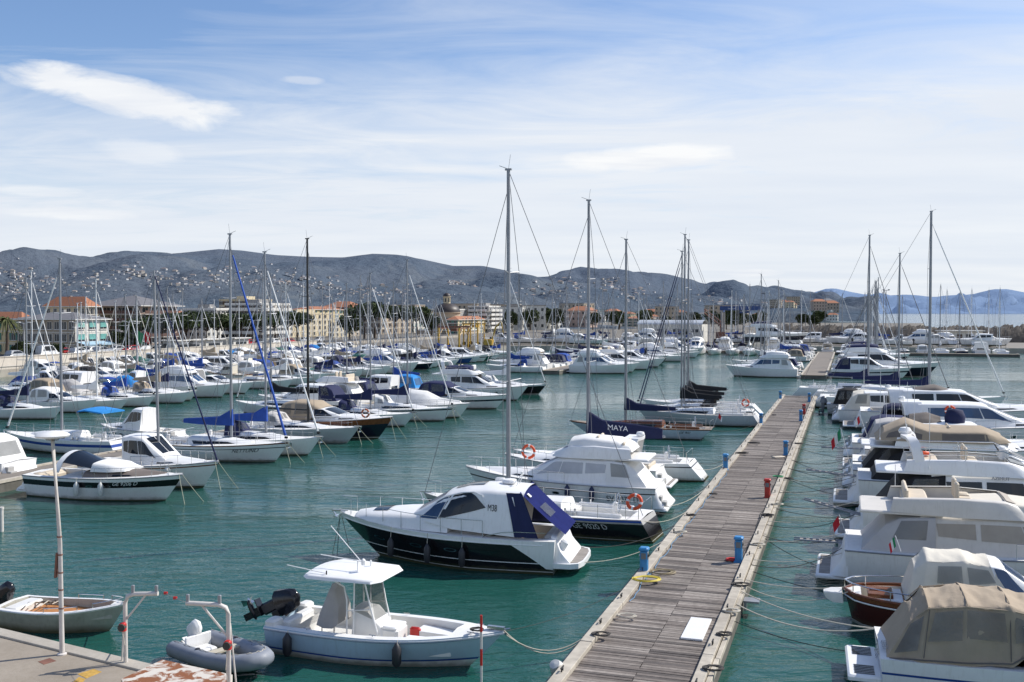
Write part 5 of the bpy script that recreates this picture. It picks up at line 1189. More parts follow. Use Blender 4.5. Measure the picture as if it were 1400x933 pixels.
for sd in (1, -1):
    g.tube([(3.3, sd * .44, .7), (3.1, sd * .46, 1.4), (2.9, sd * .5, 2.28)], .024, white, 6); g.tube([(2.35, sd * .5, .4), (2.35, sd * .5, 1.6), (2.3, sd * .55, 2.0), (1.9, sd * .75, 2.28)], .024, white, 6); g.tube([(2.55, sd * .5, .4), (2.6, sd * .5, 2.28)], .024, white, 6); g.tube([(2.35, sd * .5, 1.3), (3.1, sd * .46, 1.4)], .016, white, 5)
g.build('hardtop_frame', hto)
g = G(); g.tube([(2.35, .5, 2.4), (1.0, .95, 3.35)], .014, white, 5); g.tube([(2.6, -.3, 2.4), (2.6, -.3, 2.72)], .02, white, 5); g.tube([(2.75, -.3, 2.70), (1.3, -.15, 2.75)], .016, white, 5); g.box((2.78, -.3, 2.70), (.12, .12, .18), white, bev=.04); g.tube([(1.9, -.85, 2.42), (.55, -.75, 2.52)], .014, white, 5); g.tube([(1.9, -.85, 2.3), (1.9, -.85, 2.5)], .02, rubber, 5); g.tube([(2.7, .3, 2.4), (2.7, .3, 2.6)], .03, white, 6); g.build('antenna', hto)
g = G(); cs = Cab([(2.0, 1.98, .40, .34, .85, 1.45), (1.85, 1.82, .46, .26, .72, 1.85), (1.55, 1.6, .46, .22, .70, 1.80), (1.3, 1.42, .42, .3, .76, 1.3)], .1, .2); cs.mesh(g, mat('grey seat cover', (.40, .38, .36), .9, var=.1, bump=.5, bscale=6), 2); so_ = g.build('seat_cover', root, 60)
g = G()
for sd in (1, -1):
    for x in (1.45, 1.85): g.tube([(x, sd * .36, .36), (x, sd * .36, .9)], .02, steel, 6)
g.build('leaning_post', so_)
g = G()
for sd in (1, -1): P = [H.edge(q, sd, .30, 0) for q in (.60, .68, .76, .82)]; P = [Vector((p.x, p.y, .72)) for p in P]; g.grid([P, [Vector((p.x, p.y * .25, .72)) for p in P]], white); g.grid([[Vector((p.x, p.y * .25, .72)) for p in P], [Vector((p.x, p.y * .25, .36)) for p in P]], intw)
p = [Vector((H.edge(.6, s, .3).x, H.edge(.6, s, .3).y, z)) for s in (1, -1) for z in (.72, .36)]; g.build('bow_seat', root, 20)
g = G()
for sd in (1, -1): g.box((.16, sd * .85, .72), (.35, .5, .5), intw, bev=.06)
g.box((.42, 0, .62), (.3, 1.4, .5), intw, bev=.05); g.build('transom_bench', root)
g = G(); g.box((4.15, .25, .60), (.34, .14, .42), red, bev=.05); g.build('red_bag', root)
g = G()
for q in (.96,): e = H.edge(q, 0, 0, .06); g.box(e + Vector((.05, 0, .04)), (.5, .12, .07), steel); g.lathe([(.05, 0), (.06, .08)], steel, e, 8)
g.tube([H.edge(1, 0) + Vector((.18, 0, .08)), H.edge(1, 0) + Vector((-.1, 0, .02)), H.edge(1, 0) + Vector((.08, 0, -.1))], .03, steel, 6); g.build('anchor', root)
g = G()
for q in (.2, .5, .88):
    for sd in (1, -1): e = H.edge(q, sd, .12, .03); g.tube([e + Vector((-.1, 0, .04)), e + Vector((.1, 0, .04))], .016, steel, 5); g.tube([e, e + Vector((0, 0, .04))], .016, steel, 5)
g.build('cleat', root)
outboard(root, (-.12, .12, .88), R(62), 1.05)
fender(root, H, .13, -1, fendk, 'dark fender at the stern quarter of the pale blue fishing boat', .62, .13)
fender(root, H, .62, -1, fendk, 'dark fender with white top amidships on the pale blue fishing boat', .62, .13)
b0 = world(root, (6.9, 0, 1.05)); kerbL = lambda t, z=.72: UN(t, MP0 + .1, z)
mooring(b0, kerbL(27.5), .55, 'pale bow rope from the fishing boat to the near kerb'); mooring(b0 + Vector((.05, .1, 0)), kerbL(27.3), .62, 'second pale bow rope from the fishing boat hanging just below the first'); mooring(b0, kerbL(32.5), .2, 'thin taut line from the fishing boat bow towards the pontoon', rope_d, .008)
coil('rope_coil', 'dark rope coiled on the foredeck of the fishing boat', 652, 862, rope_d, .14, 4, 'rope', 1.12, .02, 21)

# ------------------------------------------------------------------ dark hulled hardtop cruiser
root = thing('motor_yacht', 'white topped motor yacht with black hull and blue cockpit canvas', 'motor yacht'); put(root, 1.95, 38.25, math.pi - R(13.5)); MY = root
H = Hull(9.25, 3.35, 1.72, 1.30, 1.75, .1, .94, .40, 2.4, .88, 1.55, .05, 1.3); MYH = H
hull_parts(root, H, [(.13, white), (.66, blackhull), (.685, white), (.90, blackhull), (.925, white), (1., blackhull)], deckw, [(.03, .30, .42, .72, teakgrey)], white, intw, None, 30, transom=white, camber=.10)
for sd in (1, -1): g = G(); H.patch(g, [(.0, .02), (.21, .02), (.035, .82), (.0, .84)], white, sd, .012, 8, 8); g.build('stern_quarter', root, 50)
g = G()
for sd in (1, -1): g.tube(H.line(.13, sd, .05, .995, 30, .004), .025, white, 6)
g.build('rub_rail', root)
chrome = steel
g = G()
for q in (.47, .64, .84):
    for sd in (1, -1): H.oval(g, q, .42, .030, .055, steel, sd, .008); H.oval(g, q, .42, .023, .038, glass, sd, .016)
g.build('portlight', root, 0)
g = G()
for sd in (1, -1): H.patch(g, [(.24, .36), (.38, .36), (.38, .52), (.30, .52)], glass, sd, .012, 6, 3)
g.build('hull_window', root)
fd = Cab([(8.35, 8.32, .55, .40, 1.66, 1.74), (7.6, 7.5, 1.0, .85, 1.58, 1.86), (6.4, 6.35, 1.32, 1.12, 1.48, 1.95), (5.0, 5.0, 1.46, 1.25, 1.42, 2.0), (4.2, 4.2, 1.5, 1.3, 1.4, 2.0)], .10, .16); g = G(); fd.mesh(g, white, 3); fdo = g.build('foredeck', root, 45)
g = G(); fd.patch(g, [(.9, .80), (1.5, .80), (1.5, 1), (.9, 1)], glass, 1, .02, 3, 3); fd.patch(g, [(.9, .80), (1.5, .80), (1.5, 1), (.9, 1)], glass, -1, .02, 3, 3); g.build('hatch', fdo)
hs = Cab([(5.75, 5.7, 1.05, .95, 1.95, 2.0), (4.95, 4.35, 1.42, 1.08, 1.75, 2.78), (4.0, 3.6, 1.48, 1.16, 1.55, 2.98), (2.6, 2.6, 1.50, 1.20, 1.45, 3.06), (1.55, 1.25, 1.50, 1.16, 1.38, 3.0)], .10, .2); g = G(); hs.mesh(g, white, 4, caps=(0, 0)); hso = g.build('hardtop', root, 40)
windows(hs, [[(.12, .72), (.93, .72), (.93, 1.), (.12, 1.)]], bglass, hso, 'windscreen')
windows(hs, [[(.42, .05), (1.22, .10), (1.22, .57), (.80, .55)]], bglass, hso)
windows(hs, [[(1.27, .12), (2.9, .34), (2.3, .58), (1.27, .58)]], glass, hso)
g = G()
for sd in (1, -1):
    g.tube([hs.off(t, w, sd, .03) for t, w in ((.75, .57), (1.1, .585), (1.45, .59), (1.9, .6), (2.4, .595), (2.75, .5), (2.92, .34))], .022, white, 5)
    hs.patch(g, [(1.28, .30), (1.4, .3), (1.5, .58), (1.38, .58)], white, sd, .03, 3, 4)
g.build('window_frame', hso)
g = G(); hs.patch(g, [(1.25, .88), (2.6, .88), (2.6, 1), (1.25, 1)], glass, 1, .02, 5, 3); hs.patch(g, [(1.25, .88), (2.6, .88), (2.6, 1), (1.25, 1)], glass, -1, .02, 5, 3); g.build('sunroof', hso)
g = G(); hs.text(g, 'M38', 3.12, .30, .13, blk, 1, 1.1, 1.5, .03); g.build('lettering', hso, 0); g = G(); hs.text(g, 'M38', 3.12, .30, .13, blk, -1, 1.1, 1.5, .03); g.build('lettering', hso, 0)
# cockpit canvas: dark side curtain and sloping blue rear panel
cvo = None
for sd in (1, -1):
    g = G(); g.grid([[(1.95 - .40 * k - a * (.62 + .30 * k), sd * (1.19 + .34 * k + .02 * math.sin(a * 14)), 2.98 - 1.6 * k) for a in (0, .17, .33, .5, .66, .83, 1)] for k in (0, .25, .5, .75, 1)], navy); q_ = g.build('side_curtain' if cvo else 'cockpit_canvas', cvo or root, 40); cvo = cvo or q_
g = G(); P = []
for i in range(9):
    k = i / 8; P.append([(1.42 - 1.75 * k, y, 3.02 - 1.5 * k - .05 * math.sin(math.pi * k) + .02 * math.sin(9 * y)) for y in (-1.16, -.6, 0, .6, 1.16)])
g.grid(P, mat('indigo canvas', (.014, .020, .105), .9, var=.15, bump=.5, bscale=5, spec=.08)); g.build('rear_panel', cvo, 50)
g = G(); g.grid([[(1.42 - 1.75 * k - .02, y, 3.035 - 1.5 * k - .05 * math.sin(math.pi * k)) for y in (-.25, .25, .75)] for k in (.38, .5, .62)], vinyl); g.build('window', cvo); g = G(); g.grid([[(1.42 - 1.75 * k - .02, y, 3.045 - 1.5 * k) for y in (.55, .8)] for k in (.1, .18)], white); g.build('window', cvo)
g = G(); g.box((.32, -.1, 1.05), (.5, 2.1, .7), intw, bev=.1); g.box((2.1, 0, 1.1), (.8, 1.7, .75), seatb, bev=.08); g.box((2.7, -.6, 1.3), (.4, .6, 1.2), intw, bev=.08); g.build('cockpit_seat', root)
g = G(); P = Cab([(.25, .2, 1.30, 1.22, .5, 1.46), (.0, .0, 1.42, 1.30, .45, 1.42), (-.35, -.12, 1.40, 1.3, .42, 1.0), (-.6, -.4, 1.36, 1.3, .40, .62)], .03, .12); P.mesh(g, white, 2); g.build('transom', root, 40)
for sd in (1, -1): g = G(); g.tube([H.edge(q, sd, .06, .30 * min(1, (.30 - q) * 8 + .2)) for q in (.04, .1, .16, .22, .28)], .016, steel, 5); g.build('stern_rail', root)
g = G(); pl_ = [(.1, 1.5), (-.55, 1.48), (-.85, 1.3), (-.98, .8), (-1.0, 0)]; pl_ = pl_ + [(x, -y) for x, y in pl_[-2::-1]]
g.grid([[(x, y, z) for x, y in pl_] for z in (.28, .47)], white); g.poly([(x, y, .47) for x, y in pl_], white); po = g.build('swim_platform', root, 20); g = G(); g.poly([(x * .92 - .02, y * .90, .476) for x, y in pl_], teakgrey); g.build('platform_teak', po, 0)
g = G(); g.box((-.1, 1.0, .85), (.3, .16, .9), white, tilt=-.5, bev=.06); g.build('transom_step', po)
guard_rail(root, H, .30, .93, .62, n=7, wires=1, inset=.10)
g = G(); g.lathe([(.0, .0), (.26, .0), (.3, .06), (.26, .14), (.0, .18)], white, (2.1, 0, 3.16), 16); g.build('radar_dome', hso)
g = G(); g.tube([(1.75, .3, 3.1), (1.6, .3, 3.5), (1.6, -.2, 3.5), (1.75, -.2, 3.1)], .018, white, 5); g.lathe([(.0, .0), (.05, .02), (.05, .12), (.0, .14)], white, (1.6, .05, 3.5), 8); g.box((2.6, -.5, 3.2), (.4, .14, .14), white, bev=.04); g.build('mast_light', hso)
g = G(); p = H.edge(1, 0); g.box(p + Vector((-.05, 0, .03)), (.7, .12, .07), steel); g.tube([p + Vector((.3, 0, .05)), p + Vector((.1, 0, -.25))], .035, steel, 6); g.box(p + Vector((.15, 0, -.2)), (.1, .34, .05), steel, tilt=.6); g.build('anchor', root)
for q, l in ((.38, 'aft'), (.53, 'middle'), (.70, 'forward')): fender(root, H, q, 1, fendk, 'black fender hanging %s on the side of the black hulled motor yacht' % l, .7, .13, .42)
mooring(world(root, (-.5, 1.2, .5)), kerbL(39.5), .3, 'stern rope from the black motor yacht to the left kerb'); mooring(world(root, (-.5, -1.2, .5)), kerbL(43.), .35, 'second stern rope of the black motor yacht crossing to the left kerb', rope_d)
for a, b in ((-.3, -1.6), (.2, -1.2), (0, -.4)): mooring(world(root, (9.2, a * .3, 1.6)), world(root, (9.2 + b * .5 + .6, a * 2, -.2)), .02, 'bow line of the black motor yacht going down into the water', rope_d, .012)

# ------------------------------------------------------------------ boats on the left of the main pontoon
root, H = sailboat('black hulled sailing yacht with a tall grey mast moored behind the black motor yacht', 10.9, 3.3, 1.25, 1.0, [(.20, mat('grey toe band', (.40, .39, .37), .5)), (.9, blackhull), (.93, white), (1., blackhull)], deckw, 16.3, .60, alu, .115, None, False, None, None, None, stripe=None, rake=1.0, srake=-.5, spreaders=2)
put(root, 5.9, 43.1, math.pi - R(22)); 
g = G()
for sd in (1, -1): H.patch(g, [(.0, .04), (.42, .04), (.42, .12), (.0, .12)], royal, sd, .03, 10, 1)
g.build('cockpit_dodger', root)
g = G(); H.text(g, 'GE 9020 D', .22, .46, .22, greyhull, 1, 10, 1., .02); g.build('lettering', root, 0)
lifebuoy(root, (.3, 1.1, 1.75), 'orange and white lifebuoy on the stern rail of the black sailing yacht', tilt=R(25))
mooring(world(root, (0, 1, .95)), kerbL(46.5), .3, 'stern rope from the black sailing yacht to the left kerb'); mooring(world(root, (0, -1, .95)), kerbL(49), .35, 'dark stern rope from the black sailing yacht to the left kerb', rope_d)
root, H = cruiser('white flybridge cruiser with grey covered windows and white cockpit cover', 10.2, 3.5, 1.75, 1.35, [(.20, white), (.24, blk), (.92, white), (1., navyhull)], 'flybridge', whitec, gglass, 2, name='flybridge_cruiser', flycover=whitec, tall=.80, flyarch=False)
put(root, 7.35, 49.1, math.pi - R(17)); g = G(); H.text(g, 'SV 3072 D', .16, .52, .26, navyhull, 1, 10, 1.3, .03); g.build('lettering', root, 0)
for q in (.30, .42, .60): fender(root, H, q, 1, fendn, 'navy blue fender on the white flybridge cruiser, ' + {.30: 'nearest the stern', .42: 'second from the stern', .60: 'amidships'}[q], .7, .13, .05)
lifebuoy(root, (7.0, -.7, 2.55), 'orange lifebuoy on the foredeck of the white flybridge cruiser', R_=.32)
mooring(world(root, (-.4, 1.4, .5)), kerbL(54.5), .35, 'stern rope from the white flybridge cruiser'); mooring(world(root, (-.4, -1.4, .5)), kerbL(58.), .5, 'dark stern rope sagging from the white flybridge cruiser', rope_d)
root, H = cruiser('white sport cruiser with a teak bathing platform behind the flybridge cruiser', 9.2, 3.1, 1.5, 1.15, None, 'express', None, bglass, 2, arch=True, platform=.8); put(root, 8.3, 55.5, HM)
root, H = sailboat('white sailing yacht with a dark lettered sail cover and grey mast', 11.2, 3.5, 1.25, 1.05, [(.16, white), (.22, navyhull), (.92, white), (1., navyhull)], deckw, 16.6, .56, alu, .11, navy, True, None, None, royal, rake=.9, srake=-.9, boom_tall=.62, boom_len=.42, cov=(1.5, 1.25, .90, .72, .5))
put(root, 10.6, 58.6, HM)
cv = SAILCOV[root.name]; bo = [c for c in root.children if c.name.startswith('boom')][0]; g = G(); cv.text(g, 'MAYA', 2.5, .26, .34, white, 1, 2.0, 1.9, .02); g.build('lettering', bo, 0)
mooring(world(root, (-.3, 1, .8)), kerbL(66), .5, 'stern rope from the yacht with the lettered sail cover'); mooring(world(root, (-.3, -1, .8)), kerbL(70), .5, 'second stern rope of the yacht with the lettered sail cover', rope_d)
root, H = sailboat('classic white sloop with varnished wooden deck and a grey mast', 11.5, 2.9, 1.05, .85, [(.10, wood), (.93, mat('pale sloop hull', (.55, .60, .66), .25, grime=.5)), (1., navyhull)], teakg, 15.6, .60, alu, .12, navy, True, None, None, None, rake=1.6, srake=.9, coachm=wood, teakd=True, boom_tall=.5, toe=wood); put(root, 15.6, 77.0, HM)
g = G(); H.text(g, 'GE 902', .16, .4, .2, navyhull, 1, 11, 1, .02); g.build('lettering', root, 0); fender(root, H, .42, 1, fendn, 'blue fender on the side of the classic wooden decked sloop', .6, .14)
flag(root, (.0, 0, .9), [flr, flr, white], pole=1.2); mooring(world(root, (0, .8, .8)), kerbL(86), .4, 'stern rope of the classic sloop', rope_d)
root, H = sailboat('white sailing yacht with a navy stripe and black boom cover, second from the pontoon end', 10.6, 3.3, 1.2, 1.0, [(.10, white), (.20, navyhull), (.93, white), (1., navyhull)], deckw, 17.0, .58, alu, .10, blk, True, navy, None, blk, rake=1.0, srake=-1.0, boom_tall=.45); put(root, 21.8, 90.2, HM)
lifebuoy(root, (.5, .9, 1.7), 'orange lifebuoy on the stern of the yacht with the navy stripe')
root, H = sailboat('white sailing yacht with a black boom cover nearest the end of the pontoon', 10.8, 3.4, 1.2, 1.0, None, deckw, 16.9, .58, alu, .10, blk, True, None, None, blk, rake=1.0, srake=-1.0, boom_tall=.5); put(root, 23.2, 95.5, HM)
root, H = sailboat('grey decked sailing yacht half hidden behind the two yachts with black boom covers', 10.2, 3.2, 1.2, 1.0, [(.9, greyhull), (1., navyhull)], deckg, 15.2, .62, alu, .085, blk, True, navy, None, None, rake=1.0, srake=-.6, spreaders=2); put(root, 21.0, 86.0, HM)

# ------------------------------------------------------------------ express boat with tan canopy, lower right
root = thing('sport_cruiser', 'white sport cruiser under a large tan camper canopy in the lower right corner', 'sport cruiser'); put(root, 9.75, 26.35, HN + R(2))
H = Hull(8.6, 2.9, 1.35, 1.02, 1.2, .1, .94, .4, 2.4, .88, 1.6, .03, 1.3)
hull_parts(root, H, [(.34, white), (.40, strp), (.9, white), (1., strp)], deckw, [(.04, .42, .34, .5, teakgrey)], white, intw, None, 24, camber=.1)
fd = Cab([(7.7, 7.65, .5, .35, 1.28, 1.36), (6.6, 6.5, 1.0, .8, 1.22, 1.52), (5.2, 5.2, 1.2, 1.05, 1.12, 1.64), (4.3, 4.3, 1.25, 1.1, 1.1, 1.66)], .1, .16); g = G(); fd.mesh(g, white, 3); g.build('foredeck', root, 45)
ws = Cab([(5.5, 5.45, .95, .9, 1.6, 1.66), (4.75, 4.35, 1.28, 1.05, 1.2, 2.0), (3.4, 3.3, 1.34, 1.14, 1.12, 2.08)], .04, .05); g = G(); ws.mesh(g, glass, 3, caps=(0, 0)); wo = g.build('windscreen', root, 30)
g = G()
for sd in (1, -1):
    g.tube([ws.off(t, .56, sd, .01) for t in (.3, .7, 1, 1.5, 2)], .022, steel, 5)
    for t in (1., 1.5): g.tube([ws.off(t, w, sd, .01) for w in (.05, .55)], .02, steel, 5)
g.build('windscreen_frame', wo)
cv = Cab([(4.55, 4.3, 1.0, .86, 1.95, 2.06), (3.95, 3.75, 1.26, 1.02, 1.75, 2.36), (3.05, 3.05, 1.34, 1.06, 1.10, 2.50), (2.0, 2.05, 1.38, 1.08, 1.02, 2.52), (.95, 1.15, 1.38, 1.02, 1.0, 2.38), (.1, .75, 1.25, .9, .95, 1.95)], .08, .10)
def creases(cb, g, m, nx, amp, wk, caps=(0, 1)):
    full = []
    for i in range(nx + 1):
        t = cb.tmax * i / nx; row = []
        for sd, ws_ in ((1, wk), (-1, wk[-2::-1])):
            for w in ws_:
                p = cb.pt(t, w, sd); n = mnoise.fractal(Vector((p.x * 1.6, p.y * 1.3, p.z * 1.9)), 1., 2., 4) + .7 * mnoise.ridged_multi_fractal(Vector((p.x * 2.6 + p.z * 2.2, p.y * 1.1, p.z * .8)), 1., 2., 2, 1., 2.) - .7; span = abs(math.sin(math.pi * (t % 1))) * 1.15
                row.append(p + Vector((0, (-.05 * span + n * amp) * sd if w < .6 else 0, (-.05 * span + n * amp) if w >= .6 else 0)))
        full.append(row)
    g.grid(full, m)
    for k, r in ((0, full[0]), (1, full[-1])):
        if caps[k]: g.poly(r, m)
WK2 = [0, .1, .2, .3, .4, .5, .56, .6, .64, .68, .74, .8, .86, .92, 1.]
g = G(); creases(cv, g, tanc, 90, .055, WK2); co = g.build('canopy', root, 50)
windows(cv, [[(2.1, .22), (3.0, .24), (3.0, .48), (2.15, .48)], [(3.1, .22), (3.9, .2), (3.8, .47), (3.1, .48)], [(1.05, .14), (1.9, .2), (1.9, .46), (1.15, .40)], [(4.15, .12), (4.85, .10), (4.8, .46), (4.15, .46)]], vinyl, co)
g = G()
for sd in (1, -1):
    for t in (1, 2, 3, 4): g.tube([cv.off(t, w, sd, .015) for w in (.5, .56, .6, .66, .75, .85, 1.)], .014, tanc, 5)
    g.tube([cv.off(t, .52, sd, .02) for t in (.3, 1, 2, 3, 4, 4.6)], .016, tanc, 5); g.tube([cv.off(2.03, w, sd, .02) for w in (.05, .2, .5)], .012, taupe, 4); g.tube([cv.off(3.95, w, sd, .02) for w in (.05, .2, .5)], .012, taupe, 4)
g.build('seam', co)
g = G(); g.tube([(.3, -.95, 1.0), (.78, -.72, 1.92), (.78, .72, 1.92), (.3, .95, 1.0)], .016, steel, 5); g.tube([(1.9, -1.2, 1.05), (2.05, -1.05, 2.44), (2.05, 1.05, 2.44), (1.9, 1.2, 1.05)], .016, steel, 5); g.build('canopy_frame', co); g = G(); pb = [cv.off(t, .03, -1, .02) for t in (.9, 1.5, 2, 3, 4, 4.9)]; g.tube(pb, .02, taupe, 5); pb = [cv.off(t, .03, 1, .02) for t in (.9, 1.5, 2, 3, 4, 4.9)]; g.tube(pb, .02, taupe, 5); g.build('hem', co)
g = G(); g.box((1.2, -.5, .9), (.5, .5, .8), mat('blue seat', (.04, .08, .16), .7), bev=.1); g.box((2.6, -.6, 1.0), (.5, .6, .9), MATS['blue seat'], bev=.1); g.build('seat', root)
g = G(); g.box((-.35, 0, .42), (.85, 2.5, .14), white, bev=.05); po = g.build('swim_platform', root)
g = G()
for y in (-.75, .75):
    for i in range(6): g.box((-.36, y - .30 + i * .12, .50), (.5, .05, .02), glass)
g.build('platform_grating', po, 0)
g = G(); text_flat(g, 'GHOST', (-.05, -.1, .70), (0, -1, 0), (.3, 0, 1), .20, navyhull, .015); g.build('lettering', root, 0); g = G(); text_flat(g, 'GHOST', (.08, -.55, 1.135), (0, -1, 0), (1, 0, 0), .16, navyhull, .015)
g.build('lettering', root, 0)
g = G(); H.text(g, 'Sea Ray', .58, .18, .15, blk, -1, 8.4, 1.15, .02); g.build('lettering', root, 0)
guard_rail(root, H, .55, .95, .5, n=5, wires=1)
antenna(root, (5.0, -1.25, 1.25), 2.2, white, 0.)
mooring(world(root, (0, 1.2, 1.0)), UN(31.5, MP0 + MPW - .1, .7), .35, 'thick pale stern rope of the tan canopied boat', r=.022); mooring(world(root, (0, 1.25, 1.0)), UN(33., MP0 + MPW - .1, .7), .2, 'second thick pale stern rope above the first of the tan canopied boat', r=.02)

# ------------------------------------------------------------------ wooden gozzo
root = thing('wooden_launch', 'round sterned wooden launch with cream canopy and mahogany gunwale', 'launch'); put(root, 10.6, 31.5, HN + R(1))
H = Hull(8.2, 2.7, 1.35, 1.0, .5, .25, .34, .42, 2.2, .86, 1.7, .12, 1.1, wtw=.15)
def gozb(q, tw, p, s=H):
    if q <= s.sm: return s.B / 2 * max(.02, math.sqrt(max(0, 1 - ((s.sm - q) / s.sm) ** 2.6)))
    return s.B / 2 * max(0., 1 - ((q - s.sm) / (1 - s.sm)) ** p)
H._b = gozb
hull_parts(root, H, [(.12, wood), (.22, mat('maroon hull', (.055, .014, .010), .22, grime=.4)), (.9, MATS['maroon hull']), (1., white)], deckw, [(.06, .52, .20, .55, intw)], wood, creamc, None, 30, camber=.06)
g = G()
for sd in (1, -1): g.tube([H.edge(i / 30, sd, .03, .03) for i in range(31)], .05, wood, 6); g.tube([H.off(i / 30, .16, sd, .02) for i in range(31)], .025, white, 5)
g.build('rub_rail', root)
g = G(); st = Cab([(1.75, 1.7, .85, .78, .55, .96), (.75, .8, .62, .55, .55, .96)], .02, .05); st.mesh(g, white, 1); g.build('stern_seat', root, 30)
g = G(); g.box((1.05, -.1, 1.02), (.75, 1.0, .12), wood, bev=.02); g.box((1.05, -.1, 1.085), (.62, .2, .012), glass); g.build('engine_hatch', root)
g = G()
pts = [H.edge(q, sd, .12, .32) for sd, qs in ((1, (.26, .16, .08, .03, .0)), (-1, (.0, .03, .08, .16, .26))) for q in qs]; g.tube(pts, .02, steel, 6)
for p in pts[::2]: g.tube([p, p - Vector((0, 0, .32))], .016, steel, 5)
g.build('stern_rail', root)
cv = Cab([(4.5, 4.1, 1.05, .82, 1.62, 2.28), (3.5, 3.4, 1.15, .85, 1.35, 2.38), (2.2, 2.35, 1.18, .86, 1.0, 2.34), (1.75, 2.0, 1.14, .7, 1.0, 2.0)], .10, .12); g = G(); creases(cv, g, creamc, 44, .04, WK2); co = g.build('canopy', root, 50); windows(cv, [[(.15, .18), (.95, .18), (.95, .46), (.2, .46)], [(1.1, .2), (1.7, .25), (1.7, .47), (1.1, .47)]], vinyl, co)
ws = Cab([(5.35, 5.3, .8, .75, 1.55, 1.62), (4.9, 4.45, 1.02, .82, 1.42, 2.20), (4.4, 4.1, 1.06, .84, 1.40, 2.26)], .04, .05); g = G(); ws.mesh(g, white, 3, caps=(0, 0)); wo = g.build('windscreen', root, 30); windows(ws, [[(.2, .73), (.9, .73), (.9, .86), (.2, .86)], [(.2, .88), (.9, .88), (.9, 1.), (.2, 1.)], [(.6, .1), (1.8, .1), (1.8, .5), (.95, .5)]], bglass, wo, 'pane')
g = G(); sp_ = Cab([(7.1, 7.0, .35, .25, 1.4, 1.52), (6.4, 6.3, .62, .5, 1.35, 1.62), (5.6, 5.6, .72, .6, 1.32, 1.66), (5.2, 5.25, .6, .5, 1.32, 1.6)], .05, .1); sp_.mesh(g, creamc, 2); g.build('sun_pad', root, 50)
g = G()
for sd in (1, -1): g.box(H.edge(.62, sd, .5, .08), (1.6, .12, .14), mat('teal trim', (.05, .25, .28), .5)); g.box((3.2, sd * .7, 1.05), (1.2, .4, .5), red if sd > 0 else orange, bev=.1)
g.build('cushion', root)
guard_rail(root, H, .60, .94, .42, n=4, wires=1); flag(root, (1.7, .55, 2.2), [flg, flw, flr], pole=.5, w=.32, h=.3)
g = G(); bw = Cab([(-.03, -.08, .30, .34, .62, .98), (-.35, -.42, .26, .30, .62, .96), (-.56, -.64, .12, .16, .70, .92)], -.10, .05); bw.mesh(g, whitec, 3); g.build('stern_cover', root, 60)
mooring(world(root, (.1, .3, 1.0)), UN(34.5, MP0 + MPW - .1, .7), .15, 'upper pale rope from the wooden launch to the pontoon'); mooring(world(root, (.1, -.3, 1.0)), UN(33.8, MP0 + MPW - .1, .7), .4, 'sagging rope from the wooden launch to the pontoon', rope_w)

# ------------------------------------------------------------------ motor yachts along the right side
def passerelle(root, L=2.4, y=.6, z=1.1, tilt=.12):
    g = G(); 
    for s in (.18, -.18): g.tube([(.2, y + s, z), (-L, y + s, z + L * tilt)], .035, alu, 6)
    for i in range(8): g.box((-L * i / 8 + .05, y, z + L * tilt * i / 8), (.12, .34, .025), teakgrey)
    g.build('gangway', root)
R_ = []
root, H = cruiser('white flybridge yacht with beige window covers and grey aft screen beside the wooden launch', 12.5, 4.0, 1.9, 1.35, None, 'flybridge', greyc, mat('taupe window cover', (.40, .35, .29), .7), 2, roofm=mat('greige gelcoat', (.66, .62, .555), .4, var=.06, streak=.3), name='flybridge_yacht', platform=1.0, tall=.82, flycover=None, flyarch=False); put(root, 12.45, 37.0, HN); R_.append((root, 39.2)); passerelle(root, 1.9, 1.3, .95, .0)
g = G(); c = Cab([(6.6, 6.5, 1.1, 1.0, 2.75, 3.12), (5.2, 5.2, 1.3, 1.2, 2.75, 3.2), (4.2, 4.25, 1.3, 1.2, 2.75, 3.12)], .05, .08); c.mesh(g, creamc, 2); g.build('fly_cover', root, 50); antenna(root, (1.8, 1.6, 2.2), 1.8); flag(root, (.1, 0, 1.35), [flr, flr], pole=.9, w=.4)
root, H = cruiser('white flybridge yacht with open upper seats, an orange lifebuoy and a dark aft enclosure', 13.5, 4.2, 2.1, 1.45, None, 'flybridge', blk, glass, 2, name='flybridge_yacht', platform=1.1, tall=1.0); put(root, 15.4, 43.6, HN); R_.append((root, 46)); passerelle(root, 2.4, -1.2, 1.1, .25)
lifebuoy(root, (2.4, .2, 3.72), 'orange horseshoe lifebuoy on the flybridge rail of the open seated flybridge yacht', tilt=R(80)); g = G()
for sd in (1, -1): g.tube([(2.2, sd * 1.4, 3.3), (2.3, sd * 1.45, 4.1), (5.4, sd * 1.5, 4.15), (6.2, sd * 1.3, 3.8)], .022, steel, 6); g.tube([(4.0, sd * 1.5, 3.4), (4.0, sd * 1.5, 4.12)], .02, steel, 5)
g.build('fly_rail', root); antenna(root, (2.2, 1.7, 3.3), 3.2); antenna(root, (2.6, -1.7, 3.3), 2.6); g = G(); ck = MATS
fo = [c for c in root.children if c.name.startswith('deckhouse')][0]; text_flat(g, 'AZIMUT', (5.3, -1.60, 2.98), (1, 0, 0), (0, .12, 1), .13, alu, .01); g.build('lettering', fo, 0)
root, H = cruiser('large flybridge yacht wrapped in taupe covers flying an Italian flag', 14.0, 4.4, 2.1, 1.5, None, 'flybridge', blk, glass, 2, name='flybridge_yacht', platform=1.2, tall=1.0, flyarch=False); put(root, 17.9, 51.3, HN); R_.append((root, 54)); passerelle(root, 2.6, .8, 1.2, .1); g = G()
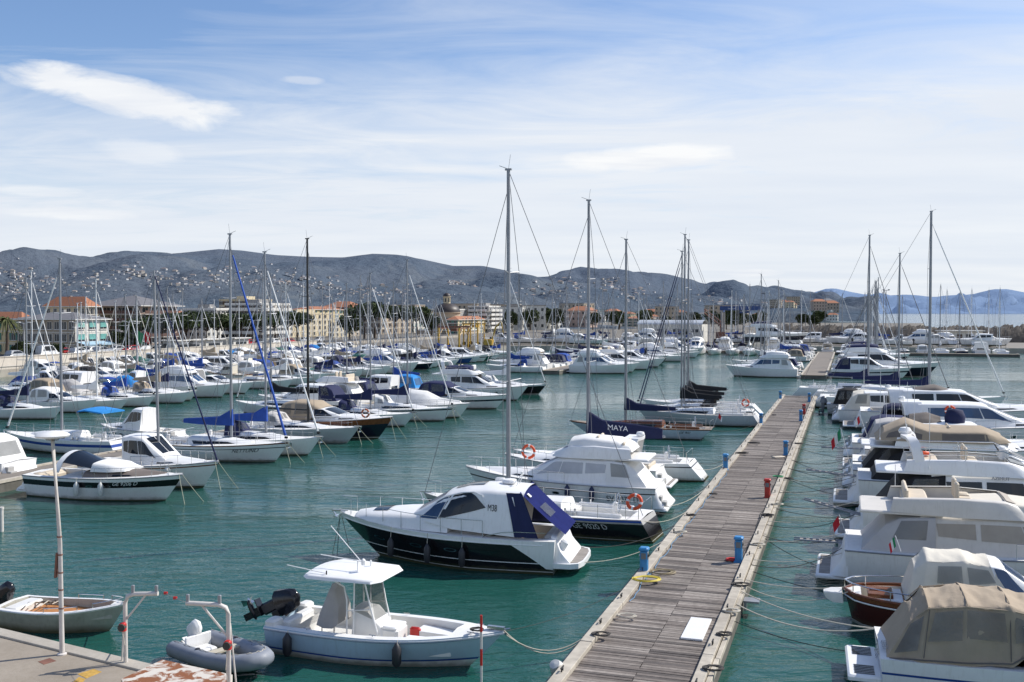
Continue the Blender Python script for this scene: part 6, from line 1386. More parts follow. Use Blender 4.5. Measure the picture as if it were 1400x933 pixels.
c = Cab([(7.0, 6.6, 1.2, 1.0, 3.5, 3.72), (5.8, 5.8, 1.66, 1.55, 3.45, 4.02), (4.2, 4.2, 1.74, 1.6, 3.45, 3.98), (3.2, 3.2, 1.74, 1.6, 3.45, 4.0), (1.8, 2.2, 1.6, 1.2, 3.45, 4.35), (.8, 1.2, 1.5, 1.2, 3.45, 3.85)], .14, .1); c.mesh(g, tanc, 3); co = g.build('fly_cover', root, 50); 
for sd in (1, -1):
    for q_ in ([(.85, .12), (2.35, .12), (2.35, .5), (.95, .5)], [(3.2, .12), (4.6, .12), (4.6, .35), (3.2, .35)]): g = G(); c.patch(g, q_, taupe, sd, .02, 8, 3); g.build('cover_panel', co)
flag(root, (-.3, 1.2, 1.4), [flg, flw, flr], pole=2.3, w=.9, h=.5, lean=.25); flag(root, (.4, -.6, 3.6), [flr, flw], pole=1.0, w=.4); antenna(root, (1.0, -1.7, 3.5), 3.8); antenna(root, (7.6, -1.2, 2.2), 2.8)
root, H = cruiser('white motor yacht with a dark platform and black covered tender, behind the taupe covered yacht', 13.0, 4.2, 2.0, 1.45, None, 'hardtop', blk, bglass, 2, name='motor_yacht', platform=1.3, tall=1.0); put(root, 22.3, 62.8, HN); passerelle(root, 2.6, .0, 1.2, .0); antenna(root, (2.5, 0, 3.0), 2.5)
g = G(); c = Cab([(4.6, 4.4, .8, .4, 2.95, 3.2), (3.6, 3.6, 1.2, .8, 2.95, 3.45), (2.4, 2.6, 1.1, .7, 2.95, 3.3)], .2, .2); c.mesh(g, taupe, 3); g.lathe([(.0, .0), (.55, .0), (.6, .5), (.45, .9), (.0, 1.0)], navy, (5.2, -.4, 2.95), 14); g.build('tender_cover', root, 60)
root, H = cruiser('sleek sport yacht with black coaming panels and curved blue side windows', 15.5, 4.4, 2.3, 1.6, [(.9, white), (1., navyhull)], 'hardtop', None, bglass, 2, name='sport_yacht', platform=1.4, tall=1.05, arch=True); put(root, 26.6, 73.5, HN); g = G()
for sd in (1, -1): H.patch(g, [(.0, -.0), (.42, -.0), (.30, .20), (.0, .34)], blackhull, sd, .02, 8, 4)
c = Cab([(6.8, 4.6, 2.0, 1.9, 1.7, 1.76), (4.4, 4.0, 2.05, 1.9, 1.6, 2.5), (1.0, 1.2, 2.05, 1.9, 1.55, 2.55)], .0, .06)
for sd in (1, -1): g.grid([[c.pt(t, w, sd) for w in (0, .3, .55)] for t in (0, .5, 1, 1.5, 2)], blackhull)
g.build('black_coaming', root, 40); lifebuoy(root, (5.2, -1.7, 2.9), 'orange lifebuoy on the black coaming of the sleek sport yacht'); g = G(); c = Cab([(6.2, 6.0, 1.3, 1.2, 2.9, 3.0), (4.8, 4.8, 1.4, 1.3, 3.0, 3.25), (3.6, 3.6, 1.3, 1.2, 2.9, 3.05)], .12, .05); c.mesh(g, creamc, 2); g.build('bimini', root, 50); antenna(root, (2, 1.5, 2.6), 3.)
root, H = cruiser('long white sport yacht with dark curved windows, farthest of the big yachts on the right', 16.5, 4.6, 2.3, 1.6, None, 'hardtop', None, glass, 2, name='sport_yacht', platform=1.4, tall=1.1, arch=True); put(root, 29.8, 85.0, HN); g = G(); c = Cab([(7.2, 7.0, 1.4, 1.1, 3.1, 3.3), (5.8, 5.8, 1.5, 1.2, 3.1, 3.7), (4.0, 4.2, 1.4, 1.1, 3.1, 3.4)], .15, .15); c.mesh(g, taupe, 2); g.build('cover', root, 50)
root, H = cruiser('grey sports boat with two outboard engines at the end of the pontoon', 7.2, 2.6, 1.3, 1.05, [(.9, greyhull), (1., navyhull)], 'express', blk, glass, 2, platform=0, engine=(R(0), .9, cowlg)); put(root, 30.6, 96.5, HN); outboard(root, (-.12, .5, 1.1), R(0), .9, cowlg)
root, H = cruiser('small white cabin boat with a dark canopy between the two sport yachts', 8.0, 2.8, 1.4, 1.1, None, 'express', navy, glass, 2); put(root, 28.6, 79.5, HN)
for t_, lab, kw in ((59.0, 'white cruiser with a black enclosure beyond the taupe covered yacht', dict(L=10.5, B=3.3, fb=1.6, fs=1.2, style='flybridge', cover=blk, flyarch=False, tall=.85)), (62.4, 'white sports cruiser with a tan canopy left of the tender cover', dict(L=10., B=3.1, fb=1.5, fs=1.2, style='express', cover=tanc)), (71.2, 'white cruiser with a pale grey canopy before the black coaming yacht', dict(L=10.5, B=3.3, fb=1.6, fs=1.2, style='express', cover=greyc)), (74.4, 'small navy canopied cruiser tucked beside the black coaming yacht', dict(L=9., B=2.9, fb=1.45, fs=1.1, style='express', cover=navy)), (94.6, 'white hardtop cruiser near the pontoon end on the right', dict(L=11., B=3.4, fb=1.6, fs=1.2, style='hardtop', cover=creamc)), (98., 'white cruiser with a cream canopy beside the grey outboard boat', dict(L=9., B=2.9, fb=1.45, fs=1.1, style='express', cover=creamc))):
    root, H = cruiser(lab, det=2, **kw); p = UN(t_, .3 if t_ < 90 else -.8); put(root, p.x, p.y, HN); antenna(root, (2.2, kw['B'] * .3, 2.2), 2.6); mooring(world(root, (-.1, 1.1, 1.)), UN(t_ + 1.2, MP0 + MPW - .1, .7), .3, 'stern rope of the ' + lab[:34].rsplit(' ', 1)[0], rope_d)
for i, (lab, x, y, L, mx, mh, mr_, gm) in enumerate((('tall masted sailing yacht with a furled white headsail reaching the right edge', 32.3, 104.0, 17.5, .60, 20.0, .16, white), ('white sailing yacht with the lower of the three masts on the right', 34.0, 110.5, 13.5, .62, 16.2, .11, wire), ('white sailing yacht whose mast is leftmost of the three on the right', 33.6, 116., 12.5, .60, 18.6, .13, wire))):
    root, H = sailboat(lab, L, L * .29, 1.5, 1.2, None, deckw, mh, mx, alu, mr_, navy, True, gm, None, None, det=2, boom_tall=.5, srake=-1., jib_r=.09 if i == 0 else .05); put(root, x, y, HN)
# ropes on the right side of the pontoon
rr = random.Random(31)
for i, (root, t) in enumerate(R_):
    for j, (y, dt) in enumerate(((1.7, 1.6), (-1.7, -1.6), (.9, 2.6), (-.9, -2.4))):
        mooring(world(root, (-.1, y, 1.2)), UN(root.location.dot(U) + dt, MP0 + MPW - .1, .7), rr.uniform(.15, .45), ['port stern rope', 'starboard stern rope', 'crossed port stern rope', 'crossed starboard stern rope'][j] + [' of the beige windowed yacht', ' of the open seated flybridge yacht', ' of the taupe covered yacht'][i], rope_d if j > 1 else rope_w, .014)
for k, t in enumerate((30, 36, 41.5, 48, 57, 60.5, 64, 70, 75, 81)):
    mooring(UN(t, MP0 + MPW - .02, .62), UN(t + rr.uniform(-2, 2), MP0 + MPW + rr.uniform(2.2, 4.5), .02), .12, 'dark rope dipping from the right kerb ' + ['at the very bottom', 'beside the white board', 'near the metal bracket', 'below the right blue pedestal', 'short of the red pedestal', 'at the red pedestal', 'beyond the red pedestal', 'by the pale cushion', 'beyond the pale cushion', 'near the far end'][k], rope_d, .014)

# ------------------------------------------------------------------ foreground quay
E0, E1 = W(-160, 822, 1.25), W(520, 985, 1.25); out_ = Vector((-.6, -1, 0)) * 24
slab('foreground_quay', [E0, E1, E1 + Vector((2, -8, 0)), E1 + Vector((-10, -20, 0)), E0 + Vector((-30, -25, 0)), E0 + Vector((-30, 8, 0))], -1, 1.25, conc)
dirq = (E1 - E0).normalized(); nin = Vector((dirq.y, -dirq.x, 0))
g = G(); c = (E0 + E1) / 2 + nin * .22; g.box((c.x, c.y, 1.275), ((E1 - E0).length, .42, .05), concl, math.atan2(dirq.y, dirq.x), bev=.015); tag(g.build('quay_kerb', None, 20), kind='structure')
def qp(px, py): return W(px, py, 1.25)
plm = mat('chalky white pole paint', (.62, .58, .54), .55, var=.12, scale=6, streak=.4)
p = qp(85, 895); o = thing('lamp_post', 'white lamp post with a wide conical lamp and rusty bands on the foreground quay', 'lamp post', p); g = G(); g.tube([(0, 0, 0), (-.02, 0, 2.8), (-.17, 0, 5.42)], .062, plm, 10, .045); g.lathe([(.12, 0), (.12, .03), (.07, .05)], plm, (0, 0, 0), 12); g.build('pole', o, 60)
g = G()
for z in (1.15, 1.62, 2.05, 2.5, 2.95): g.lathe([(.066, z), (.066, z + .035)], rust, (-.02 * z / 2.8 - (.0 if z < 2.8 else .01), 0, 0), 10)
g.build('band', o); g = G(); g.lathe([(.0, 5.40), (.10, 5.41), (.39, 5.47), (.41, 5.51), (.34, 5.56), (.12, 5.61), (.0, 5.62)], whitep, (-.17, 0, 0), 20); lh = g.build('lamp_head', o, 50); g = G(); g.lathe([(.0, 5.37), (.14, 5.38), (.2, 5.45)], vinyl, (-.17, 0, 0), 14); g.build('diffuser', lh)
g = G(); g.box((-.11, 0, 2.25), (.05, .10, .62), rust, tilt=.08); g.build('wooden_batten', o, 0)
def davit(label, px, py, sgn, h, reach, a):
    o = thing('davit', label, 'davit', qp(px, py), a); g = G(); top = Vector((0, 0, h)); k = .22
    g.tube([(0, 0, 0), (0, 0, h - k), (sgn * .06, 0, h - .06), (sgn * k, 0, h), (sgn * reach, 0, h + .02)], .055, plm, 8); g.lathe([(.14, 0), (.14, .02), (.06, .03)], plm, (0, 0, 0), 10); g.build('post', o, 60)
    g = G(); g.tube([(0, 0, h * .62), (sgn * reach * .62, 0, h - .03)], .026, plm, 6); g.tube([(-sgn * .14, .1, 0.03), (-sgn * .03, .03, h * .78)], .022, plm, 6); g.build('brace', o)
    g = G()
    for x in (.2, reach - .04): g.box((sgn * x, 0, h + .12), (.07, .07, .2), alu, bev=.01)
    g.build('pulley', o, 0); g = G(); g.box((-sgn * .02, -.1, h * .55), (.16, .14, .2), red, bev=.03); g.lathe([(.0, -.2), (.09, -.2), (.09, -.08), (.0, -.08)], rope_d, (-sgn * .02, 0, h * .55), 10, 'Y'); g.build('winch', o); g = G(); g.tube([(-sgn * .02, -.14, h * .5), (sgn * .03, -.1, .5), (0.05, -.12, .1)], .008, rope_w, 4); g.build('fall_rope', o); return o
davit('left white boat davit with its arm pointing right', 172, 908, 1, 1.72, .82, -.05); davit('right white boat davit with its arm pointing left', 313, 944, -1, 1.95, .98, -.08)
g = G(); a, b = qp(216, 806 + 80), qp(0, 0); A_ = qp(172, 908) + Vector((.86, -.05, 1.85)); B_ = qp(313, 944) + Vector((-1.0, .08, 2.0)); pts = sagline(A_, B_, .03, 8); o_ = A_.copy(); g.tube([p - o_ for p in pts], .006, rope_w, 4); g.lathe([(.0, -.05), (.035, -.04), (.035, .04), (.0, .05)], red, pts[2] - o_, 8, 'X'); g.lathe([(.0, -.05), (.035, -.04), (.035, .04), (.0, .05)], red, pts[5] - o_, 8, 'X'); r_ = g.build('tackle_line', None); r_.location = o_; tag(r_, 'thin line with red floats stretched between the two davit arms', 'rope')
def flat_plate(name, label, corners, m, cat, z=.006):
    ps = [qp(*c) for c in corners]; c0 = sum(ps, Vector()) / len(ps); g = G(); pts = [p - c0 + Vector((0, 0, z)) for p in ps]; g.poly(pts, m); n = len(pts)
    for i in range(n): g.poly([pts[i], pts[(i + 1) % n], pts[(i + 1) % n] - Vector((0, 0, z)), pts[i] - Vector((0, 0, z))], m)
    o = g.build(name, None, 0); o.location = c0; return tag(o, label, cat)
flat_plate('rusty_plate', 'small rust coloured square plate let into the quay', [(52, 905), (68, 900), (77, 904), (60, 909)], rust, 'plate'); flat_plate('yellow_marking', 'worn yellow painted square on the quay', [(106, 922), (128, 915), (139, 919), (118, 928)], mat('worn yellow paint', (.50, .30, .06), .8, var=.35, scale=9), 'marking')
flat_plate('yellow_line', 'short worn yellow line at the bottom edge of the quay', [(92, 940), (108, 926), (117, 929), (104, 942)], MATS['worn yellow paint'], 'marking')
m, nt_, b_, tc_ = new_mat('flaking white paint over rust'); f_ = maprange(nt_, nz(nt_, tc_.outputs['Object'], 2.6, 6, .6, .8), .47, .55); nt_.links.new(mixc(nt_, f_, (.62, .57, .50), (.24, .085, .03)), b_.inputs['Base Color']); b_.inputs['Roughness'].default_value = .75; MATS['flaking'] = m
ps = [qp(*c) for c in ((166, 938), (222, 911), (318, 932), (300, 960), (190, 985))]; c0 = sum(ps, Vector()) / 5; o = thing('metal_cover', 'low metal cover with flaking white paint and rust at the quay edge', 'cover', c0); g = G(); top = [p - c0 + Vector((0, 0, .16)) for p in ps]; g.poly(top, m)
for i in range(5): g.poly([top[i], top[(i + 1) % 5], top[(i + 1) % 5] - Vector((0, 0, .16)), top[i] - Vector((0, 0, .16))], m)
g.build('sheet', o, 0)
# open boat at the quay
root = thing('open_boat', 'small open white boat with orange floor boards tied at the quay', 'rowing boat'); put(root, -15.9, 31.3, -R(14)); H = Hull(4.2, 1.75, .92, .66, .6, .05, .86, .42, 2.2, .82, 1.6, .06, 1.4); oldh = mat('stained cream hull', (.44, .42, .36), .5, var=.2, scale=3, streak=.6, grime=.9)
hull_parts(root, H, [(.10, white), (1., oldh)], deckw, [(.04, .90, .13, .44, mat('orange floor boards', (.45, .20, .07), .6, var=.2, scale=5))], white, oldh, white, 20)
g = G(); g.box((.50, 0, .50), (.50, 1.2, .30), intw, bev=.04); g.build('thwart', root); g = G()
for sd in (1, -1): g.tube([H.edge(q, sd, .06, .16) for q in (.80, .86, .92, .97)], .016, steel, 5); g.tube([H.edge(.80, sd, .06, .02), H.edge(.80, sd, .06, .16)], .014, steel, 5); g.tube([H.edge(q, sd, .06, .14) for q in (.45, .6, .7)], .016, steel, 5); g.tube([H.edge(.45, sd, .06, .0), H.edge(.45, sd, .06, .14)], .014, steel, 5); g.tube([H.edge(.7, sd, .06, .0), H.edge(.7, sd, .06, .14)], .014, steel, 5)
g.build('hand_rail', root); g = G()
for i in range(6): g.tube([(.85 + .1 * i, -.5 + .15 * i, .60), (.6 + .16 * i, .1 + .1 * i, .64), (1.1 + .08 * i, .5, .56)], .02, rope_w if i % 2 else rope_d, 5)
g.build('rope_heap', root); outboard(root, (-.1, 0, .78), R(35), .72)
mooring(world(root, (4.1, 0, .95)), qp(172, 905) + Vector((0, .1, .5)), .1, 'pale bow rope of the small open boat to the left davit')
# inflatable
root = thing('inflatable_dinghy', 'grey inflatable dinghy with white outboard below the right davit', 'dinghy'); put(root, -8.85, 28.0, -R(38))
g = G(); pts = [(-.35, .62, .36), (.3, .64, .36), (1.3, .64, .38), (2.1, .52, .44), (2.6, .26, .52), (2.72, 0, .54), (2.6, -.26, .52), (2.1, -.52, .44), (1.3, -.64, .38), (.3, -.64, .36), (-.35, -.62, .36)]; sm = []
for i in range(len(pts) - 1):
    for k in range(4): sm.append(Vector(pts[i]).lerp(Vector(pts[i + 1]), k / 4))
sm.append(Vector(pts[-1])); g.tube(sm, .23, inflat, 14)
for s in (1, -1): g.lathe([(.23, -.35), (.16, -.5), (.04, -.58), (.0, -.58)], inflat, (0, s * .62, .36), 14, 'X')
g.build('tube', root, 60); g = G(); g.grid([[(x, y * w, .12 + .12 * (x / 2.6) ** 2) for y in (-.5, 0, .5)] for x, w in ((-.1, 1), (1.2, 1), (2.0, .8), (2.4, .3))], oldh); g.build('floor', root); g = G(); g.box((-.1, 0, .42), (.08, .84, .5), white, bev=.02); g.build('transom', root); g = G(); g.box((1.1, 0, .48), (.26, 1.0, .05), mat('dinghy thwart', (.52, .47, .36), .6)); g.box((.3, -.1, .28), (.5, .6, .25), intw, bev=.04); g.build('thwart', root)
g = G(); g.tube([p + Vector((0, .0, .22)) if i % 3 else p + Vector((0, 0, .255)) for i, p in enumerate(sm)], .012, rope_w, 4)
for x, s in ((.8, 1), (1.7, .86), (.8, -1), (1.7, -.86)): g.lathe([(.0, .0), (.07, .0), (.06, .03), (.0, .035)], fendk, (x, s * .64 * .98, .59), 10)
g.build('grab_line', root, 60); outboard(root, (-.2, 0, .62), R(30), .62, white, True)
# red and white survey pole, glass fender pole in the water
o = thing('marker_pole', 'slim red and white marker pole standing in front of the fishing boat', 'pole', W(658, 968, 0)); g = G()
for i in range(6): g.tube([(0, 0, i * .42 - .2), (0, 0, i * .42 + .22)], .03, red if i % 2 else plm, 8)
o.location.z = 0; g.build('pole', o)
o = thing('white_post', 'short white post at the left edge of the water', 'post', W(2, 727, 0)); g = G(); g.tube([(0, 0, -.3), (0, 0, 1.1)], .10, plm, 10); g.lathe([(.0, 1.12), (.12, 1.1), (.12, 1.0)], plm, (0, 0, 0), 10); g.build('post', o)
# ------------------------------------------------------------------ row on the left pontoon, bows to the right
def bow_at(root, px, py, z, L, rz=None):
    rz = HN if rz is None else rz; p = W(px, py, z); h = Vector((math.cos(rz), math.sin(rz), 0)); q = p - h * L; put(root, q.x, q.y, rz)
def bowlines(root, H, label, k=2):
    for j in range(k):
        s = 1 if j else -1; mooring(world(root, (H.L - .15, s * .12, H.fb)), world(root, (H.L + .5 + .5 * j, s * .5, -.1)), .04, ['slack pale bow line of ', 'second bow line of '][j] + label, mat('weedy rope', (.40, .40, .30), .9), .018)
root, H = cruiser('white sport cruiser with a black hull band and registration letters at the left pontoon', 9.2, 3.0, 1.45, 1.15, [(.17, white), (.42, blackhull), (.95, white), (1., navyhull)], 'none', None, glass, 2, arch=False, foredeck=mat('brown grey deck panel', (.20, .165, .14), .6, var=.1), name='sport_cruiser', tall=.8); bow_at(root, 250, 650, 1.4, 9.2)
g = G(); H.text(g, 'GE 9206 D', .72, .31, .20, white, -1, 9., 1.3, .02); g.build('lettering', root, 0); g = G(); a = [(2.2, y, 1.2 + 1.2 * math.cos(y / 1.5 * 1.57) ** .5) for y in [-1.45 + i * .29 for i in range(11)]]
g.grid([[(x + d, y, z) for x, y, z in a] for d in (0, .35)], white); g.grid([[(x + d, y, z - .07) for x, y, z in a] for d in (0, .35)], white); g.grid([[(a_[0] + .3, a_[1], a_[2]) for a_ in a[1:-1]], [(4.5, a_[1] * .86, 1.62) for a_ in a[1:-1]]], glass); g.build('radar_arch', root, 40)
g = G(); c = Cab([(6.2, 6.1, .8, .6, 1.55, 1.66), (5.3, 5.3, 1.05, .85, 1.5, 1.86), (4.3, 4.3, 1.15, .95, 1.5, 1.92)], .08, .1); c.mesh(g, whitec, 2); g.build('windscreen_cover', root, 50); g = G(); g.box((.55, 0, .95), (.6, 2.0, .5), seatb, bev=.08); g.build('bench', root)
for q, l in ((.42, 'aft'), (.58, 'forward')): fender(root, H, q, -1, fendw, 'white fender hanging %s on the black banded sport cruiser' % l, .7, .14, .2)
bowlines(root, H, 'the black banded sport cruiser')
root, H = cruiser('white pilothouse motor sailer with a grey mast beside the black banded cruiser', 8.6, 2.9, 1.55, 1.2, [(.10, white), (.15, wood), (.92, white), (1., navyhull)], 'pilot', None, glass, 2, name='motor_sailer', cat='motor sailer', platform=0); bow_at(root, 299, 632, 1.5, 8.6)
g = G(); g.tube([(4.6, 0, 1.6), (4.4, 0, 12.2)], .085, alu, 8, .065); ms = g.build('mast', root, 60); g = G()
for s in (1, -1): g.tube([(4.5, 0, 7), (4.35, s * .8, 7.05)], .025, alu, 5)
g.build('spreader', ms); g = G(); g.tube([(8.5, 0, 1.6), (4.45, 0, 11.9)], .05, navy, 6, .03); g.build('furled_headsail', root); g = G()
for s in (1, -1): g.tube([(4.4, s * 1.3, 1.4), (4.35, s * .8, 7.05), (4.4, 0, 12)], .012, wire, 4)
g.tube([(.2, 0, 1.2), (4.4, 0, 12.1)], .012, wire, 4); g.build('rigging', root); bowlines(root, H, 'the pilothouse motor sailer'); fender(root, H, .72, -1, fendw, 'round white fender near the bow of the pilothouse motor sailer', .36, .17, .1)
rows = [
 (dict(label='white ketch like yacht with a bright blue furled headsail and blue boom cover', L=10.8, B=3.3, fb=1.35, fs=1.05, bands=[(.07, wood), (.22, white), (.26, navyhull), (.90, white), (.93, navyhull), (.96, white), (1., navyhull)], mast_h=15.0, mx=.60, mastm=alu, mr=.10, cover=royal, genoa=mat('bright blue sail strip', (.02, .09, .42), .7), spray=None, coachm=white, teakd=True, jib_r=.095), (394, 606, 1.3), 'NETTUNO'),
 (dict(label='white sailing yacht with a white furled headsail and a black name on the bow', L=10.2, B=3.3, fb=1.3, fs=1.0, bands=[(.93, white), (1., navyhull)], mast_h=14.0, mx=.58, mastm=alu, mr=.085, cover=royal, spray=navy, genoa=white, jib_r=.07), (438, 599, 1.25), 'NAUTICA'),
 (dict(label='pale grey sailing yacht with a tall black mast', L=10.8, B=3.4, fb=1.25, fs=1.05, bands=[(.92, greyhull), (.95, white), (1., greyhull)], mast_h=15.4, mx=.60, mastm=blackspar, mr=.105, cover=None, spray=greyc, genoa=None, jib_r=.05), (491, 585, 1.2), None),
 (dict(label='white sailing yacht with a slim mast right of the tan canopied wooden boat', L=10., B=3.2, fb=1.2, fs=1.0, bands=[(.93, white), (1., navyhull)], mast_h=13.2, mx=.58, mastm=alu, mr=.08, cover=navy, spray=navy, genoa=white, jib_r=.06), (567, 565, 1.2), None),
 (dict(label='white sailing yacht with a navy sheer stripe and a tall furled headsail', L=10.8, B=3.3, fb=1.3, fs=1.05, bands=[(.08, white), (.18, navyhull), (.93, white), (1., navyhull)], mast_h=14.6, mx=.58, mastm=alu, mr=.095, cover=navy, spray=whitec, genoa=white, jib_r=.06), (620, 557, 1.3), None),
 (dict(label='dark hulled sailing yacht at the far end of the left row', L=11., B=3.3, fb=1.25, fs=1.05, bands=[(.15, white), (.93, blackhull), (1., white)], mast_h=15., mx=.56, mastm=alu, mr=.09, cover=white, spray=whitec, genoa=white, jib_r=.06), (747, 526, 1.2), None)]
for kw, (px, py, z), nm in rows:
    root, H = sailboat(**kw); bow_at(root, px, py, z, kw['L'])
    if nm: g = G(); H.text(g, nm, .78, .42, .24, navyhull, -1, 10.5, 1.2, .02); g.build('lettering', root, 0)
    bowlines(root, H, 'the ' + {'white ketch': 'yacht with the blue furled headsail', 'white saili': 'white yacht with the %s furled sail' % ('low' if px < 500 else 'second' if px < 600 else 'third'), 'pale grey s': 'black masted grey yacht', 'dark hulled': 'far dark hulled yacht'}[kw['label'][:11]])
root, H = cruiser('dark hulled wooden motor boat with a tan canopy and varnished bow', 10.5, 3.3, 1.75, 1.3, [(.30, wood), (.92, navyhull), (.95, white), (1., navyhull)], 'express', tanc, glass, 2, platform=0, name='wooden_motor_boat'); bow_at(root, 537, 571, 1.7, 10.5); lifebuoy(root, (8.6, -.9, 2.05), 'orange and white lifebuoy on the side of the tan canopied wooden boat', m=mat('dull orange', (.42, .12, .05), .6)); bowlines(root, H, 'the tan canopied wooden boat')
root, H = cruiser('white sport cruiser with a white tarpaulin over the cockpit, bow past the navy striped yacht', 9., 3., 1.4, 1.1, None, 'tarp', whitec, glass, 2); bow_at(root, 642, 553, 1.3, 9.)
root, H = cruiser('white express cruiser with a navy canopy and navy stripe in the middle distance', 10.5, 3.3, 1.5, 1.2, [(.30, white), (.42, navyhull), (.94, white), (1., navyhull)], 'express', navy, glass, 2); bow_at(root, 694, 541, 1.4, 10.5)
root, H = cruiser('white flybridge cruiser with black windows just left of the tall foreground mast', 11.5, 3.7, 1.7, 1.3, None, 'flybridge', None, glass, 2, flycover=navy); bow_at(root, 722, 530, 1.5, 11.5)
# other side of the left pontoon (bows to the left)
root, H = sailboat('cluttered blue and white sailing yacht with a bright blue bimini', 10.2, 3.2, 1.2, 1.0, [(.25, white), (.45, royal), (.93, white), (1., navyhull)], deckw, 13.6, .50, alu, .10, None, False, white, None, None, bimini=sky_b, jib_r=.08); put(root, -27.2, 69.0, HM)
root, H = cruiser('white cabin cruiser with a full white canopy at the left edge of the picture', 8.5, 2.9, 1.45, 1.15, None, 'express', whitec, gglass, 2); put(root, -28.8, 58.0, HM)
root, H = cruiser('pale blue and white open boat behind the bright blue bimini', 7, 2.5, 1.2, .95, [(.5, white), (.93, paleblue), (1., navyhull)], 'pilot', None, glass, 2); put(root, -25.2, 74.6, HM)
for i, (t, kind, kw) in enumerate(((83.2, 's', dict(label='sailing yacht with a black boom cover and folded black sprayhood behind the motor sailer', cover=blk, genoa=white, mast_h=13.5)), (87.2, 'm', dict(label='navy topped sports cruiser with black windows behind the black mast', L=10, B=3.2, fb=1.5, fs=1.2, style='hardtop', cover=navy, bands=[(.3, white), (.9, navyhull), (1., white)])), (91., 'm', dict(label='white cruiser under a square white canopy behind the black mast', L=10, B=3.3, fb=1.5, fs=1.2, style='flybridge', cover=whitec)), (94.8, 'm', dict(label='cruiser with a navy camper canopy left of the twin masts', L=9.5, B=3.1, fb=1.5, fs=1.2, style='express', cover=navy)), (98.5, 's', dict(label='sailing yacht with a navy sail cover behind the navy camper canopy', cover=navy, genoa=white, mast_h=13)), (102.4, 'm', dict(label='white cruiser with a pale hard top in the middle distance', L=9.5, B=3.1, fb=1.5, fs=1.2, style='hardtop')), (106.4, 'm', dict(label='light blue canopied boat in the middle distance near the gap', L=8.5, B=2.9, fb=1.4, fs=1.1, style='express', cover=sky_b)), (110.5, 's', dict(label='sailing yacht with a royal blue cover near the gap in the left pontoon', cover=royal, genoa=white, mast_h=13.5)))):
    root, H = sailboat(det=1, **kw) if kind == 's' else cruiser(det=1, **kw); p = UN(t, -46.6); put(root, p.x, p.y, HM)

# ------------------------------------------------------------------ the far fleet
PROTO = {}
def P_(key, fn, *a, **k):
    root, H = fn('', *a, **k); PROTO[key] = root; root.location = (0, 0, -500); return root
desc = {}
def addp(key, text, fn, *a, **k): desc[key] = text; P_(key, fn, *a, **k)
wn = [(.92, white), (1., navyhull)]
for n, m in (('navy', navy), ('white', whitec), ('royal blue', royal), ('tan', tanc)):
    addp('ex ' + n, 'white cruiser with %s canopy' % n, cruiser, 8.6, 2.9, 1.4, 1.1, wn, 'express', m, glass, 1)
addp('ex open', 'white open cockpit boat with radar arch', cruiser, 9.4, 3.0, 1.4, 1.1, wn, 'express', None, glass, 1, arch=True)
addp('fly a', 'white flybridge cruiser with dark windows', cruiser, 11.4, 3.7, 1.75, 1.3, wn, 'flybridge', None, glass, 1)
addp('fly b', 'white flybridge cruiser with white canopy', cruiser, 10.6, 3.6, 1.7, 1.3, wn, 'flybridge', whitec, bglass, 1, flycover=whitec)
addp('fly c', 'navy hulled flybridge cruiser', cruiser, 12.5, 3.9, 1.85, 1.4, [(.3, white), (.95, navyhull), (1., white)], 'flybridge', None, glass, 1, flycover=navy)
addp('hard', 'white hardtop motor yacht', cruiser, 10.5, 3.4, 1.6, 1.25, wn, 'hardtop', None, glass, 1)
addp('hardn', 'white hardtop yacht with navy aft canopy', cruiser, 9.8, 3.2, 1.55, 1.2, [(.3, white), (.42, navyhull), (.93, white), (1., navyhull)], 'hardtop', navy, glass, 1)
addp('pil', 'small white pilothouse fishing boat', cruiser, 6.8, 2.5, 1.25, .95, wn, 'pilot', None, glass, 1, platform=0, engine=(0, .85, cowl))
addp('pilb', 'small blue hulled pilothouse boat', cruiser, 7.0, 2.5, 1.25, .95, [(.2, white), (1., bluehull)], 'pilot', None, glass, 1, platform=0)
for n, m in (('blue', royal), ('bright blue', sky_b), ('white', whitec), ('grey', greyc), ('navy', navy), ('green', greenc)):
    addp('tarp ' + n, 'small boat under %s tarpaulin' % n, cruiser, 6.4, 2.4, 1.15, .9, wn, 'tarp', m, glass, 1, platform=0)
addp('open', 'small open white boat with outboard', cruiser, 5.8, 2.2, 1.05, .8, wn, 'open', None, glass, 1, platform=0, engine=(R(35), .8, cowl))
addp('openb', 'small open boat with blue bimini', cruiser, 6.0, 2.3, 1.05, .8, wn, 'open', royal, glass, 1, platform=0, engine=(R(20), .8, cowlg))
for n, m, hm_, gm, b_ in (('navy', navy, 13.2, white, wn), ('blue', royal, 12.4, white, wn), ('white', whitec, 14.2, white, wn), ('black', blk, 13.6, wire, [(.93, navyhull), (1., white)]), ('tan', tanc, 11.6, white, wn)):
    addp('sail ' + n, 'white yacht with %s sail cover' % n if n != 'black' else 'navy hulled yacht with black sail cover', sailboat, 9.8, 3.1, 1.2, .95, b_, deckw, hm_, .59, alu if n != 'white' else palemast, .085, m, True, gm, None, m if n in ('navy', 'blue', 'tan') else None, det=1, jib_r=.055)
addp('sail tall', 'tall white yacht with bare boom', sailboat, 11.8, 3.6, 1.3, 1.05, wn, deckw, 16.2, .58, alu, .10, whitec, True, wire, None, None, det=1, jib_r=.04)
addp('sail green', 'old green hulled yacht with tan cover', sailboat, 9.0, 2.9, 1.1, .9, [(.93, greenhull), (1., white)], deckc, 11.8, .58, palemast, .08, tanc, True, creamc, None, None, det=1, jib_r=.06, coachm=cream)
addp('goz', 'cream wooden launch with tan cover', cruiser, 7.6, 2.6, 1.3, 1.0, [(.14, wood), (.92, cream), (1., navyhull)], 'pilot', None, glass, 1, platform=0, roofm=cream, deckm=teakg)
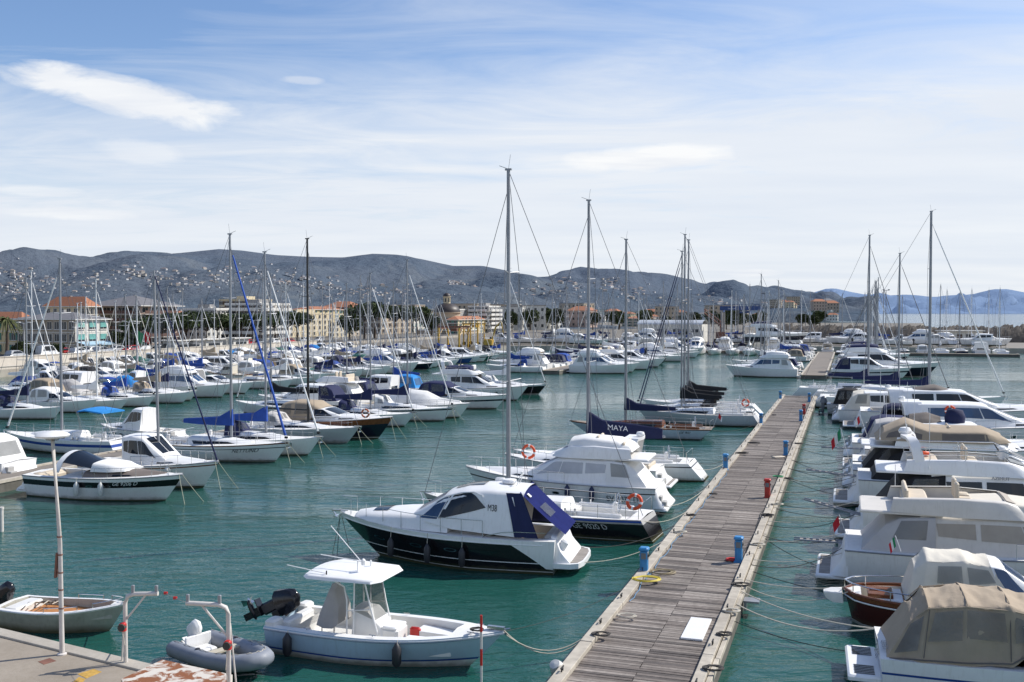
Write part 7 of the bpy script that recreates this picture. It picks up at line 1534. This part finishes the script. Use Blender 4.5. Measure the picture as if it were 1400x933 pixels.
addp('blueh', 'blue hulled cruiser with white canopy', cruiser, 8.8, 2.9, 1.4, 1.1, [(.22, white), (.93, bluehull), (1., white)], 'express', whitec, glass, 1)
addp('blkc', 'white cruiser with black canopy', cruiser, 9.2, 3.0, 1.45, 1.1, [(.3, white), (.36, blk), (.93, white), (1., navyhull)], 'express', blk, glass, 1, arch=True)
ROOTS = {k: r for k, r in PROTO.items()}; usedk = set(); SEEN = {}
rr = random.Random(77)
def visible(p, L=10):
    if p.y < 20: return False
    px = 700 + p.x / p.y * FPX; m = L / p.y * FPX
    return -m < px < 1400 + m
ORD = 'first second third fourth fifth sixth seventh eighth ninth tenth eleventh twelfth thirteenth fourteenth fifteenth sixteenth seventeenth eighteenth nineteenth twentieth'.split()
def ordn(i): return ORD[i] if i < 20 else '%dth' % (i + 1) if (i + 1) % 10 not in (1, 2, 3) else '%d%s' % (i + 1, {1: 'st', 2: 'nd', 3: 'rd'}[(i + 1) % 10])
def berth(key, p, rz, where, idx, group, s=1.):
    lab = '%s, %s along %s' % (desc[key], ordn(idx), where)
    r = ROOTS[key]
    if key not in usedk: usedk.add(key); r.location = p; r.rotation_euler = (0, 0, rz); r.scale = (s, s, s); tag(r, lab, None, group)
    else: dup(r, p, rz, lab, group, s)
small = ['tarp blue', 'tarp bright blue', 'tarp white', 'tarp grey', 'tarp navy', 'open', 'openb', 'pil', 'pilb', 'tarp white', 'open', 'tarp green', 'pil', 'ex white', 'goz', 'blueh', 'sail green', 'sail tan', 'sail blue']
mid = ['ex navy', 'ex white', 'ex royal blue', 'ex tan', 'ex open', 'hard', 'hardn', 'sail navy', 'sail blue', 'sail white', 'fly b', 'pil', 'sail tan', 'ex white', 'sail black', 'sail white', 'sail navy', 'sail blue', 'sail tall', 'sail green', 'goz', 'blkc', 'sail tall', 'blueh', 'sail white', 'sail tall', 'sail navy', 'sail green']
big = ['fly a', 'fly b', 'fly c', 'hard', 'hardn', 'ex open', 'sail navy', 'sail white', 'sail black', 'sail white', 'sail blue', 'sail navy', 'ex white', 'sail tall', 'blkc', 'sail tall']
def fleet(where, group, n, t0, t1, sgn, keys, gap, forced=(), skip=(), idx0=0):
    t = t0; out = list(forced); last = None
    while t < t1:
        key = rr.choice(keys)
        while key == last: key = rr.choice(keys)
        w = 2.6 if key in small and key not in mid else 3.35
        t += w * .5 + gap * rr.uniform(.3, 1.2); tc_ = t; t += w * .5
        if any(a < tc_ < b for a, b in skip) or any(abs(tc_ - f[0]) < w * .5 + 1.7 for f in forced) or rr.random() < .03: continue
        last = key; out.append((tc_, key))
    idx = idx0
    for t, key in sorted(out):
        p = UN(t, n + sgn * rr.uniform(.5, 1.1))
        if not visible(p): continue
        berth(key, p, (HN if sgn > 0 else HM) + rr.uniform(-.06, .06), where, idx, group, rr.uniform(.92, 1.06)); idx += 1
def t_at(px, n): x, Y = on_line(px, n); return Vector((x, Y, 0)).dot(U)
F1 = [(t_at(px, -72.6), k) for px, k in ((30, 'sail navy'), (95, 'ex white'), (128, 'sail white'), (168, 'sail blue'), (207, 'sail tan'), (226, 'sail navy'), (262, 'fly b'), (300, 'ex open'), (352, 'sail white'), (452, 'sail navy'))]
fleet('the town side of the inner pontoon', 'boats along the inner left pontoon', -101.3, 108, 205, -1, small, .25)
fleet('the harbour side of the inner pontoon', 'boats along the inner left pontoon', -99.1, 92, 205, 1, small + mid, .3)
fleet('the town side of the outer pontoon', 'boats along the outer left pontoon', -81, 86, 205, -1, mid + small, .3)
fleet('the harbour side of the outer pontoon', 'boats along the outer left pontoon', -78.4, 68, 205, 1, mid, .4, forced=F1)
fleet('the town quay wall', 'small boats along the town quay', QN + .6, 120, 221, 1, small, .25)
fleet('the left side of the middle pontoon', 'boats along the middle pontoon', -46.4, 154, 246, -1, mid + big, .4)
for i, (k, t) in enumerate([('fly b', 157.5), ('hard', 161.6), ('ex open', 165.5), ('fly a', 169.8), ('hardn', 174)]): berth(k, UN(t, -43.0), HN, 'the right side of the middle pontoon', i, 'boats along the middle pontoon')
fleet('the right side of the middle pontoon', 'boats along the middle pontoon', -43.2, 177, 246, 1, mid + big, .4, idx0=5)
berth('fly b', UN(157, -7.2), HM, 'the left side of the far pontoon', 0, 'boats along the far pontoon', 1.02)
fleet('the left side of the far pontoon', 'boats along the far pontoon', -6.9, 161, 243, -1, mid + big, .6, skip=((186, 206),), idx0=1)
berth('hardn', UN(158, -2.4), HN, 'the right side of the far pontoon', 0, 'boats along the far pontoon', 1.15)
berth('fly c', UN(164, -2.4), HN, 'the right side of the far pontoon', 1, 'boats along the far pontoon', 1.25)
fleet('the right side of the far pontoon', 'boats along the far pontoon', -2.4, 168, 243, 1, big, .8, idx0=2)
def across(where, group, t_, n0, n1, keys, rz, gap):
    n = n0; idx = 0
    while n < n1:
        key = rr.choice(keys); w = 3.8 if key in big else 3.; n += w * .5 + gap; p = UN(t_ + rr.uniform(-.4, .4), n); n += w * .5
        if not visible(p): continue
        berth(key, p, rz, where, idx, group, rr.uniform(.9, 1.1)); idx += 1
across('the near side of the cross pontoon', 'boats along the cross pontoon', 243.4, -40, -9, mid, RZB + math.pi, .4)
across('the far side of the cross pontoon', 'boats along the cross pontoon', 248, -44, 34, big + mid, RZB, .4)
# small craft stored ashore in the yard
for i in range(44):
    n = -92 + i * 3.0 + rr.uniform(-1, 1); t_ = 272 + rr.uniform(0, 16) if n > -47 else (262 if n > -62 else 250) + rr.uniform(2, 18)
    if n > 40: break
    p = UN(t_, n, 1.7)
    if visible(p): berth(rr.choice(['fly a', 'hard', 'ex white', 'sail navy', 'sail white', 'fly b', 'sail blue', 'sail black', 'sail white', 'pil']), p, RZB + rr.choice((HN - RZB, HM - RZB, 0)) + rr.uniform(-.2, .2), 'the boats ashore in the yard', i, 'boats stored ashore', 1.0)
p = Vector(((1016 - 700) / FPX * 268, 268, 2.1)); berth('fly c', p, HN, 'the yard below the blue gantry', 0, 'boats stored ashore', 1.35)
for px, py, lab in ((1278, 476, 0), (1375, 471, 1)):
    p = W(px, py, 0); berth(['fly b', 'fly a'][lab], p, -R(70), 'the breakwater quay', lab, 'boats at the breakwater', 1.15)
for px, py, i in ((1165, 470, 0), (1190, 468, 1), (1150, 476, 2)): p = W(px, py, 0); berth('fly a' if i == 0 else 'fly b', p, -R(75), 'the row below the breakwater', i, 'boats at the breakwater', 1.1)
for k, r in ROOTS.items():
    if k not in usedk:
        for c in list(r.children_recursive): bpy.data.objects.remove(c)
        bpy.data.objects.remove(r)
for key in list(PROTO): pass
# buoys
for i, (px, py) in enumerate(((780, 507), (609, 507), (1173, 516))):
    g = G(); g.lathe([(.3 * math.sin(a), .3 - .3 * math.cos(a) - .1) for a in [math.pi * j / 8 for j in range(9)]], fendw, (0, 0, 0), 12); g.tube([(0, 0, .5), (0, 0, .65)], .03, steel, 5); o = g.build('buoy', None, 60); o.location = W(px, py, 0); tag(o, 'white round mooring buoy floating ' + ['right of the tall foreground mast', 'near the middle of the harbour', 'beside the far pontoon'][i], 'buoy')
# gulls on the masts are too small to read; empties keep no render cost
